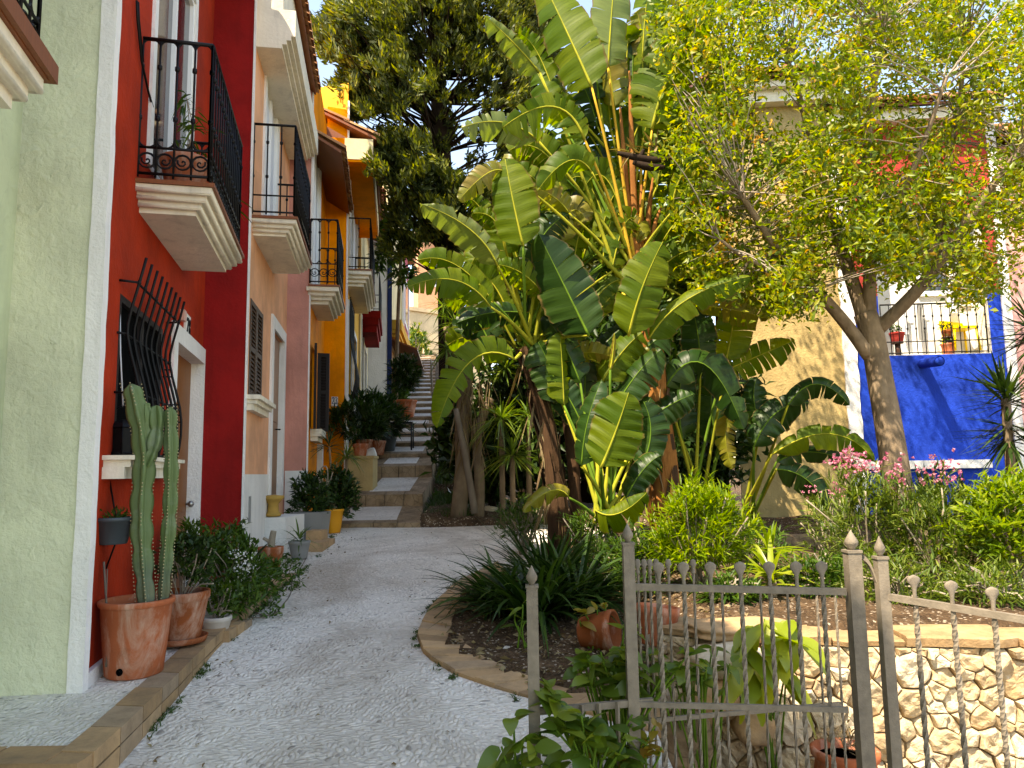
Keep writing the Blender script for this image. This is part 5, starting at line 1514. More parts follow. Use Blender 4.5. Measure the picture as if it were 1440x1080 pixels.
while s < WL-.3:
    w_ = random.uniform(.35, .7); n = 6
    e0 = [random.uniform(-.03, .02) for _ in range(n+1)]; zt_ = WT+.055+random.uniform(-.012, .012)
    fr_r = [wpt(s+(w_-.012)*k/n, WT+.003, .045+e0[k]) for k in range(n+1)]; frt = [wpt(s+(w_-.012)*k/n, zt_-.012, .055+e0[k]) for k in range(n+1)]
    frt2 = [wpt(s+(w_-.012)*k/n, zt_+random.uniform(-.004, .004), .035+e0[k]) for k in range(n+1)]; bk = [wpt(s+(w_-.012)*k/n, zt_, -.32) for k in range(n+1)]; bkb = [wpt(s+(w_-.012)*k/n, WT+.003, -.32) for k in range(n+1)]
    rows = [fr_r, frt, frt2, bk, bkb]; vs = [p for r_ in rows for p in r_]; m_ = n+1
    fs = [(a*m_+k, a*m_+k+1, (a+1)*m_+k+1, (a+1)*m_+k) for a in range(4) for k in range(n)]+[tuple(a*m_ for a in range(4, -1, -1)), tuple(a*m_+n for a in range(5))]
    b.mesh(vs, fs); s += w_
b.build('coping', M['coping'], t)
# tumbled blocks where the wall turns in, left end
def rock(name, label, c, rx, ry, rz, mat, seed, sq=3.0, base=None):
    mb = MB(); n1, n2 = 26, 16; vs = []; r_ = random.Random(seed); k_ = [r_.uniform(2, 6) for _ in range(6)]; p_ = [r_.uniform(0, 6) for _ in range(6)]
    for a in range(n2+1):
        th = math.pi*a/n2
        for k in range(n1):
            ph = 2*math.pi*k/n1; d = V((math.sin(th)*math.cos(ph), math.sin(th)*math.sin(ph), math.cos(th)))
            sqr = (abs(d.x)**sq+abs(d.y)**sq+abs(d.z)**sq)**(-1/sq)
            nz = 1+.06*math.sin(k_[0]*d.x+p_[0])*math.cos(k_[1]*d.y+p_[1])+.05*math.sin(k_[2]*d.z*1.6+p_[2]+d.x*3)+.035*math.sin(9*d.x+p_[3])*math.sin(8*d.y+p_[4]+7*d.z)
            vs.append(V(c)+V((d.x*rx, d.y*ry, d.z*rz))*sqr*nz)
    mb.mesh(vs, [(a*n1+k, a*n1+(k+1) % n1, (a+1)*n1+(k+1) % n1, (a+1)*n1+k) for a in range(n2) for k in range(n1)], 0, True)
    if base: mb.box((c[0]-rx*.6, c[1]-ry*.5, c[2]-base), (c[0]+rx*.6, c[1]+ry*.5, c[2]-rz*.5))
    return tag(mb.build(name, M[mat]), label, 'stone')
rock('stone_slab', 'flat brown stone slab lying on the end of the retaining wall', P(1045, 884, 5.05), .34, .2, .05, 'brick', 1, 4)
rock('boulder', 'big pale boulder at the left end of the retaining wall', P(1022, 928, 4.85), .22, .18, .10, 'lime', 2)
rock('boulder', 'rounded brown boulder under the pale one, low behind the fence bars', P(1000, 985, 4.75), .17, .15, .12, 'brick', 3)
rock('boulder', 'small dark boulder lowest at the foot of the retaining wall', P(1060, 1020, 4.62), .12, .12, .10, 'brick', 4)
rock('boulder', 'dark leaning boulder at the corner between path and lower walk', P(965, 1045, 4.5), .15, .13, .16, 'stair', 5)
rock('stone_bench', 'long weathered stone bench slab below the sunlit yellow house', P(1095, 762, 10.2), .62, .22, .09, 'stair', 6, 5, .35)
# pale stones edging the shaded bed
mb0 = []
for i in range(26):
    px_ = random.uniform(600, 735); py_ = 742-random.uniform(0, 10) if i % 3 else random.uniform(716, 736)
    p_ = P(px_, py_, 12.5+(742-py_)*.05); r_ = random.uniform(.05, .13); mb = MB()
    n1, n2 = 7, 5; vs = []
    for a in range(n2+1):
        th = math.pi*a/n2
        for k in range(n1): ph = 2*math.pi*k/n1; j = random.uniform(.8, 1.15); vs.append(p_+V((1.5*r_*j*math.sin(th)*math.cos(ph), r_*j*math.sin(th)*math.sin(ph), .6*r_*j*math.cos(th)+r_*.2)))
    mb.mesh(vs, [(a*n1+k, a*n1+(k+1) % n1, (a+1)*n1+(k+1) % n1, (a+1)*n1+k) for a in range(n2) for k in range(n1)])
    tag(mb.build('stone', M['lime']), 'loose pale stone edging the shaded bed at the foot of the steps', 'stone', 'pale stones edging the shaded bed')

# ------------------------------------------------------------------ wrought iron fence
def twist_bar(mb, x, y, z0, z1, w_=.009, tw=26):
    n = max(8, int((z1-z0)/.022)); vs = []
    for i in range(n+1):
        z = z0+(z1-z0)*i/n
        for k in range(4): an = math.pi/2*k+tw*(z-z0); vs.append((x+w_*1.3*math.cos(an), y+w_*1.3*math.sin(an), z))
    mb.mesh(vs, [(i*4+k, i*4+(k+1) % 4, (i+1)*4+(k+1) % 4, (i+1)*4+k) for i in range(n) for k in range(4)]+[(3, 2, 1, 0), tuple(range(n*4, n*4+4))])
def spoon(mb, x, y, z, h=.068, w_=.024):
    pr_ = [(.0, .011), (.06, .010), (.30, .008), (.48, .011), (.62, .019), (.72, w_*1.15), (.86, w_*1.15), (.94, w_*.75), (1.0, .002)]
    vs = []; H = h*1.75
    for t_, r_ in pr_:
        for k in range(10): an = 2*math.pi*k/10; vs.append((x+r_*math.cos(an), y+min(r_, .008)*math.sin(an), z+H*t_))
    mb.mesh(vs, [(i*10+k, i*10+(k+1) % 10, (i+1)*10+(k+1) % 10, (i+1)*10+k) for i in range(len(pr_)-1) for k in range(10)], 0, True)
def post(parent, px_, pytop, Y_, w_, zb, fin=.075, name='post'):
    p_ = P(px_, pytop, Y_); b = MB(); e = w_/2
    b.box((p_.x-e, p_.y-e, zb), (p_.x+e, p_.y+e, p_.z)); b.box((p_.x-e-.004, p_.y-e-.004, p_.z+.0005), (p_.x+e+.004, p_.y+e+.004, p_.z+.012))
    o = b.build(name, M['rust'], parent)
    f_ = MB(); f_.lathe([(e*.55, .012), (e*.5, .02), (e*.95, .035), (e*1.02, .05), (e*.6, .072), (e*.12, .078+fin*.25), (0.001, .08+fin*.28)], p_, 10); f_.build('finial', M['rust'], o)
    return p_
def rail(parent, a, c_, w_=.012, hgt=.015, name='rail'):
    b = MB(); a, c_ = V(a), V(c_); d_ = (c_-a).normalized(); n_ = V((-d_.y, d_.x, 0)).normalized()*w_; u_ = UP*hgt
    b.hexa([a-n_-u_, c_-n_-u_, c_+n_-u_, a+n_-u_, a-n_+u_, c_-n_+u_, c_+n_+u_, a+n_+u_]); return b.build(name, M['rust'], parent)
zg = .2
p0 = P(883, 770, 3.6)
t = thing('iron_fence', 'weathered grey wrought iron fence panel with spoon tipped twisted bars, left of the wide post', 'fence', (p0.x+.5, p0.y, zg))
pa = post(t, 748, 826, 3.55, .052, zg-.1); pb = post(t, 883, 766, 3.62, .052, zg-.1); pc_ = post(t, 1198, 777, 3.45, .06, -.45)
rail(t, P(890, 825, 3.62), P(1190, 832, 3.45)); rail(t, P(757, 1000, 3.55), P(918, 986, 3.63)); rail(t, P(885, 990, 3.62), P(1193, 998, 3.45), .009, .012)
def yat(x): return 3.62+(3.45-3.62)*(x-883)/(1198-883)
for x in (927, 962, 1000, 1042, 1083, 1121, 1157):
    pt_ = P(x, 828, yat(x)); b = MB(); twist_bar(b, pt_.x, pt_.y, (zg-.1 if x < 950 else -.44), pt_.z); spoon(b, pt_.x, pt_.y, pt_.z+.005); b.build('bar', M['rust'], t)
for x in (818, 842, 868):
    pt_ = P(x, 996-(x-757)*.087, 3.56); b = MB(); twist_bar(b, pt_.x, pt_.y, zg-.1, pt_.z, .008, 0); b.build('bar', M['rust'], t)
# open gate leaf behind it
p0 = P(895, 840, 3.85)
t = thing('iron_gate', 'open iron gate leaf of thin plain bars folded back behind the fence panel', 'gate', (p0.x, p0.y, -.4))
rail(t, P(893, 828, 3.8), P(1182, 834, 4.02), .007, .008); rail(t, P(893, 1015, 3.8), P(1182, 990, 4.02), .008, .01)
for k, x in enumerate((897, 906, 914, 923, 940, 975, 1015, 1042, 1069, 1107, 1148, 1174)):
    Yk = 3.8+.22*(x-893)/289; pt_ = P(x, 806 if k < 6 else 833, Yk); b = MB(); twist_bar(b, pt_.x, pt_.y, -.40, pt_.z, .0058, 20)
    if k < 6: spoon(b, pt_.x, pt_.y, pt_.z, .04, .012)
    b.build('bar', M['rust'], t)
# right section, coming towards the camera
pd = P(1238, 785, 3.40)
t = thing('iron_fence', 'nearest wrought iron fence panel running out of the right edge, below the swooping rail', 'fence', (pd.x, pd.y, -.45))
post(t, 1238, 786, 3.40, .046, -.45)
ra, rb_ = P(1243, 838, 3.40), P(1700, 915, 2.72)
rail(t, ra, rb_, .014, .014)
b = MB(); pts = resample(smooth_pts([P(1205, 778, 3.45), P(1222, 790, 3.43), P(1232, 820, 3.41), P(1243, 840, 3.40)]), 12)
for i in range(11): 
    a, c_ = pts[i], pts[i+1]; u_ = UP*.012; n_ = V((0, .012, 0)); b.hexa([a-n_-u_, c_-n_-u_, c_+n_-u_, a+n_-u_, a-n_+u_, c_-n_+u_, c_+n_+u_, a+n_+u_])
b.build('swept_rail', M['rust'], t)
for x, ty in ((1287, 846), (1340, 855), (1398, 865), (1462, 876), (1535, 888), (1620, 902)):
    f_ = (x-1243)/457; Yk = 1/((1-f_)/3.40+f_/2.72); pt_ = P(x, ty, Yk); b = MB(); twist_bar(b, pt_.x, pt_.y, -.44, pt_.z, .0095); spoon(b, pt_.x, pt_.y, pt_.z+.005, .062, .025); b.build('bar', M['rust'], t)
# pots about the fence and bed
def lying_pot(c, ax_, r_, h_, mat, label):
    b = MB(); b.lathe([(r_*.7, 0), (r_*.74, .01), (r_*.95, h_-.06), (r_, h_-.05), (r_, h_), (r_-.02, h_), (r_-.04, h_*.5), (.001, h_*.4)], c, 24, axis=ax_)
    return tag(b.build('terracotta_pot', M[mat]), label, 'pot')
lying_pot(P(818, 890, 5.7), (1, -.45, .15), .15, .26, 'terra2', 'reddish pot lying tipped over among the dark lily leaves')
lying_pot(P(922, 906, 5.35), (.12, .05, 1), .15, .26, 'terra', 'upright empty terracotta pot behind the fence at the bed corner')
p_ = P(1190, 1085, 4.25)
t = thing('potted_plant', 'round orange terracotta pot at the foot of the stone wall, behind the wide post', 'potted plant', (p_.x, p_.y, -.42))
b = MB(); b.lathe([(.1, 0), (.16, .12), (.17, .22), (.155, .33), (.175, .35), (.178, .385), (.155, .39), (.145, .33)], (p_.x, p_.y, -.20), 24); b.lathe([(.001, .34), (.15, .34)], (p_.x, p_.y, -.20), 12); b.box((p_.x-.2, p_.y-.2, -.42), (p_.x+.2, p_.y+.2, -.201)); b.build('pot', M['terra'], t)
tp, ax = bush_tips(V((p_.x, p_.y, .24)), .12, .1, .08, 12); v, q = whorls(tp, ax, 6, .09, .012, 1.2, prof='lance'); qobj('foliage', v, q, M['lv_dry'], t)

# ------------------------------------------------------------------ things on the blue house balcony
def bl(px_, py_, d_): a, z = BLU.px(px_, py_, d_); return BLU.pt(a, z, d_)
for i, (x0_, x1_, yt, yb_, mt, lab) in enumerate(((1290, 1302, 428, 478, 'plastic_grey', 'grey shirt hung to dry on the blue house balcony'), (1268, 1278, 432, 470, 'lace', 'pale towel hung to dry on the left of the blue house balcony'), (1332, 1346, 410, 440, 'lace', 'white cloth hanging high above the yellow chair on the balcony'))):
    a = bl(x0_, yt, -.4); e = bl(x1_, yb_, -.4); mb = MB(); n = 8; vs = []
    for j in range(7):
        for k in range(n+1): vs.append(V((a.x+(e.x-a.x)*k/n*(1-.15*math.sin(j*.6)), a.y+.03*math.sin(k*1.7+j*.4), a.z+(e.z-a.z)*j/6)))
    for j in range(7):
        for k in range(n+1): q = vs[j*(n+1)+k]; vs.append(V((q.x, q.y+.012, q.z)))
    f_ = [(j*(n+1)+k, j*(n+1)+k+1, (j+1)*(n+1)+k+1, (j+1)*(n+1)+k) for j in range(6) for k in range(n)]; o_ = 7*(n+1)
    f_ += [tuple(o_+i_ for i_ in reversed(x)) for x in f_]; mb.mesh(vs, f_, 0, True); mb.tube([a+V((-.05, 0, .01)), V((e.x+.05, a.y, a.z+.01))], .008, 5)
    tag(mb.build('hanging_cloth', M[mt]), lab, 'laundry')
c = bl(1352, 495, -.3); t = thing('plastic_chair', 'bright yellow plastic chair on the blue house balcony', 'chair', c)
b = MB(); b.box((c.x-.22, c.y-.2, c.z+.40), (c.x+.22, c.y+.2, c.z+.44)); b.build('seat', M['yellow_plastic'], t)
b = MB(); b.hexa([c+V(q) for q in ((-.22, .18, .44), (.22, .18, .44), (.22, .21, .44), (-.22, .21, .44), (-.2, .26, .62), (.2, .26, .62), (.2, .29, .62), (-.2, .29, .62))]); b.build('backrest', M['yellow_plastic'], t)
for sx in (-1, 1):
    for sy in (-1, 1): b = MB(); b.tube([c+V((.19*sx, .17*sy, .40)), c+V((.22*sx, .2*sy, 0))], .02, 6); b.build('leg', M['yellow_plastic'], t)
for (x, y, r_, h_, mt, lab) in ((1334, 494, .12, .22, 'terra', 'terracotta pot beside the yellow chair on the balcony'), (1332, 474, .09, .12, 'terra2', 'small brown pot on a stand left of the yellow chair'), (1262, 482, .13, .18, 'brick_red', 'red flower pot on the left corner of the balcony')):
    c = bl(x, y, -.25); c2 = V((c.x, c.y, BLU_Z+.004)); t = thing('potted_plant', lab, 'potted plant', c2)
    if c.z-BLU_Z > .1: b = MB(); b.tube([c2, V((c.x, c.y, c.z))], .05, 8); b.lathe([(.1, -.02), (.1, 0)], c, 10); b.build('stand', M['dwood'], t); c2 = c
    pot_mesh(c2, r_, r_*.72, h_, .03, mt, t); tp, ax = bush_tips(c2+UP*(h_+.06), .12, .1, .1, 14); v, q = whorls(tp, ax, 6, .07, .03, 1.2); qobj('foliage', v, q, M['lv_mid'], t)
# ------------------------------------------------------------------ big strelitzia leaves
TOC = lambda p: (CAM-p).normalized()
def bigleaf(mb, mi, base, mid, tip, hw_px, tear=.4, tilt=0, up=1.0, lo=1.0, fold=.25, droop=.2, N=34, rib=3, seed=None):
    """banana-like blade on a curved midrib; hw_px: half width in photo pixels; up/lo scale the two halves"""
    b, m_, e = P(*base), P(*mid), P(*tip)
    ctrl = m_*2-(b+e)*.5
    def cv(t): return b*(1-t)**2+ctrl*(2*t*(1-t))+e*t*t
    def dv(t): return ((ctrl-b)*(2*(1-t))+(e-ctrl)*(2*t)).normalized()
    W = hw_px/FOC*base[2]
    tear = min(.95, tear+.12)
    F0 = TOC(m_); L_ = (m_-b).length+(e-m_).length
    ph = random.uniform(0, 6)
    for sgn, k in ((1, up), (-1, lo)):
        if k <= 0: continue
        i = 0
        while i < N:
            torn = random.random() < tear
            ln = random.randint(2, 4) if random.random() < tear else random.randint(5, 12)
            j = min(N, i+ln)
            da = random.uniform(-.5, .5)*tear+random.uniform(-.06, .06); dd = droop*random.uniform(.5, 1.7); gap = (.14+.5*tear*random.random()) if torn else .04
            ext = random.uniform(.86, 1.05)
            vs = []; uvs = []; nv = 5
            cs = .5*(i+j)/N
            for a in range(i, j+1):
                t = a/N; c = cv(t); T = dv(t)
                F = (F0-T*F0.dot(T)).normalized(); S = T.cross(F)
                ang = math.radians(tilt); S2 = S*math.cos(ang)+F*math.sin(ang); F2 = F*math.cos(ang)-S*math.sin(ang)
                sh = max(.0, min(1, t/.10))**.55*max(.0, (1-((t-.42)/.58)**2 if t > .42 else 1))**.55
                if t < .42: sh *= .80+.20*(t/.42)
                w_ = W*k*sh*ext*(1+.02*math.sin(a*2.1+ph))
                fa = fold+da
                D = (S2*sgn)*math.cos(fa)-F2*math.sin(fa)*(.8)+T*.28
                u_c = (a-(i+j)/2)/max(1, (j-i))
                for v in range(nv):
                    f_ = v/(nv-1)
                    pull = -u_c*gap*f_**1.5*L_*(j-i)/N
                    edge = 1-(.05*random.random() if v == nv-1 else 0)
                    p = c+D*(w_*f_*edge)+T*pull-F2*(dd*w_*f_*f_)-UP*(droop*.5*w_*f_**3)
                    p += F2*(.012*math.sin(a*1.3+ph+sgn)*f_)
                    vs.append(p); uvs.append((t, sgn*f_))
            n_ = j-i
            fs = [(q*nv+v, q*nv+v+1, (q+1)*nv+v+1, (q+1)*nv+v) for q in range(n_) for v in range(nv-1)]
            mb.mesh(vs, fs, mi, True, uvs)
            i = j
    pts = [cv(t/12) for t in range(13)]
    mb.tube(pts, [max(.003, .017*(1-t/12.5))*max(.6, W/.3) for t in range(13)], 5, rib)
def petiole(mb, a, m_, e, r0=.03, r1=.014, mi=0):
    pts = resample(smooth_pts([V(a), V(m_), V(e)]), 10)
    mb.tube(pts, [r0+(r1-r0)*i/9 for i in range(10)], 7, mi)
LM = [M['strel'], M['strel_dark'], M['strel_pale'], M['stalk'], M['stalk_green'], M['stalk_gold'], M['strel_yel']]
G_, D_, Pl_, Y_L = 0, 1, 2, 6
def strel_plant(t, root, rootY, specs, rootspread=.05, gold=(), nfill=999):
    mb = MB(); sb = MB()
    for k, (b, m_, e, dY, hw, mt, tear, tilt, up, lo, extra) in enumerate(specs):
        y0, y1, y2 = dY
        bigleaf(mb, mt, (b[0], b[1], y0), (m_[0], m_[1], y1), (e[0], e[1], y2), hw, tear, tilt, up, lo, rib=4 if mt == 1 else 3, **extra)
        rt = P(root[0]+random.uniform(-14, 14), root[1]+random.uniform(-10, 10), rootY+random.uniform(-.1, .1))
        if k >= nfill: rt = P(root[0]+(b[0]-root[0])*.3, min(root[1], b[1]+70), y0+.1)
        bb = P(b[0], b[1], y0)
        md = rt.lerp(bb, .55)+V((0, 0, .10*(bb-rt).length*(.6 if abs(bb.x-rt.x) > .3 else 0)))
        petiole(sb, rt, md, bb, .028 if k < nfill else .018, .013, 2 if k in gold else (0 if k % 3 else 1))
    mb.build('leaves', LM, t); sb.build('leaf_stalks', [M['stalk'], M['stalk_green'], M['stalk_gold']], t)
def sheath_trunk(t, pts, r0, r1, nfib=70, mats=('sheath', 'sheath_dark')):
    b = MB(); out = tubes_mb(b, pts, r0, r1, 12, 0, .012)
    n = len(out)
    # overlapping dry leaf bases wrapped round the stem
    for i in range(n-1):
        for k in range(3):
            a = random.uniform(0, 2*math.pi); rr = r0+(r1-r0)*i/n
            p = out[i]+V((math.cos(a)*rr*.92, math.sin(a)*rr*.92, 0)); q = out[min(n-1, i+random.randint(2, 4))]+V((math.cos(a+.3)*rr*1.05, math.sin(a+.3)*rr*1.05, 0)); d_ = V((math.cos(a), math.sin(a), 0))
            s_ = V((-math.sin(a), math.cos(a), 0))*rr*.55
            m2 = p.lerp(q, .55)+d_*.03
            b.mesh([p-s_, p+s_, m2+s_*.8, m2-s_*.8, q+s_*.25+d_*.04, q-s_*.25+d_*.04], [(0, 1, 2, 3), (3, 2, 4, 5)], random.choice((0, 0, 1)), True)
    b.build('trunk', [M[mats[0]], M[mats[1]]], t)
    # hanging strips
    B = []; 
    for _ in range(nfib):
        i = random.randint(n//4, n-1); a = random.uniform(0, 2*math.pi); rr = (r0+(r1-r0)*i/n)
        B.append(out[i]+V((math.cos(a)*rr, math.sin(a)*rr, 0)))
    B = np.array(B); D = rand_dirs(nfib)*np.array([.35, .35, .1])+np.array([0, 0, -1.0])
    v, q = blades(B, D, rng.uniform(.2, .65, nfib), rng.uniform(.012, .05, nfib), 0, 5, .2, 'lance', twist=1.0)
    qobj('dry_leaves', v, q, M['lv_dry'], t)
def E(**k): return k
# --- tall clump, right trunk
bp = P(938, 705, 9.2)
t = thing('bird_of_paradise_tree', 'tallest giant bird of paradise with tattered leaves and an orange brown trunk, mid garden', 'tree', (bp.x, bp.y, ground_at(bp.x, bp.y)), 'giant bird of paradise clump')
trunk = [(bp.x, bp.y, ground_at(bp.x, bp.y)-.05), P(930, 640, 9.2), P(921, 560, 9.2), P(910, 470, 9.2), P(893, 380, 9.15)]
sheath_trunk(t, trunk, .17, .12, 90)
y = 9.0
sp = [
 ((832, 122), (802, 55), (757, -40), (8.7, 8.8, 9.0), 46, G_, .18, 8, 1, 1, E(droop=.15)),
 ((855, 95), (860, 20), (868, -70), (8.9, 8.9, 9.0), 34, Pl_, .12, -18, 1, 1, E(fold=.1)),
 ((759, 102), (722, 60), (681, 22), (8.6, 8.5, 8.4), 33, Pl_, .5, 20, .35, 1.05, E(droop=.35)),
 ((917, 182), (942, 105), (990, 30), (8.9, 8.8, 8.6), 52, G_, .75, -10, 1, 1, E(droop=.3)),
 ((925, 100), (955, 40), (1000, -30), (9.3, 9.3, 9.2), 48, G_, .75, 15, 1, 1, E(droop=.3)),
 ((905, 120), (905, 50), (915, -40), (9.5, 9.5, 9.5), 36, G_, .3, 25, 1, 1, E()),
 ((822, 196), (778, 150), (706, 180), (8.5, 8.4, 8.3), 44, G_, .85, -12, .5, 1.15, E(droop=.1, fold=.1)),
 ((757, 198), (706, 172), (648, 180), (8.7, 8.6, 8.5), 34, Pl_, .8, -15, .5, 1.0, E(droop=.1)),
 ((945, 298), (972, 232), (1042, 224), (8.7, 8.5, 8.3), 34, G_, .9, 12, 1, .55, E(droop=.2)),
 ((945, 300), (985, 265), (1012, 235), (8.8, 8.6, 8.4), 24, Y_L, .5, 0, .4, 1, E()),
 ((832, 242), (800, 226), (756, 268), (8.4, 8.3, 8.2), 24, G_, .5, 10, 1, 1, E(droop=.4)),
 ((707, 240), (682, 246), (645, 282), (8.4, 8.3, 8.2), 20, Y_L, .6, 0, 1, 1, E(droop=.3)),
 ((795, 180), (770, 130), (752, 95), (9.2, 9.3, 9.4), 26, G_, .6, 0, 1, 1, E()),
 ((842, 140), (836, 90), (828, 50), (9.4, 9.5, 9.6), 30, D_, .3, 0, 1, 1, E()),
 ((884, 472), (903, 405), (932, 340), (8.1, 8.0, 8.0), 38, G_, .12, -5, 1, 1, E(droop=.12)),
 ((912, 477), (968, 420), (1058, 388), (8.2, 8.1, 8.0), 25, G_, .25, 15, 1, .75, E(droop=.35)),
 ((800, 300), (780, 278), (748, 262), (8.8, 8.7, 8.6), 22, Y_L, .6, 0, 1, 1, E()),
 ((870, 330), (850, 290), (815, 268), (9.4, 9.4, 9.4), 26, D_, .5, 0, 1, 1, E()),
 ((960, 330), (985, 310), (1020, 320), (9.3, 9.2, 9.1), 22, G_, .6, 0, 1, 1, E(droop=.4)),
 ((848, 300), (822, 235), (800, 190), (9.3, 9.3, 9.3), 26, G_, .5, 0, 1, 1, E()),
]
NF = len(sp)
for k in range(52):
    x, yy = random.uniform(760, 985), random.uniform(90, 430); an_ = math.atan2(yy-430, x-885)+random.gauss(0, .3); ll = random.uniform(85, 140); dx, dy = ll*math.cos(an_), ll*math.sin(an_)
    yb = random.uniform(9.2, 9.9); sp.append(((x, yy), (x+dx*.5, yy+dy*.62), (x+dx, yy+dy*random.uniform(.6, 1.0)+10), (yb, yb, yb-.05), random.uniform(18, 34), random.choice((G_, G_, G_, G_, D_, Y_L)), random.uniform(.4, .95), random.uniform(-35, 35), 1, 1, E(droop=random.uniform(.1, .4))))
strel_plant(t, (884, 395), 9.1, sp, gold=(0, 1, 3, 6, 5, 14), nfill=NF)
b = MB()   # spent flower boats
for pts, r in (([(868, 215), (895, 222), (925, 226), (945, 222)], .045), ([(890, 228), (915, 236), (935, 235)], .05), ([(905, 210), (900, 222), (893, 228)], .03)):
    q = resample(smooth_pts([P(x, yy, 8.7) for x, yy in pts]), 10); b.tube(q, [r*(.25+.75*math.sin(math.pi*(.12+.8*i/9))) for i in range(10)], 7)
b.build('flower_bract', M['bark_dark'], t)
B = np.array([P(random.uniform(872, 925), random.uniform(205, 222), 8.72) for _ in range(16)]); v, q = blades(B, rand_dirs(16, .9)*np.array([1.4, .6, 1]), .30, .04, .2, 4, .3, 'lance'); qobj('dry_flower', v, q, M['lv_dry'], t)
b = MB()
for x0_, x1_, yt in ((872, 888, 150), (902, 905, 260), (918, 915, 250), (930, 935, 290), (885, 868, 100)): b.tube(resample(smooth_pts([P(905, 470, 9.15), P((x0_+900)/2, 330, 9.1), P(x0_, yt, 9.1)]), 9), [.06, .058, .055, .05, .045, .04, .035, .025, .012], 7)
b.build('dry_sheath', M['sheath'], t)

# --- left trunk
bp = P(787, 740, 8.9)
t = thing('bird_of_paradise_tree', 'left giant bird of paradise with leaning dark shaggy trunks beside the path', 'tree', (bp.x, bp.y, ground_at(bp.x, bp.y)), 'giant bird of paradise clump')
sheath_trunk(t, [(bp.x, bp.y, ground_at(bp.x, bp.y)-.05), P(780, 680, 8.95), P(771, 610, 9.0), P(756, 545, 9.0), P(738, 490, 9.0)], .12, .10, 90, ('sheath_dark', 'sheath_dark'))
b = MB(); tubes_mb(b, [(bp.x+.25, bp.y+.25, ground_at(bp.x, bp.y)-.05), P(805, 640, 9.2), P(790, 530, 9.2), P(782, 430, 9.2)], .08, .06, 10, 0, .01); b.build('trunk', M['sheath_dark'], t)
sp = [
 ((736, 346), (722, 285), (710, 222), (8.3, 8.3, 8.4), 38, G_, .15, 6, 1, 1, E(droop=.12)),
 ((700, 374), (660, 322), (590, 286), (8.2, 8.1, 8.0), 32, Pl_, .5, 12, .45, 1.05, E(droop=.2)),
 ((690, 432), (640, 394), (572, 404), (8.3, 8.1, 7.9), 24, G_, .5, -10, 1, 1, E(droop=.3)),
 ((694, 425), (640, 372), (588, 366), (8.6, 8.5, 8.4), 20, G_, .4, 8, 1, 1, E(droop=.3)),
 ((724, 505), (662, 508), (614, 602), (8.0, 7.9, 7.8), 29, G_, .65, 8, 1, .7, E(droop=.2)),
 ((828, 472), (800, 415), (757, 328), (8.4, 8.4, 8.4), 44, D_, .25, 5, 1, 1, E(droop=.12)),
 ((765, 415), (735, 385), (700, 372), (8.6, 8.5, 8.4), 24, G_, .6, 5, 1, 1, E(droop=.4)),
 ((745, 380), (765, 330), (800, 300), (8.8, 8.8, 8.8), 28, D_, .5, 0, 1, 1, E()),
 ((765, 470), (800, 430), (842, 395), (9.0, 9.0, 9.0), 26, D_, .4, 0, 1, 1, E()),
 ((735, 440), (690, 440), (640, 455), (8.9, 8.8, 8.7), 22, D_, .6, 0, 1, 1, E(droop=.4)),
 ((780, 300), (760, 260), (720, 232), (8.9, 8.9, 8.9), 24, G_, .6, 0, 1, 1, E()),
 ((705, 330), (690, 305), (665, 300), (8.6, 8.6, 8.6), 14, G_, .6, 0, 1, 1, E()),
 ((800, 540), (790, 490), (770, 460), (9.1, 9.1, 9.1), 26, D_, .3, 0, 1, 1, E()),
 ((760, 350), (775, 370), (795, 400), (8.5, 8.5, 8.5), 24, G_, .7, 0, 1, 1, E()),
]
NF = len(sp)
for k in range(46):
    x, yy = random.uniform(690, 870), random.uniform(290, 540); an_ = math.atan2(yy-540, x-745)+random.gauss(0, .3); ll = random.uniform(75, 125); dx, dy = max(625-x, ll*math.cos(an_)), ll*math.sin(an_)
    yb = random.uniform(8.9, 9.8); sp.append(((x, yy), (x+dx*.5, yy+dy*.65), (x+dx, yy+dy*random.uniform(.5, 1.0)+12), (yb, yb, yb-.05), random.uniform(15, 30), random.choice((G_, G_, G_, D_, Y_L)), random.uniform(.4, .95), random.uniform(-35, 35), 1, 1, E(droop=random.uniform(.1, .5))))
strel_plant(t, (742, 490), 9.0, sp, nfill=NF)
# --- low young plants at the front of the clump
bp = P(848, 735, 8.3)
t = thing('bird_of_paradise_plant', 'young bird of paradise with two broad upright paddle leaves in front of the tall trunks', 'plant', (bp.x, bp.y, ground_at(bp.x, bp.y)), 'giant bird of paradise clump')
sp = [
 ((845, 658), (866, 606), (884, 552), (7.6, 7.6, 7.6), 43, G_, .15, -6, 1, 1, E(droop=.1)),
 ((818, 656), (826, 594), (846, 534), (7.8, 7.8, 7.9), 26, D_, .1, 30, 1, 1, E()),
 ((838, 718), (870, 722), (910, 692), (7.3, 7.2, 7.2), 24, G_, .3, 0, 1, .8, E(droop=.4)),
 ((858, 520), (862, 495), (864, 468), (8.0, 8.0, 8.0), 9, Y_L, .0, 0, 1, 1, E(fold=1.1)),
 ((900, 660), (915, 610), (905, 565), (8.4, 8.4, 8.4), 30, D_, .4, 0, 1, 1, E()),
 ((880, 700), (905, 660), (930, 640), (8.2, 8.2, 8.2), 22, D_, .3, 0, 1, 1, E(droop=.4)),
 ((800, 700), (775, 690), (735, 720), (8.1, 8.0, 7.9), 14, Y_L, .5, 0, 1, 1, E(droop=.5)),
 ((820, 600), (800, 560), (785, 540), (8.7, 8.7, 8.7), 26, D_, .3, 0, 1, 1, E()),
]
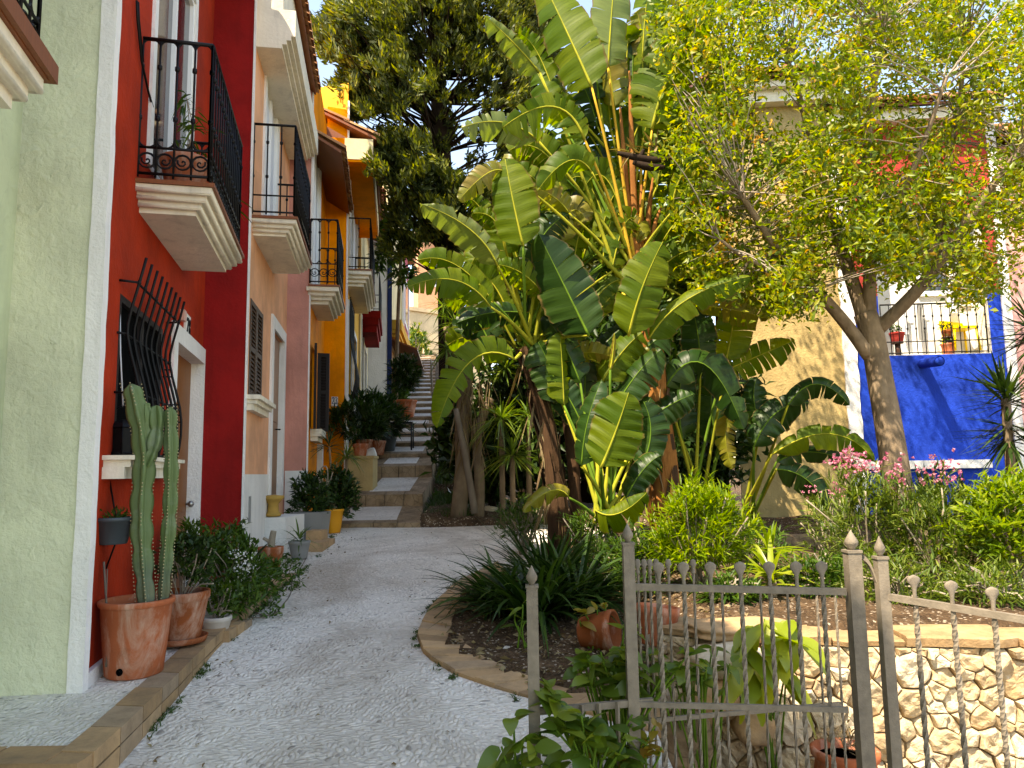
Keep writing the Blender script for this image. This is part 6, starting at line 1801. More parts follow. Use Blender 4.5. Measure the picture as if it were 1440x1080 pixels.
for k in range(12):
    x, yy = random.uniform(790, 960), random.uniform(520, 690); an_ = random.gauss(-1.57, .6); ll = random.uniform(70, 110); dx, dy = ll*math.cos(an_), ll*math.sin(an_)
    yb = random.uniform(8.6, 9.6); sp.append(((x, yy), (x+dx*.5, yy+dy*.6), (x+dx, yy+dy), (yb, yb, yb), random.uniform(20, 32), random.choice((G_, D_, D_, D_)), .4, random.uniform(-35, 35), 1, 1, E(droop=.3)))
strel_plant(t, (850, 732), 8.3, sp)
# --- right-hand plants against the yellow wall
bp = P(985, 715, 9.9)
t = thing('bird_of_paradise_plant', 'shaded bird of paradise with dark paddle leaves right of the orange brown trunk', 'plant', (bp.x, bp.y, ground_at(bp.x, bp.y)), 'giant bird of paradise clump')
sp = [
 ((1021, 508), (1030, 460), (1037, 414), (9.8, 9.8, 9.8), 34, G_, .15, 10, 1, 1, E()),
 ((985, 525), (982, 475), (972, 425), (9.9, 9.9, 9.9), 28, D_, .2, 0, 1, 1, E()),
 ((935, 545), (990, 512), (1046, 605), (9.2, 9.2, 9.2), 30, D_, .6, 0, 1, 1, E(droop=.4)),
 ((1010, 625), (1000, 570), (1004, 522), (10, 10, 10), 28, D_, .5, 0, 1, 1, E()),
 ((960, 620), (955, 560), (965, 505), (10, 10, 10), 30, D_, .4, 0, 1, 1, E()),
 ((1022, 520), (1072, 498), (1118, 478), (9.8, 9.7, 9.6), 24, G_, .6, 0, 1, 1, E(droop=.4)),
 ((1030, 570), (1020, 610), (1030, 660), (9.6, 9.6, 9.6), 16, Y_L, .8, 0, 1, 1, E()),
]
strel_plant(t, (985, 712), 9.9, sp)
bp = P(1055, 722, 10.0)
t = thing('bird_of_paradise_plant', 'low arching bird of paradise with drooping dark leaves in front of the yellow wall', 'plant', (bp.x, bp.y, ground_at(bp.x, bp.y)), 'giant bird of paradise clump')
sp = [
 ((1060, 628), (1092, 580), (1138, 566), (9.3, 9.3, 9.3), 27, D_, .35, 0, 1, 1, E(droop=.4)),
 ((1108, 570), (1148, 540), (1195, 570), (9.2, 9.2, 9.2), 18, D_, .4, 0, 1, .9, E(droop=.5)),
 ((1085, 640), (1168, 610), (1233, 652), (9.1, 9.0, 8.9), 22, G_, .5, 5, 1, .8, E(droop=.3)),
 ((1092, 650), (1150, 636), (1212, 664), (9.2, 9.2, 9.2), 15, D_, .4, 0, 1, 1, E(droop=.4)),
 ((1092, 660), (1135, 675), (1168, 720), (9.2, 9.2, 9.2), 22, D_, .3, 0, 1, 1, E(droop=.4)),
 ((1070, 600), (1060, 560), (1065, 530), (9.6, 9.6, 9.6), 20, D_, .5, 0, 1, 1, E()),
]
strel_plant(t, (1050, 722), 10.0, sp)

# ------------------------------------------------------------------ trees
def limb(mb, pts, r0, r1, n=9, mi=0):
    return tubes_mb(mb, pts, r0, r1, n, mi)
def twigs(mb, starts, ends, r=.012, n=4, k=5, sag=.08, mi=0):
    for a, e in zip(starts, ends):
        a, e = V(a), V(e); m_ = a.lerp(e, .5)+V((random.uniform(-1, 1), random.uniform(-1, 1), random.uniform(-.2, 1)))*sag*(e-a).length
        q = [a.lerp(m_, t/k).lerp(m_.lerp(e, t/k), t/k) for t in range(k+1)]
        mb.tube(q, [r*(1-.75*t/k) for t in range(k+1)], n, mi, caps=False)
# right tree
bp = P(1266, 712, 9.4); gz_ = ground_at(bp.x, bp.y)
t = thing('garden_tree', 'forking tree with mottled grey brown trunk and airy yellow green crown before the blue house', 'tree', (bp.x, bp.y, gz_))
b = MB()
tr = limb(b, [(bp.x+.02, bp.y, gz_-.1), P(1262, 680, 9.4), P(1250, 600, 9.4), P(1237, 530, 9.4), P(1226, 465, 9.4), P(1216, 440, 9.4)], .185, .14, 14)
b.build('trunk', M['bark_tree'] if 'bark_tree' in M else M['bark'], t)
b = MB(); L_ = []
for pts, r0, r1 in (([(1222, 500, 9.4), (1190, 455, 9.3), (1150, 410, 9.1), (1117, 378, 8.9), (1078, 330, 8.6), (1040, 270, 8.4)], .09, .035),
    ([(1218, 455, 9.4), (1205, 415, 9.4), (1188, 365, 9.5), (1165, 290, 9.6), (1140, 190, 9.7), (1110, 90, 9.8)], .10, .03),
    ([(1224, 455, 9.4), (1222, 410, 9.3), (1225, 340, 9.2), (1215, 250, 9.0), (1225, 150, 8.8), (1240, 40, 8.7)], .09, .03),
    ([(1232, 465, 9.4), (1268, 432, 9.2), (1306, 390, 9.0), (1342, 335, 8.8), (1392, 265, 8.6), (1450, 190, 8.4)], .09, .03),
    ([(1300, 396, 9.0), (1318, 330, 9.3), (1330, 240, 9.6), (1350, 140, 9.8), (1360, 50, 9.9)], .06, .025),
    ([(1165, 290, 9.6), (1110, 240, 9.9), (1060, 170, 10.1), (1020, 90, 10.2)], .06, .02),
    ([(1225, 340, 9.2), (1265, 280, 8.7), (1300, 200, 8.3), (1330, 110, 8.1)], .05, .02),
    ([(1117, 378, 8.9), (1085, 380, 8.6), (1040, 360, 8.3), (1005, 330, 8.1)], .04, .015),
    ([(1150, 410, 9.1), (1120, 420, 8.8), (1090, 400, 8.6)], .03, .012)):
    L_ += limb(b, [P(*q) for q in pts], r0, r1, 8)
b.build('limbs', M['bark'], t)
LN = np.array([tuple(p) for p in L_])
holes = [(1085, 128, 34, 20, .8), (1130, 105, 26, 16, .8), (1345, 118, 22, 16, .8), (1290, 115, 14, 10, .6), (1060, 85, 16, 14, .6), (1400, 40, 24, 14, .5), (1375, 8, 40, 16, .7), (1405, 335, 26, 60, .75), (1320, 345, 40, 40, .35), (1240, 350, 30, 40, .35), (1115, 440, 30, 20, .4), (1070, 330, 30, 22, .4), (1160, 330, 22, 24, .35), (1120, 180, 22, 14, .4), (1205, 120, 26, 16, .3)]
blobs = [(985, 110, 45, 60), (968, 60, 40, 50), (975, 200, 40, 60), (985, 270, 45, 50), (1000, 20, 80, 60), (1090, 20, 80, 50), (1180, 30, 90, 60), (1270, 30, 90, 60), (1370, 50, 80, 60), (1440, 60, 80, 70), (1030, 90, 60, 50), (1010, 170, 50, 60), (1060, 230, 80, 60), (1130, 240, 80, 60), (1200, 200, 80, 70), (1270, 180, 90, 70), (1345, 200, 80, 70), (1420, 170, 70, 80), (1030, 300, 60, 50), (1090, 320, 70, 60), (1150, 330, 70, 50), (1215, 300, 60, 50), (1280, 290, 80, 50), (1350, 290, 60, 50), (1400, 330, 50, 60), (1080, 390, 50, 40), (1120, 400, 40, 35), (1010, 370, 40, 40), (1250, 355, 40, 30), (1310, 350, 50, 45), (1370, 370, 40, 45), (1440, 280, 40, 60), (1100, -40, 120, 50), (1250, -50, 150, 50), (1400, -40, 120, 60), (1500, 80, 90, 120), (1500, 230, 60, 80), (1165, 110, 60, 40), (1300, 90, 60, 50)]
tips = []
while len(tips) < 4500:
    bx, by, rx, ry = random.choice(blobs)
    a = random.uniform(0, 6.283); r_ = random.random()**.5
    x, y = bx+rx*r_*math.cos(a), by+ry*r_*math.sin(a)
    if any(((x-h0)/hx)**2+((y-h1)/hy)**2 < 1 and random.random() < pr_ for h0, h1, hx, hy, pr_ in holes): continue
    cl = math.sin(x*.043+2*math.sin(y*.03))*math.cos(y*.051+1.5*math.sin(x*.027))
    if cl < -.2 and random.random() < .85: continue
    Yd = 9.2+random.gauss(0, .75)+.3*math.sin(x*.02)
    Yd = min(11.4, max(7.6, Yd))
    tips.append(P(x, y, Yd))
TA = np.array([tuple(p) for p in tips])
b = MB(); st_, en_ = [], []
for i in rng.choice(len(TA), 900, replace=False):
    d_ = np.linalg.norm(LN-TA[i], axis=1); j = int(np.argmin(d_+rng.uniform(0, .25, len(d_))))
    if d_[j] < 2.0: st_.append(LN[j]); en_.append(TA[i])
twigs(b, st_, en_, .012, 4, 5, .22)
b.build('twigs', M['twig'], t)
ax = norm(rng.normal(0, .6, TA.shape)+np.array([0, 0, .35]))
sel = rng.random(len(TA)) < .75
v, q = join([whorls(TA[sel], ax[sel], 13, .095, .040, 1.3, jit=.075)]); qobj('crown', v, q, M['lv_tree'], t)
v, q = whorls(TA[~sel], ax[~sel], 13, .10, .043, 1.3, jit=.075); qobj('inner_crown', v, q, M['lv_tree2'], t)
fl_ = np.array([P(random.gauss(x, 12), random.gauss(y, 8), 8.3) for x, y in ((1060, 187), (1025, 320), (1015, 355), (1195, 52), (1090, 275)) for _ in range(9)])
v, q = whorls(fl_, rand_dirs(len(fl_), .4), 6, .055, .035, 1.5); qobj('blossom', v, q, M['petaly'], t)

# conifer
bp = P(637, 640, 17.5); 
t = thing('cypress_tree', 'tall dark conifer with yellow green spray tips, towering over the steps behind the garden', 'tree', (bp.x, bp.y, ground_z(bp.x, bp.y)))
b = MB(); tr = limb(b, [(bp.x, bp.y, ground_z(bp.x, bp.y)-.2), P(634, 520, 17.5), P(630, 380, 17.5), P(622, 220, 17.5), P(612, 60, 17.5), P(606, -160, 17.5)], .32, .12, 10)
b.build('trunk', M['bark_dark'], t)
cb = [(505, 45, 62, 50, 16), (470, 35, 30, 28, 15.6), (545, 120, 65, 45, 16), (500, 130, 40, 35, 16), (470, 60, 26, 24, 15.6), (600, 40, 80, 60, 17.5), (680, 40, 70, 60, 17.5), (740, 60, 50, 60, 18), (700, 110, 50, 40, 17), (560, 215, 55, 38, 16.3), (535, 205, 36, 20, 16), (600, 260, 55, 36, 16.6), (660, 280, 45, 36, 17), (590, 300, 50, 30, 16.6), (555, 235, 30, 22, 15.8), (720, 160, 40, 40, 18), (690, 215, 34, 40, 18), (640, 330, 40, 30, 17), (700, 290, 34, 40, 18), (560, -50, 90, 60, 17), (700, -50, 90, 60, 18), (620, -120, 100, 60, 18), (760, 20, 40, 40, 18.5), (525, 75, 50, 40, 16.5), (640, 110, 40, 34, 17), (620, 180, 26, 30, 17.5), (770, 110, 30, 50, 19), (660, 350, 30, 26, 18), (560, 340, 26, 20, 17), (735, 220, 26, 40, 19)]
tips = []; tin = []
for bx, by, rx, ry, Yd in cb:
    n = int(rx*ry/12)
    for _ in range(n):
        a = random.uniform(0, 6.283); r_ = random.random()**.42
        x, y = bx+rx*r_*math.cos(a), by+ry*r_*math.sin(a)
        if (((x-620)/70)**2+((y-130)/60)**2 < 1 and random.random() < .55) or (((x-665)/40)**2+((y-215)/34)**2 < 1 and random.random() < .6): continue
        depth = random.gauss(0, .8)*rx/60
        pp = P(x, y, Yd+depth)
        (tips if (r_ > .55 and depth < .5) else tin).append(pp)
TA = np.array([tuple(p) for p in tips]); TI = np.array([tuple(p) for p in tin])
TR = np.array([tuple(p) for p in tr])
b = MB(); st_, en_ = [], []
allT = np.concatenate([TA, TI])
for i in rng.choice(len(allT), 420, replace=False):
    d_ = np.abs(TR[:, 2]-(allT[i][2]-.9)); j = int(np.argmin(d_+rng.uniform(0, .3, len(d_)))); st_.append(TR[j]); en_.append(allT[i])
twigs(b, st_, en_, .032, 4, 5, .10); b.build('branches', M['bark_dark'], t)
def sprays(T, per, L, W, mat, name):
    out = norm((T-np.array([bp.x, bp.y, 0]))*np.array([1, 1, 0])+rng.normal(0, .2, T.shape)); A = norm(out*.7+np.array([0, 0, .75])+rng.normal(0, .35, T.shape))
    v, q = whorls(T, A, per, L, W, .75, jit=.05, bend=-.2, fold=.15); qobj(name, v, q, mat, t)
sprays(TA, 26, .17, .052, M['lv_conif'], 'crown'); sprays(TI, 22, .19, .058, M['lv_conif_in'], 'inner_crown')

# small tree with hanging leaves in front of the navy corner
bp = P(556, 470, 22); t = thing('small_tree', 'small dark leaved tree leaning over the lane in front of the navy corner strip', 'tree', (bp.x, bp.y, zst(bp.y)))
b = MB(); limb(b, [(bp.x, bp.y, zst(bp.y)-.1), P(560, 420, 22), P(566, 330, 22), P(570, 265, 22)], .07, .04, 7); limb(b, [P(562, 390, 22), P(545, 350, 22), P(530, 320, 21.5)], .04, .02, 6); b.build('trunk', M['bark'], t)
parts_ = []
for x, y, rx, rz in ((568, 262, .35, .25), (540, 322, .45, .35), (560, 345, .5, .4), (585, 330, .35, .3), (535, 365, .4, .3), (570, 385, .45, .35)):
    tp, ax = bush_tips(P(x, y, 22), rx, .4, rz, 32, -1, .2); parts_.append(whorls(tp, ax, 8, .24, .085, 1.1, droop=.4, prof='oval'))
v, q = join(parts_); qobj('crown', v, q, M['lv_mid'], t)

# dragon trees at the foot of the steps: thick pale stems, spiky heads
bp = P(660, 722, 12.7)
t = thing('dragon_tree', 'pale stemmed dracaena trees with spiky heads, leaning beside the foot of the steps', 'tree', (bp.x, bp.y, ground_at(bp.x, bp.y)))
b = MB()
limb(b, [(bp.x-.2, bp.y, .9), P(652, 660, 12.7), P(648, 600, 12.7), P(655, 540, 12.7), P(660, 480, 12.8)], .14, .10, 12); limb(b, [(bp.x+.15, bp.y, .9), P(675, 670, 12.7), P(668, 610, 12.7), P(690, 560, 12.7)], .10, .07, 10)
limb(b, [P(655, 560, 12.7), P(635, 510, 12.7), P(628, 460, 12.7)], .1, .06, 8)
b.build('trunk', M['palm_bark'], t)
parts_ = []
for x, y, Yd, n, l in ((640, 455, 12.6, 60, .6), (675, 440, 12.8, 60, .6), (628, 490, 12.4, 50, .5), (665, 495, 12.5, 60, .55), (700, 470, 13, 60, .6), (650, 405, 12.9, 60, .6), (690, 400, 13.2, 60, .6), (625, 430, 12.8, 40, .5), (710, 520, 13, 50, .55), (635, 540, 12.6, 40, .45), (660, 370, 13.2, 50, .6)): parts_.append(rosette(P(x, y, Yd), n, l, .035, lo=-.7, droop=.35))
v, q = join(parts_); qobj('crown', v, q, M['lv_drac'], t)
B = np.array([P(random.uniform(638, 690), random.uniform(530, 640), 12.55) for _ in range(90)]); v, q = blades(B, rand_dirs(90)*np.array([.4, .4, .1])+np.array([0, 0, -1]), rng.uniform(.3, .6, 90), .03, 0, 5, .2, 'lance', twist=1); qobj('dry_leaves', v, q, M['lv_dry'], t)
b = MB(); tubes_mb(b, [P(668, 722, 12.2), P(656, 650, 12.2), P(641, 575, 12.2)], .06, .045, 8); tag(b.build('leaning_branch', M['stick']), 'bare grey branch propped against the dracaena trunks', 'branch')
for x, y, Yd, n, l, lab in ((705, 590, 11.8, 90, .62, 'bright spiky dracaena head behind the left bird of paradise trunk'), (720, 640, 11.6, 80, .6, 'lower spiky dracaena with narrow arching leaves near the shaded bed'), (742, 585, 12.0, 70, .55, 'spiky dracaena partly hidden behind the shaggy dark trunk')):
    hd = P(x, y, Yd); t = thing('dracaena', lab, 'plant', (hd.x, hd.y, ground_at(hd.x, min(12.1, hd.y))))
    v, q = rosette(hd, n, l, .04, lo=-.5, droop=.45); qobj('foliage', v, q, M['lv_drac'], t)
    b = MB(); tubes_mb(b, [(hd.x, hd.y, ground_at(hd.x, min(12.1, hd.y))-.05), hd], .05, .04, 7); b.build('stem', M['palm_bark'], t)
# background shrubs, dark
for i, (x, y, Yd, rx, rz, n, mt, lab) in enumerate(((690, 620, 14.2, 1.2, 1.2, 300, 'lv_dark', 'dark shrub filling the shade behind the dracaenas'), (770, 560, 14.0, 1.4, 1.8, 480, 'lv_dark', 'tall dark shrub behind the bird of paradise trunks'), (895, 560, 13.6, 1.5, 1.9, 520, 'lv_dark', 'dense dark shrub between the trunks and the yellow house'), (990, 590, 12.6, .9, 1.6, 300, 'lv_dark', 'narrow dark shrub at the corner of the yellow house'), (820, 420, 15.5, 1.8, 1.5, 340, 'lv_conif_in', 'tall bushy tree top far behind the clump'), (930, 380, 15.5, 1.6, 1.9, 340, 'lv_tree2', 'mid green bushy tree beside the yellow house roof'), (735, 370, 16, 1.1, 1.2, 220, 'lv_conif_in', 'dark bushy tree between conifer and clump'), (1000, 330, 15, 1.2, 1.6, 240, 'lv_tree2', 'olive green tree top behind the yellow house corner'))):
    c = P(x, y, Yd); g0 = max(.5, ground_z(c.x, c.y)); t = thing('background_shrub' if i < 4 else 'background_tree', lab, 'shrub' if i < 4 else 'tree', (c.x, c.y, g0))
    n = int(n*1.2)
    tp, ax = bush_tips(c, rx, rx*.8, rz, n, -1, .15); v, q = whorls(tp, ax, 13, .24, .10, 1.2, jit=.12); qobj('crown', v, q, M[mt], t)
    b = MB()
    for _ in range(5): e = V(tp[random.randrange(len(tp))]); tubes_mb(b, [(c.x+random.uniform(-.2, .2), c.y, g0-.2), V((c.x, c.y, (g0+c.z)/2)), e], .06, .02, 6)
    b.build('trunk', M['bark_dark'], t)
# grass bank
B = []
for _ in range(2600):
    y_ = random.uniform(12.6, 17.5); x_ = xr_st(y_)+random.uniform(.05, .85)
    if y_ > 12.9 or x_ > -1.2: B.append((x_, y_, max(ground_z(x_, y_), .9 if y_ < 14 else 0)))
B = np.array(B); v, q = blades(B, rand_dirs(len(B))*np.array([.6, .6, .2])+np.array([0, 0, 1]), rng.uniform(.15, .42, len(B)), .018, .35, 4, .2, 'spear', twist=.5)
tag(np_mesh('grass', v, q, M['grass']), kind='stuff')

# ------------------------------------------------------------------ garden bed planting
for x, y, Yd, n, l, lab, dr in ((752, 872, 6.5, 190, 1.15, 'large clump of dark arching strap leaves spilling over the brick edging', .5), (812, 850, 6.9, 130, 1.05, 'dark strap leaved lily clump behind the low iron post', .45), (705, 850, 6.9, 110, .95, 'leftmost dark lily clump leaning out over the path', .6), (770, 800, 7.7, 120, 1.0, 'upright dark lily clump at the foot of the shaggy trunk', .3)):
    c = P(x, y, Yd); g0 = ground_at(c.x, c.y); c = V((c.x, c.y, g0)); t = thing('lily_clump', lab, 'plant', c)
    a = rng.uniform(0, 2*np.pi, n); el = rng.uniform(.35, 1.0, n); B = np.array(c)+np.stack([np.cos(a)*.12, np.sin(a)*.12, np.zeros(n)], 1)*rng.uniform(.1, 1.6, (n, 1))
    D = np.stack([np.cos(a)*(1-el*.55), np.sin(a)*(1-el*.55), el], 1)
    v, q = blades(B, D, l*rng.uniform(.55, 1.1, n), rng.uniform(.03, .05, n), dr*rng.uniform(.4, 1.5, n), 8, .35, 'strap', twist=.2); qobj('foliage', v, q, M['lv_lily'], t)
def shrub(name, lab, cat, px_, py_, Yd, rx, rz, n, per, L, W, mat, spread=1.0, prof='leaf', zoff=None, low=-.7, flowers=None, group=None, base=None):
    c = P(px_, py_, Yd); g0 = ground_at(c.x, c.y) if base is None else base; t = thing(name, lab, cat, (c.x, c.y, g0), group)
    tp, ax = bush_tips(c, rx, rx*.8, rz, n, low, .25); tp[:, 2] = np.maximum(tp[:, 2], g0+.05)
    v, q = whorls(tp, ax, per, L, W, spread, prof=prof, jit=.025, droop=.2); qobj('foliage', v, q, M[mat], t); stems('stems', (c.x, c.y, g0), tp, t, k=26, r=.011)
    if flowers:
        k, fm, fl_, fw = flowers; top = tp[np.argsort(-tp[:, 2])[:k]]
        C = np.repeat(top, 7, 0)+rng.normal(0, .045, (k*7, 3))+np.array([0, 0, .07]); v, q = whorls(C, rand_dirs(len(C), .8), 5, fl_, fw, 1.4, jit=.004); qobj('flowers', v, q, M[fm], t)['kind'] = 'stuff'
    return t
shrub('garden_shrub', 'bright green bushy shrub with narrow leaves behind the wide iron post', 'shrub', 985, 752, 6.6, .52, .50, 330, 11, .115, .018, 'lv_lime', .95, 'lance')
shrub('garden_shrub', 'darker lower branches of narrow leaved shrub left of the bright bush', 'shrub', 905, 800, 6.9, .34, .40, 130, 10, .11, .018, 'lv_mid', 1.0, 'lance')
OL = dict(spread=1.0, prof='lance')
shrub('oleander', 'oleander with pink flower heads standing before the tree trunk', 'shrub', 1225, 755, 6.8, .52, .66, 300, 9, .13, .017, 'lv_olean', flowers=(16, 'petal', .03, .022), **OL)
shrub('oleander', 'oleander with a few salmon flowers between the tree trunk and the yellow green bush', 'shrub', 1320, 765, 6.5, .50, .62, 290, 9, .13, .017, 'lv_olean', flowers=(11, 'petal', .028, .02), **OL)
shrub('oleander', 'thin pale oleander sprays against the bottom of the yellow wall', 'shrub', 1165, 745, 7.8, .36, .38, 60, 8, .13, .015, 'lv_olean', flowers=(6, 'petal', .022, .015), **OL)
shrub('garden_shrub', 'yellow green glossy bush at the right edge above the stone wall', 'shrub', 1420, 745, 6.2, .52, .48, 380, 10, .10, .024, 'lv_lime', 1.0)
shrub('garden_shrub', 'low narrow leaved shrub behind the swooping fence rail', 'shrub', 1265, 835, 5.9, .42, .32, 130, 9, .11, .016, 'lv_olean', 1.0, 'lance')
shrub('garden_shrub', 'dark green undergrowth at the right edge below the yellow green bush', 'shrub', 1390, 838, 5.8, .44, .30, 130, 9, .10, .016, 'lv_olean', 1.0, 'lance')
for x, y, Yd, rx, rz, lab in ((735, 735, 9.6, .4, .35, 'leafy undergrowth at the left foot of the shaggy trunk'), (835, 760, 8.4, .38, .34, 'leafy undergrowth in front of the young paddle leaved plant'), (1150, 815, 6.3, .34, .22, 'low green shrub under the pink oleander beside the wide post'), (1060, 775, 7.6, .40, .26, 'low dark undergrowth in front of the yellow wall'), (1030, 840, 6.0, .28, .2, 'small narrow leaved shrub at the foot of the bright bush'), (960, 770, 7.8, .4, .3, 'shaded undergrowth below the orange brown trunk'), (870, 800, 7.6, .36, .3, 'mid green undergrowth between lilies and bright bush')):
    shrub('undergrowth_shrub', lab, 'shrub', x, y, Yd, rx, rz, 120, 9, .10, .02, 'lv_mid', 1.0, 'lance')
# spiky plants
for x, y, Yd, n, l, w_, mt, lab, lo in ((1085, 815, 6.2, 30, .50, .045, 'lv_bright', 'variegated yellow green rosette of broad sword leaves in the garden bed', .05), (1082, 778, 7.0, 26, .45, .04, 'lv_lime', 'green strap leaved rosette behind the variegated one', .1)):
    c = P(x, y, Yd); g0 = ground_at(c.x, c.y); hd = V((c.x, c.y, min(c.z, g0+.25))); t = thing('sword_leaf_plant', lab, 'plant', (c.x, c.y, g0)); v, q = rosette(hd, n, l, w_, lo=lo, droop=.35, prof='strap'); qobj('foliage', v, q, M[mt], t)
    b = MB(); b.tube([(c.x, c.y, g0-.05), hd], .04, 7); b.build('stem', M['bark'], t)
for x, y, Yd, n, l, lab in ((1318, 705, 9.3, 16, .62, 'dark upright sword leaved agave below the white ledge'), (1298, 700, 8.8, 14, .5, 'grey green agave fan beside the tree trunk'), (1350, 705, 9.6, 14, .5, 'small dark agave under the blue wall')):
    c = P(x, y, Yd); g0 = ground_at(c.x, c.y); t = thing('agave', lab, 'plant', (c.x, c.y, g0)); a = rng.uniform(0, 6.28, n); D = np.stack([np.cos(a)*.3, np.sin(a)*.3, np.ones(n)], 1); b_ = np.array([c.x, c.y, c.z-.1])+rng.normal(0, .04, (n, 3))
    v, q = blades(b_, D, l*rng.uniform(.6, 1.1, n), .085, .02, 6, .5, 'spear'); qobj('foliage', v, q, M['lv_yucca'], t)
    b = MB(); b.tube([(c.x, c.y, g0-.05), (c.x, c.y, c.z-.05)], .06, 7); b.build('stem', M['bark'], t)
bp = P(1428, 720, 8.6)
t = thing('yucca', 'tall dark yucca with spiky heads at the right edge before the blue wall', 'yucca', (bp.x, bp.y, ground_at(bp.x, bp.y)))
b = MB(); limb(b, [(bp.x, bp.y, ground_at(bp.x, bp.y)-.05), P(1420, 650, 8.6), P(1414, 560, 8.6)], .06, .05, 8); limb(b, [(bp.x+.2, bp.y+.1, ground_at(bp.x, bp.y)-.05), P(1448, 600, 8.8), P(1452, 470, 8.8)], .06, .05, 8); b.build('trunk', M['palm_bark'], t)
parts_ = [rosette(P(1414, 560, 8.6), 90, .62, .042, lo=-.35, droop=.03, stem=.12, prof='lance'), rosette(P(1418, 610, 8.6), 90, .58, .042, lo=-.75, hi=.4, droop=.06, stem=.15, prof='lance'), rosette(P(1455, 470, 8.8), 90, .62, .042, lo=-.6, droop=.04, stem=.15)]
v, q = join(parts_); qobj('crown', v, q, M['lv_yucca'], t)
# broad leaved plants at the fence
def broad(name, lab, px_, py_, Yd, pts, L, W, mat, base_z, droop=.35, stemmat='stalk_green', n_per=3, tw=.5, front=False):
    c = P(px_, py_, Yd); t = thing(name, lab, 'plant', (c.x, c.y, base_z)); b = MB(); B = []; D = []; root = V((c.x, c.y, base_z))
    for (x, y, dY) in pts:
        e = P(x, y, Yd+dY); m_ = root.lerp(e, .5)+V((random.uniform(-.04, .04), 0, .05)); tubes_mb(b, [root+V((random.uniform(-.04, .04), random.uniform(-.04, .04), 0)), m_, e], .008, .005, 5)
        for k in range(n_per): B.append(e+V((random.uniform(-.02, .02), random.uniform(-.02, .02), random.uniform(-.03, .01)))); a = random.uniform(0, 6.28); D.append((math.cos(a), math.sin(a)*.8-.25, random.uniform(-.1, .7)) if not front else (math.cos(a)*.75, -.55, random.uniform(-.8, .25)))
    N = len(B); v, q = blades(np.array([tuple(p) for p in B]), np.array(D), L*rng.uniform(.6, 1.15, N), W*rng.uniform(.75, 1.15, N), droop*rng.uniform(.3, 1.5, N), 8, .18, 'oval', twist=tw)
    qobj('foliage', v, q, M[mat], t); b.build('stems', M[stemmat], t)
def scat(n, cx, cy, rx, ry, dY=.12): return [(random.gauss(cx, rx), random.gauss(cy, ry), random.uniform(-dY, dY)) for _ in range(n)]
broad('broad_leaf_shrub', 'leafy green climber growing through the fence at the bed corner', 868, 1010, 3.8, scat(40, 865, 938, 38, 24), .12, .075, 'lv_broad', .25)
broad('broad_leaf_shrub', 'low broad leaved shoots wrapped round the foot of the short iron post', 742, 1085, 3.45, [(722, 1010, 0), (705, 1050, 0), (735, 1040, -.05), (752, 1050, -.05), (760, 1030, 0), (715, 1070, 0), (740, 1075, -.05), (770, 1075, 0), (700, 1080, 0)], .12, .075, 'lv_broad', .2)
broad('broad_leaf_shrub', 'yellowing leafy shoots below the low fence rail', 830, 1090, 3.5, scat(20, 850, 1040, 32, 22)+scat(5, 775, 985, 8, 8)+scat(7, 818, 1025, 14, 14), .12, .072, 'lv_broad', .2)
broad('broad_leaf_shrub', 'yellow green leaves turning brown low between the fence posts', 900, 1090, 3.6, scat(16, 890, 1055, 24, 18), .085, .055, 'lv_orange', .2)
broad('broad_leaf_plant', 'pale lime variegated plant with big drooping leaves, glowing behind the fence bars', 1082, 1010, 4.55, [(1050, 880, .1), (1075, 870, 0), (1110, 870, 0), (1060, 920, -.05), (1095, 920, -.05), (1120, 895, .05), (1040, 900, 0), (1085, 895, -.08), (1105, 945, 0), (1070, 945, 0)], .27, .115, 'lv_bright', -.1, .35, n_per=3, front=True, tw=.25)
broad('broad_leaf_plant', 'small plant with orange and yellow leaves on the mulch in front of the lilies', 835, 905, 5.6, [(822, 862, 0), (840, 858, 0), (852, 850, 0), (832, 880, 0), (845, 880, 0), (815, 872, 0)], .13, .06, 'lv_orange', ground_at(.6, 5.6), .3, n_per=2)
broad('broad_leaf_plant', 'single bright leafy shoot on the mulch left of the orange leaved plant', 735, 895, 5.7, [(725, 860, 0), (735, 850, 0), (742, 872, 0), (728, 880, 0)], .12, .05, 'lv_broad', ground_at(.1, 5.7), .3, n_per=2)
broad('broad_leaf_plant', 'shaded green plant low in front of the boulders behind the fence', 985, 1040, 4.4, scat(14, 960, 950, 22, 14)+scat(8, 990, 930, 14, 12), .11, .06, 'lv_broad', -.3, .4)
# mulch litter on the bed
n = 700; C = []
while len(C) < n:
    x_, y_ = random.uniform(-.9, 1.6), random.uniform(4.8, 8)
    if inpoly(x_, y_, bed_poly): C.append((x_, y_, soil_z(x_, y_)+.02))
v, q = leaves(np.array(C), rand_dirs(n)*np.array([1, 1, .25]), rand_dirs(n, 2), rng.uniform(.03, .09, n), rng.uniform(.012, .035, n), .2, .4); tag(np_mesh('leaf_litter', v, q, M['lv_dry']), kind='stuff')

n = 150; C = []
while len(C) < n:
    y_ = random.uniform(3.4, 12); x_ = random.uniform(fl(y_)-.2, min(fr(y_), 1.2))
    if random.random() < .5: x_ = fl(y_)+abs(random.gauss(0, .25))
    if not inpoly(x_, y_, bed_poly) and x_ > kxi(min(y_, 12))+.2: C.append((x_, y_, path_z(y_)+.012))
v, q = leaves(np.array(C), rand_dirs(n)*np.array([1, 1, .12]), rand_dirs(n, 3), rng.uniform(.02, .06, n), rng.uniform(.01, .022, n), .15, .5); tag(np_mesh('fallen_leaves', v, q, M['lv_dry']), kind='stuff')

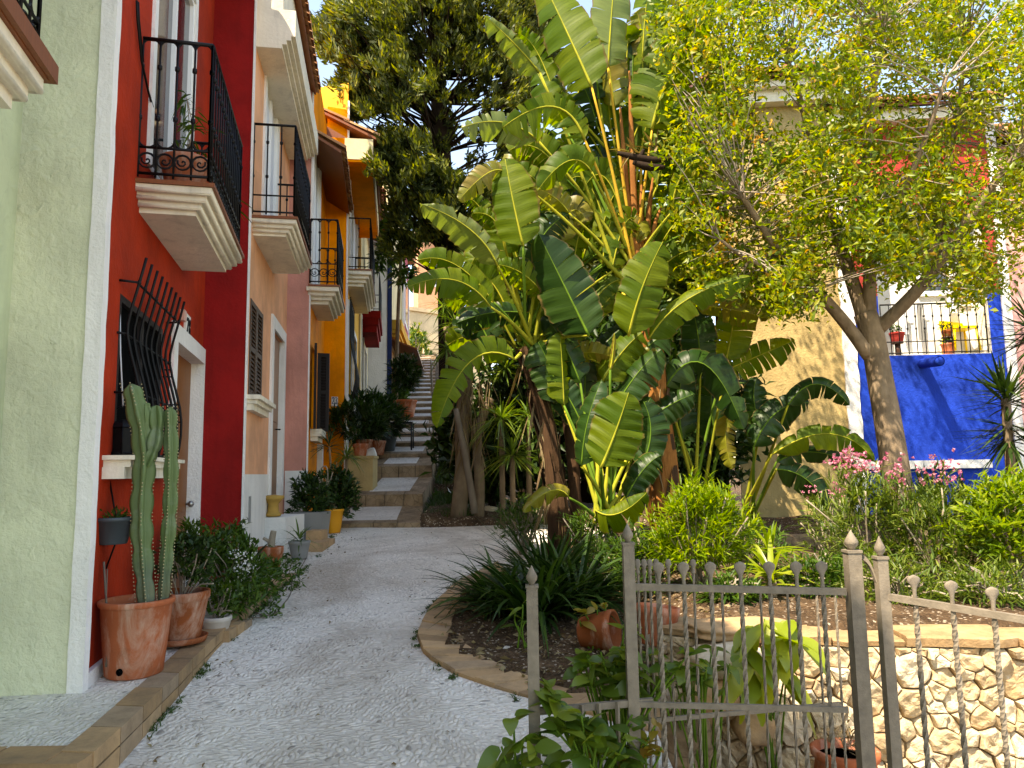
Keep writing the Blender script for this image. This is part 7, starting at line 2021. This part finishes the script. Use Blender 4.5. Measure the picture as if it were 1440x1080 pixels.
C = []
while len(C) < 420:
    y_ = random.uniform(3.7, 12); k_ = random.random()
    if k_ < .6 and math.sin(y_*3.1)+math.sin(y_*7.3) > -.2: C.append((fl(y_)+.01+abs(random.gauss(0, .03)), y_, path_z(y_)))
    elif k_ > .75:
        i_ = random.randrange(NB); p_ = outer[i_]
        if math.sin(i_*1.3) > -.3: C.append((p_.x-abs(random.gauss(0, .02)), p_.y+random.uniform(-.1, .1), path_z(p_.y)))
B = np.repeat(np.array(C), 5, 0)+rng.normal(0, .012, (2100, 3))*np.array([1, 1, 0])
v, q = blades(B, rand_dirs(2100)*np.array([.8, .8, .1])+np.array([0, 0, .7]), rng.uniform(.02, .075, 2100), .009, .5, 3, .2, 'spear', twist=.6); tag(np_mesh('weeds', v, q, M['grass']), kind='stuff')
# ------------------------------------------------------------------ light
sd = V((.95, 1.0, -2.2)).normalized()
ld = bpy.data.lights.new('sun', 'SUN'); ld.energy = SUN_E; ld.angle = math.radians(.53); ld.color = (1.0, .98, .94)
lo = bpy.data.objects.new('sun', ld); COL.objects.link(lo); lo.location = (-20, -20, 40)
lo.rotation_euler = sd.to_track_quat('-Z', 'Y').to_euler()
w = bpy.data.worlds.new('World'); SC.world = w; w.use_nodes = True
t = w.node_tree; bg = t.nodes['Background']
sk = t.nodes.new('ShaderNodeTexSky'); sk.sky_type = 'NISHITA'; sk.sun_disc = False
sk.sun_elevation = math.asin(-sd.z); sk.sun_rotation = math.atan2(-sd.x, -sd.y) % (2*math.pi)
sk.air_density = 1.0; sk.dust_density = .5; sk.ozone_density = 1.6
t.links.new(sk.outputs[0], bg.inputs[0]); bg.inputs[1].default_value = SKY_E
SC.view_settings.view_transform = 'Standard'; SC.view_settings.look = 'None'; SC.view_settings.gamma = 1; SC.view_settings.exposure = EXPO
SC.view_settings.use_white_balance = True; SC.view_settings.white_balance_temperature = 8800; SC.view_settings.white_balance_tint = 12
SC.cycles.use_denoising = True
SC.cycles.max_bounces = 8; SC.cycles.diffuse_bounces = 4; SC.cycles.transmission_bounces = 4; SC.cycles.transparent_max_bounces = 4
SC.cycles.sample_clamp_indirect = 6
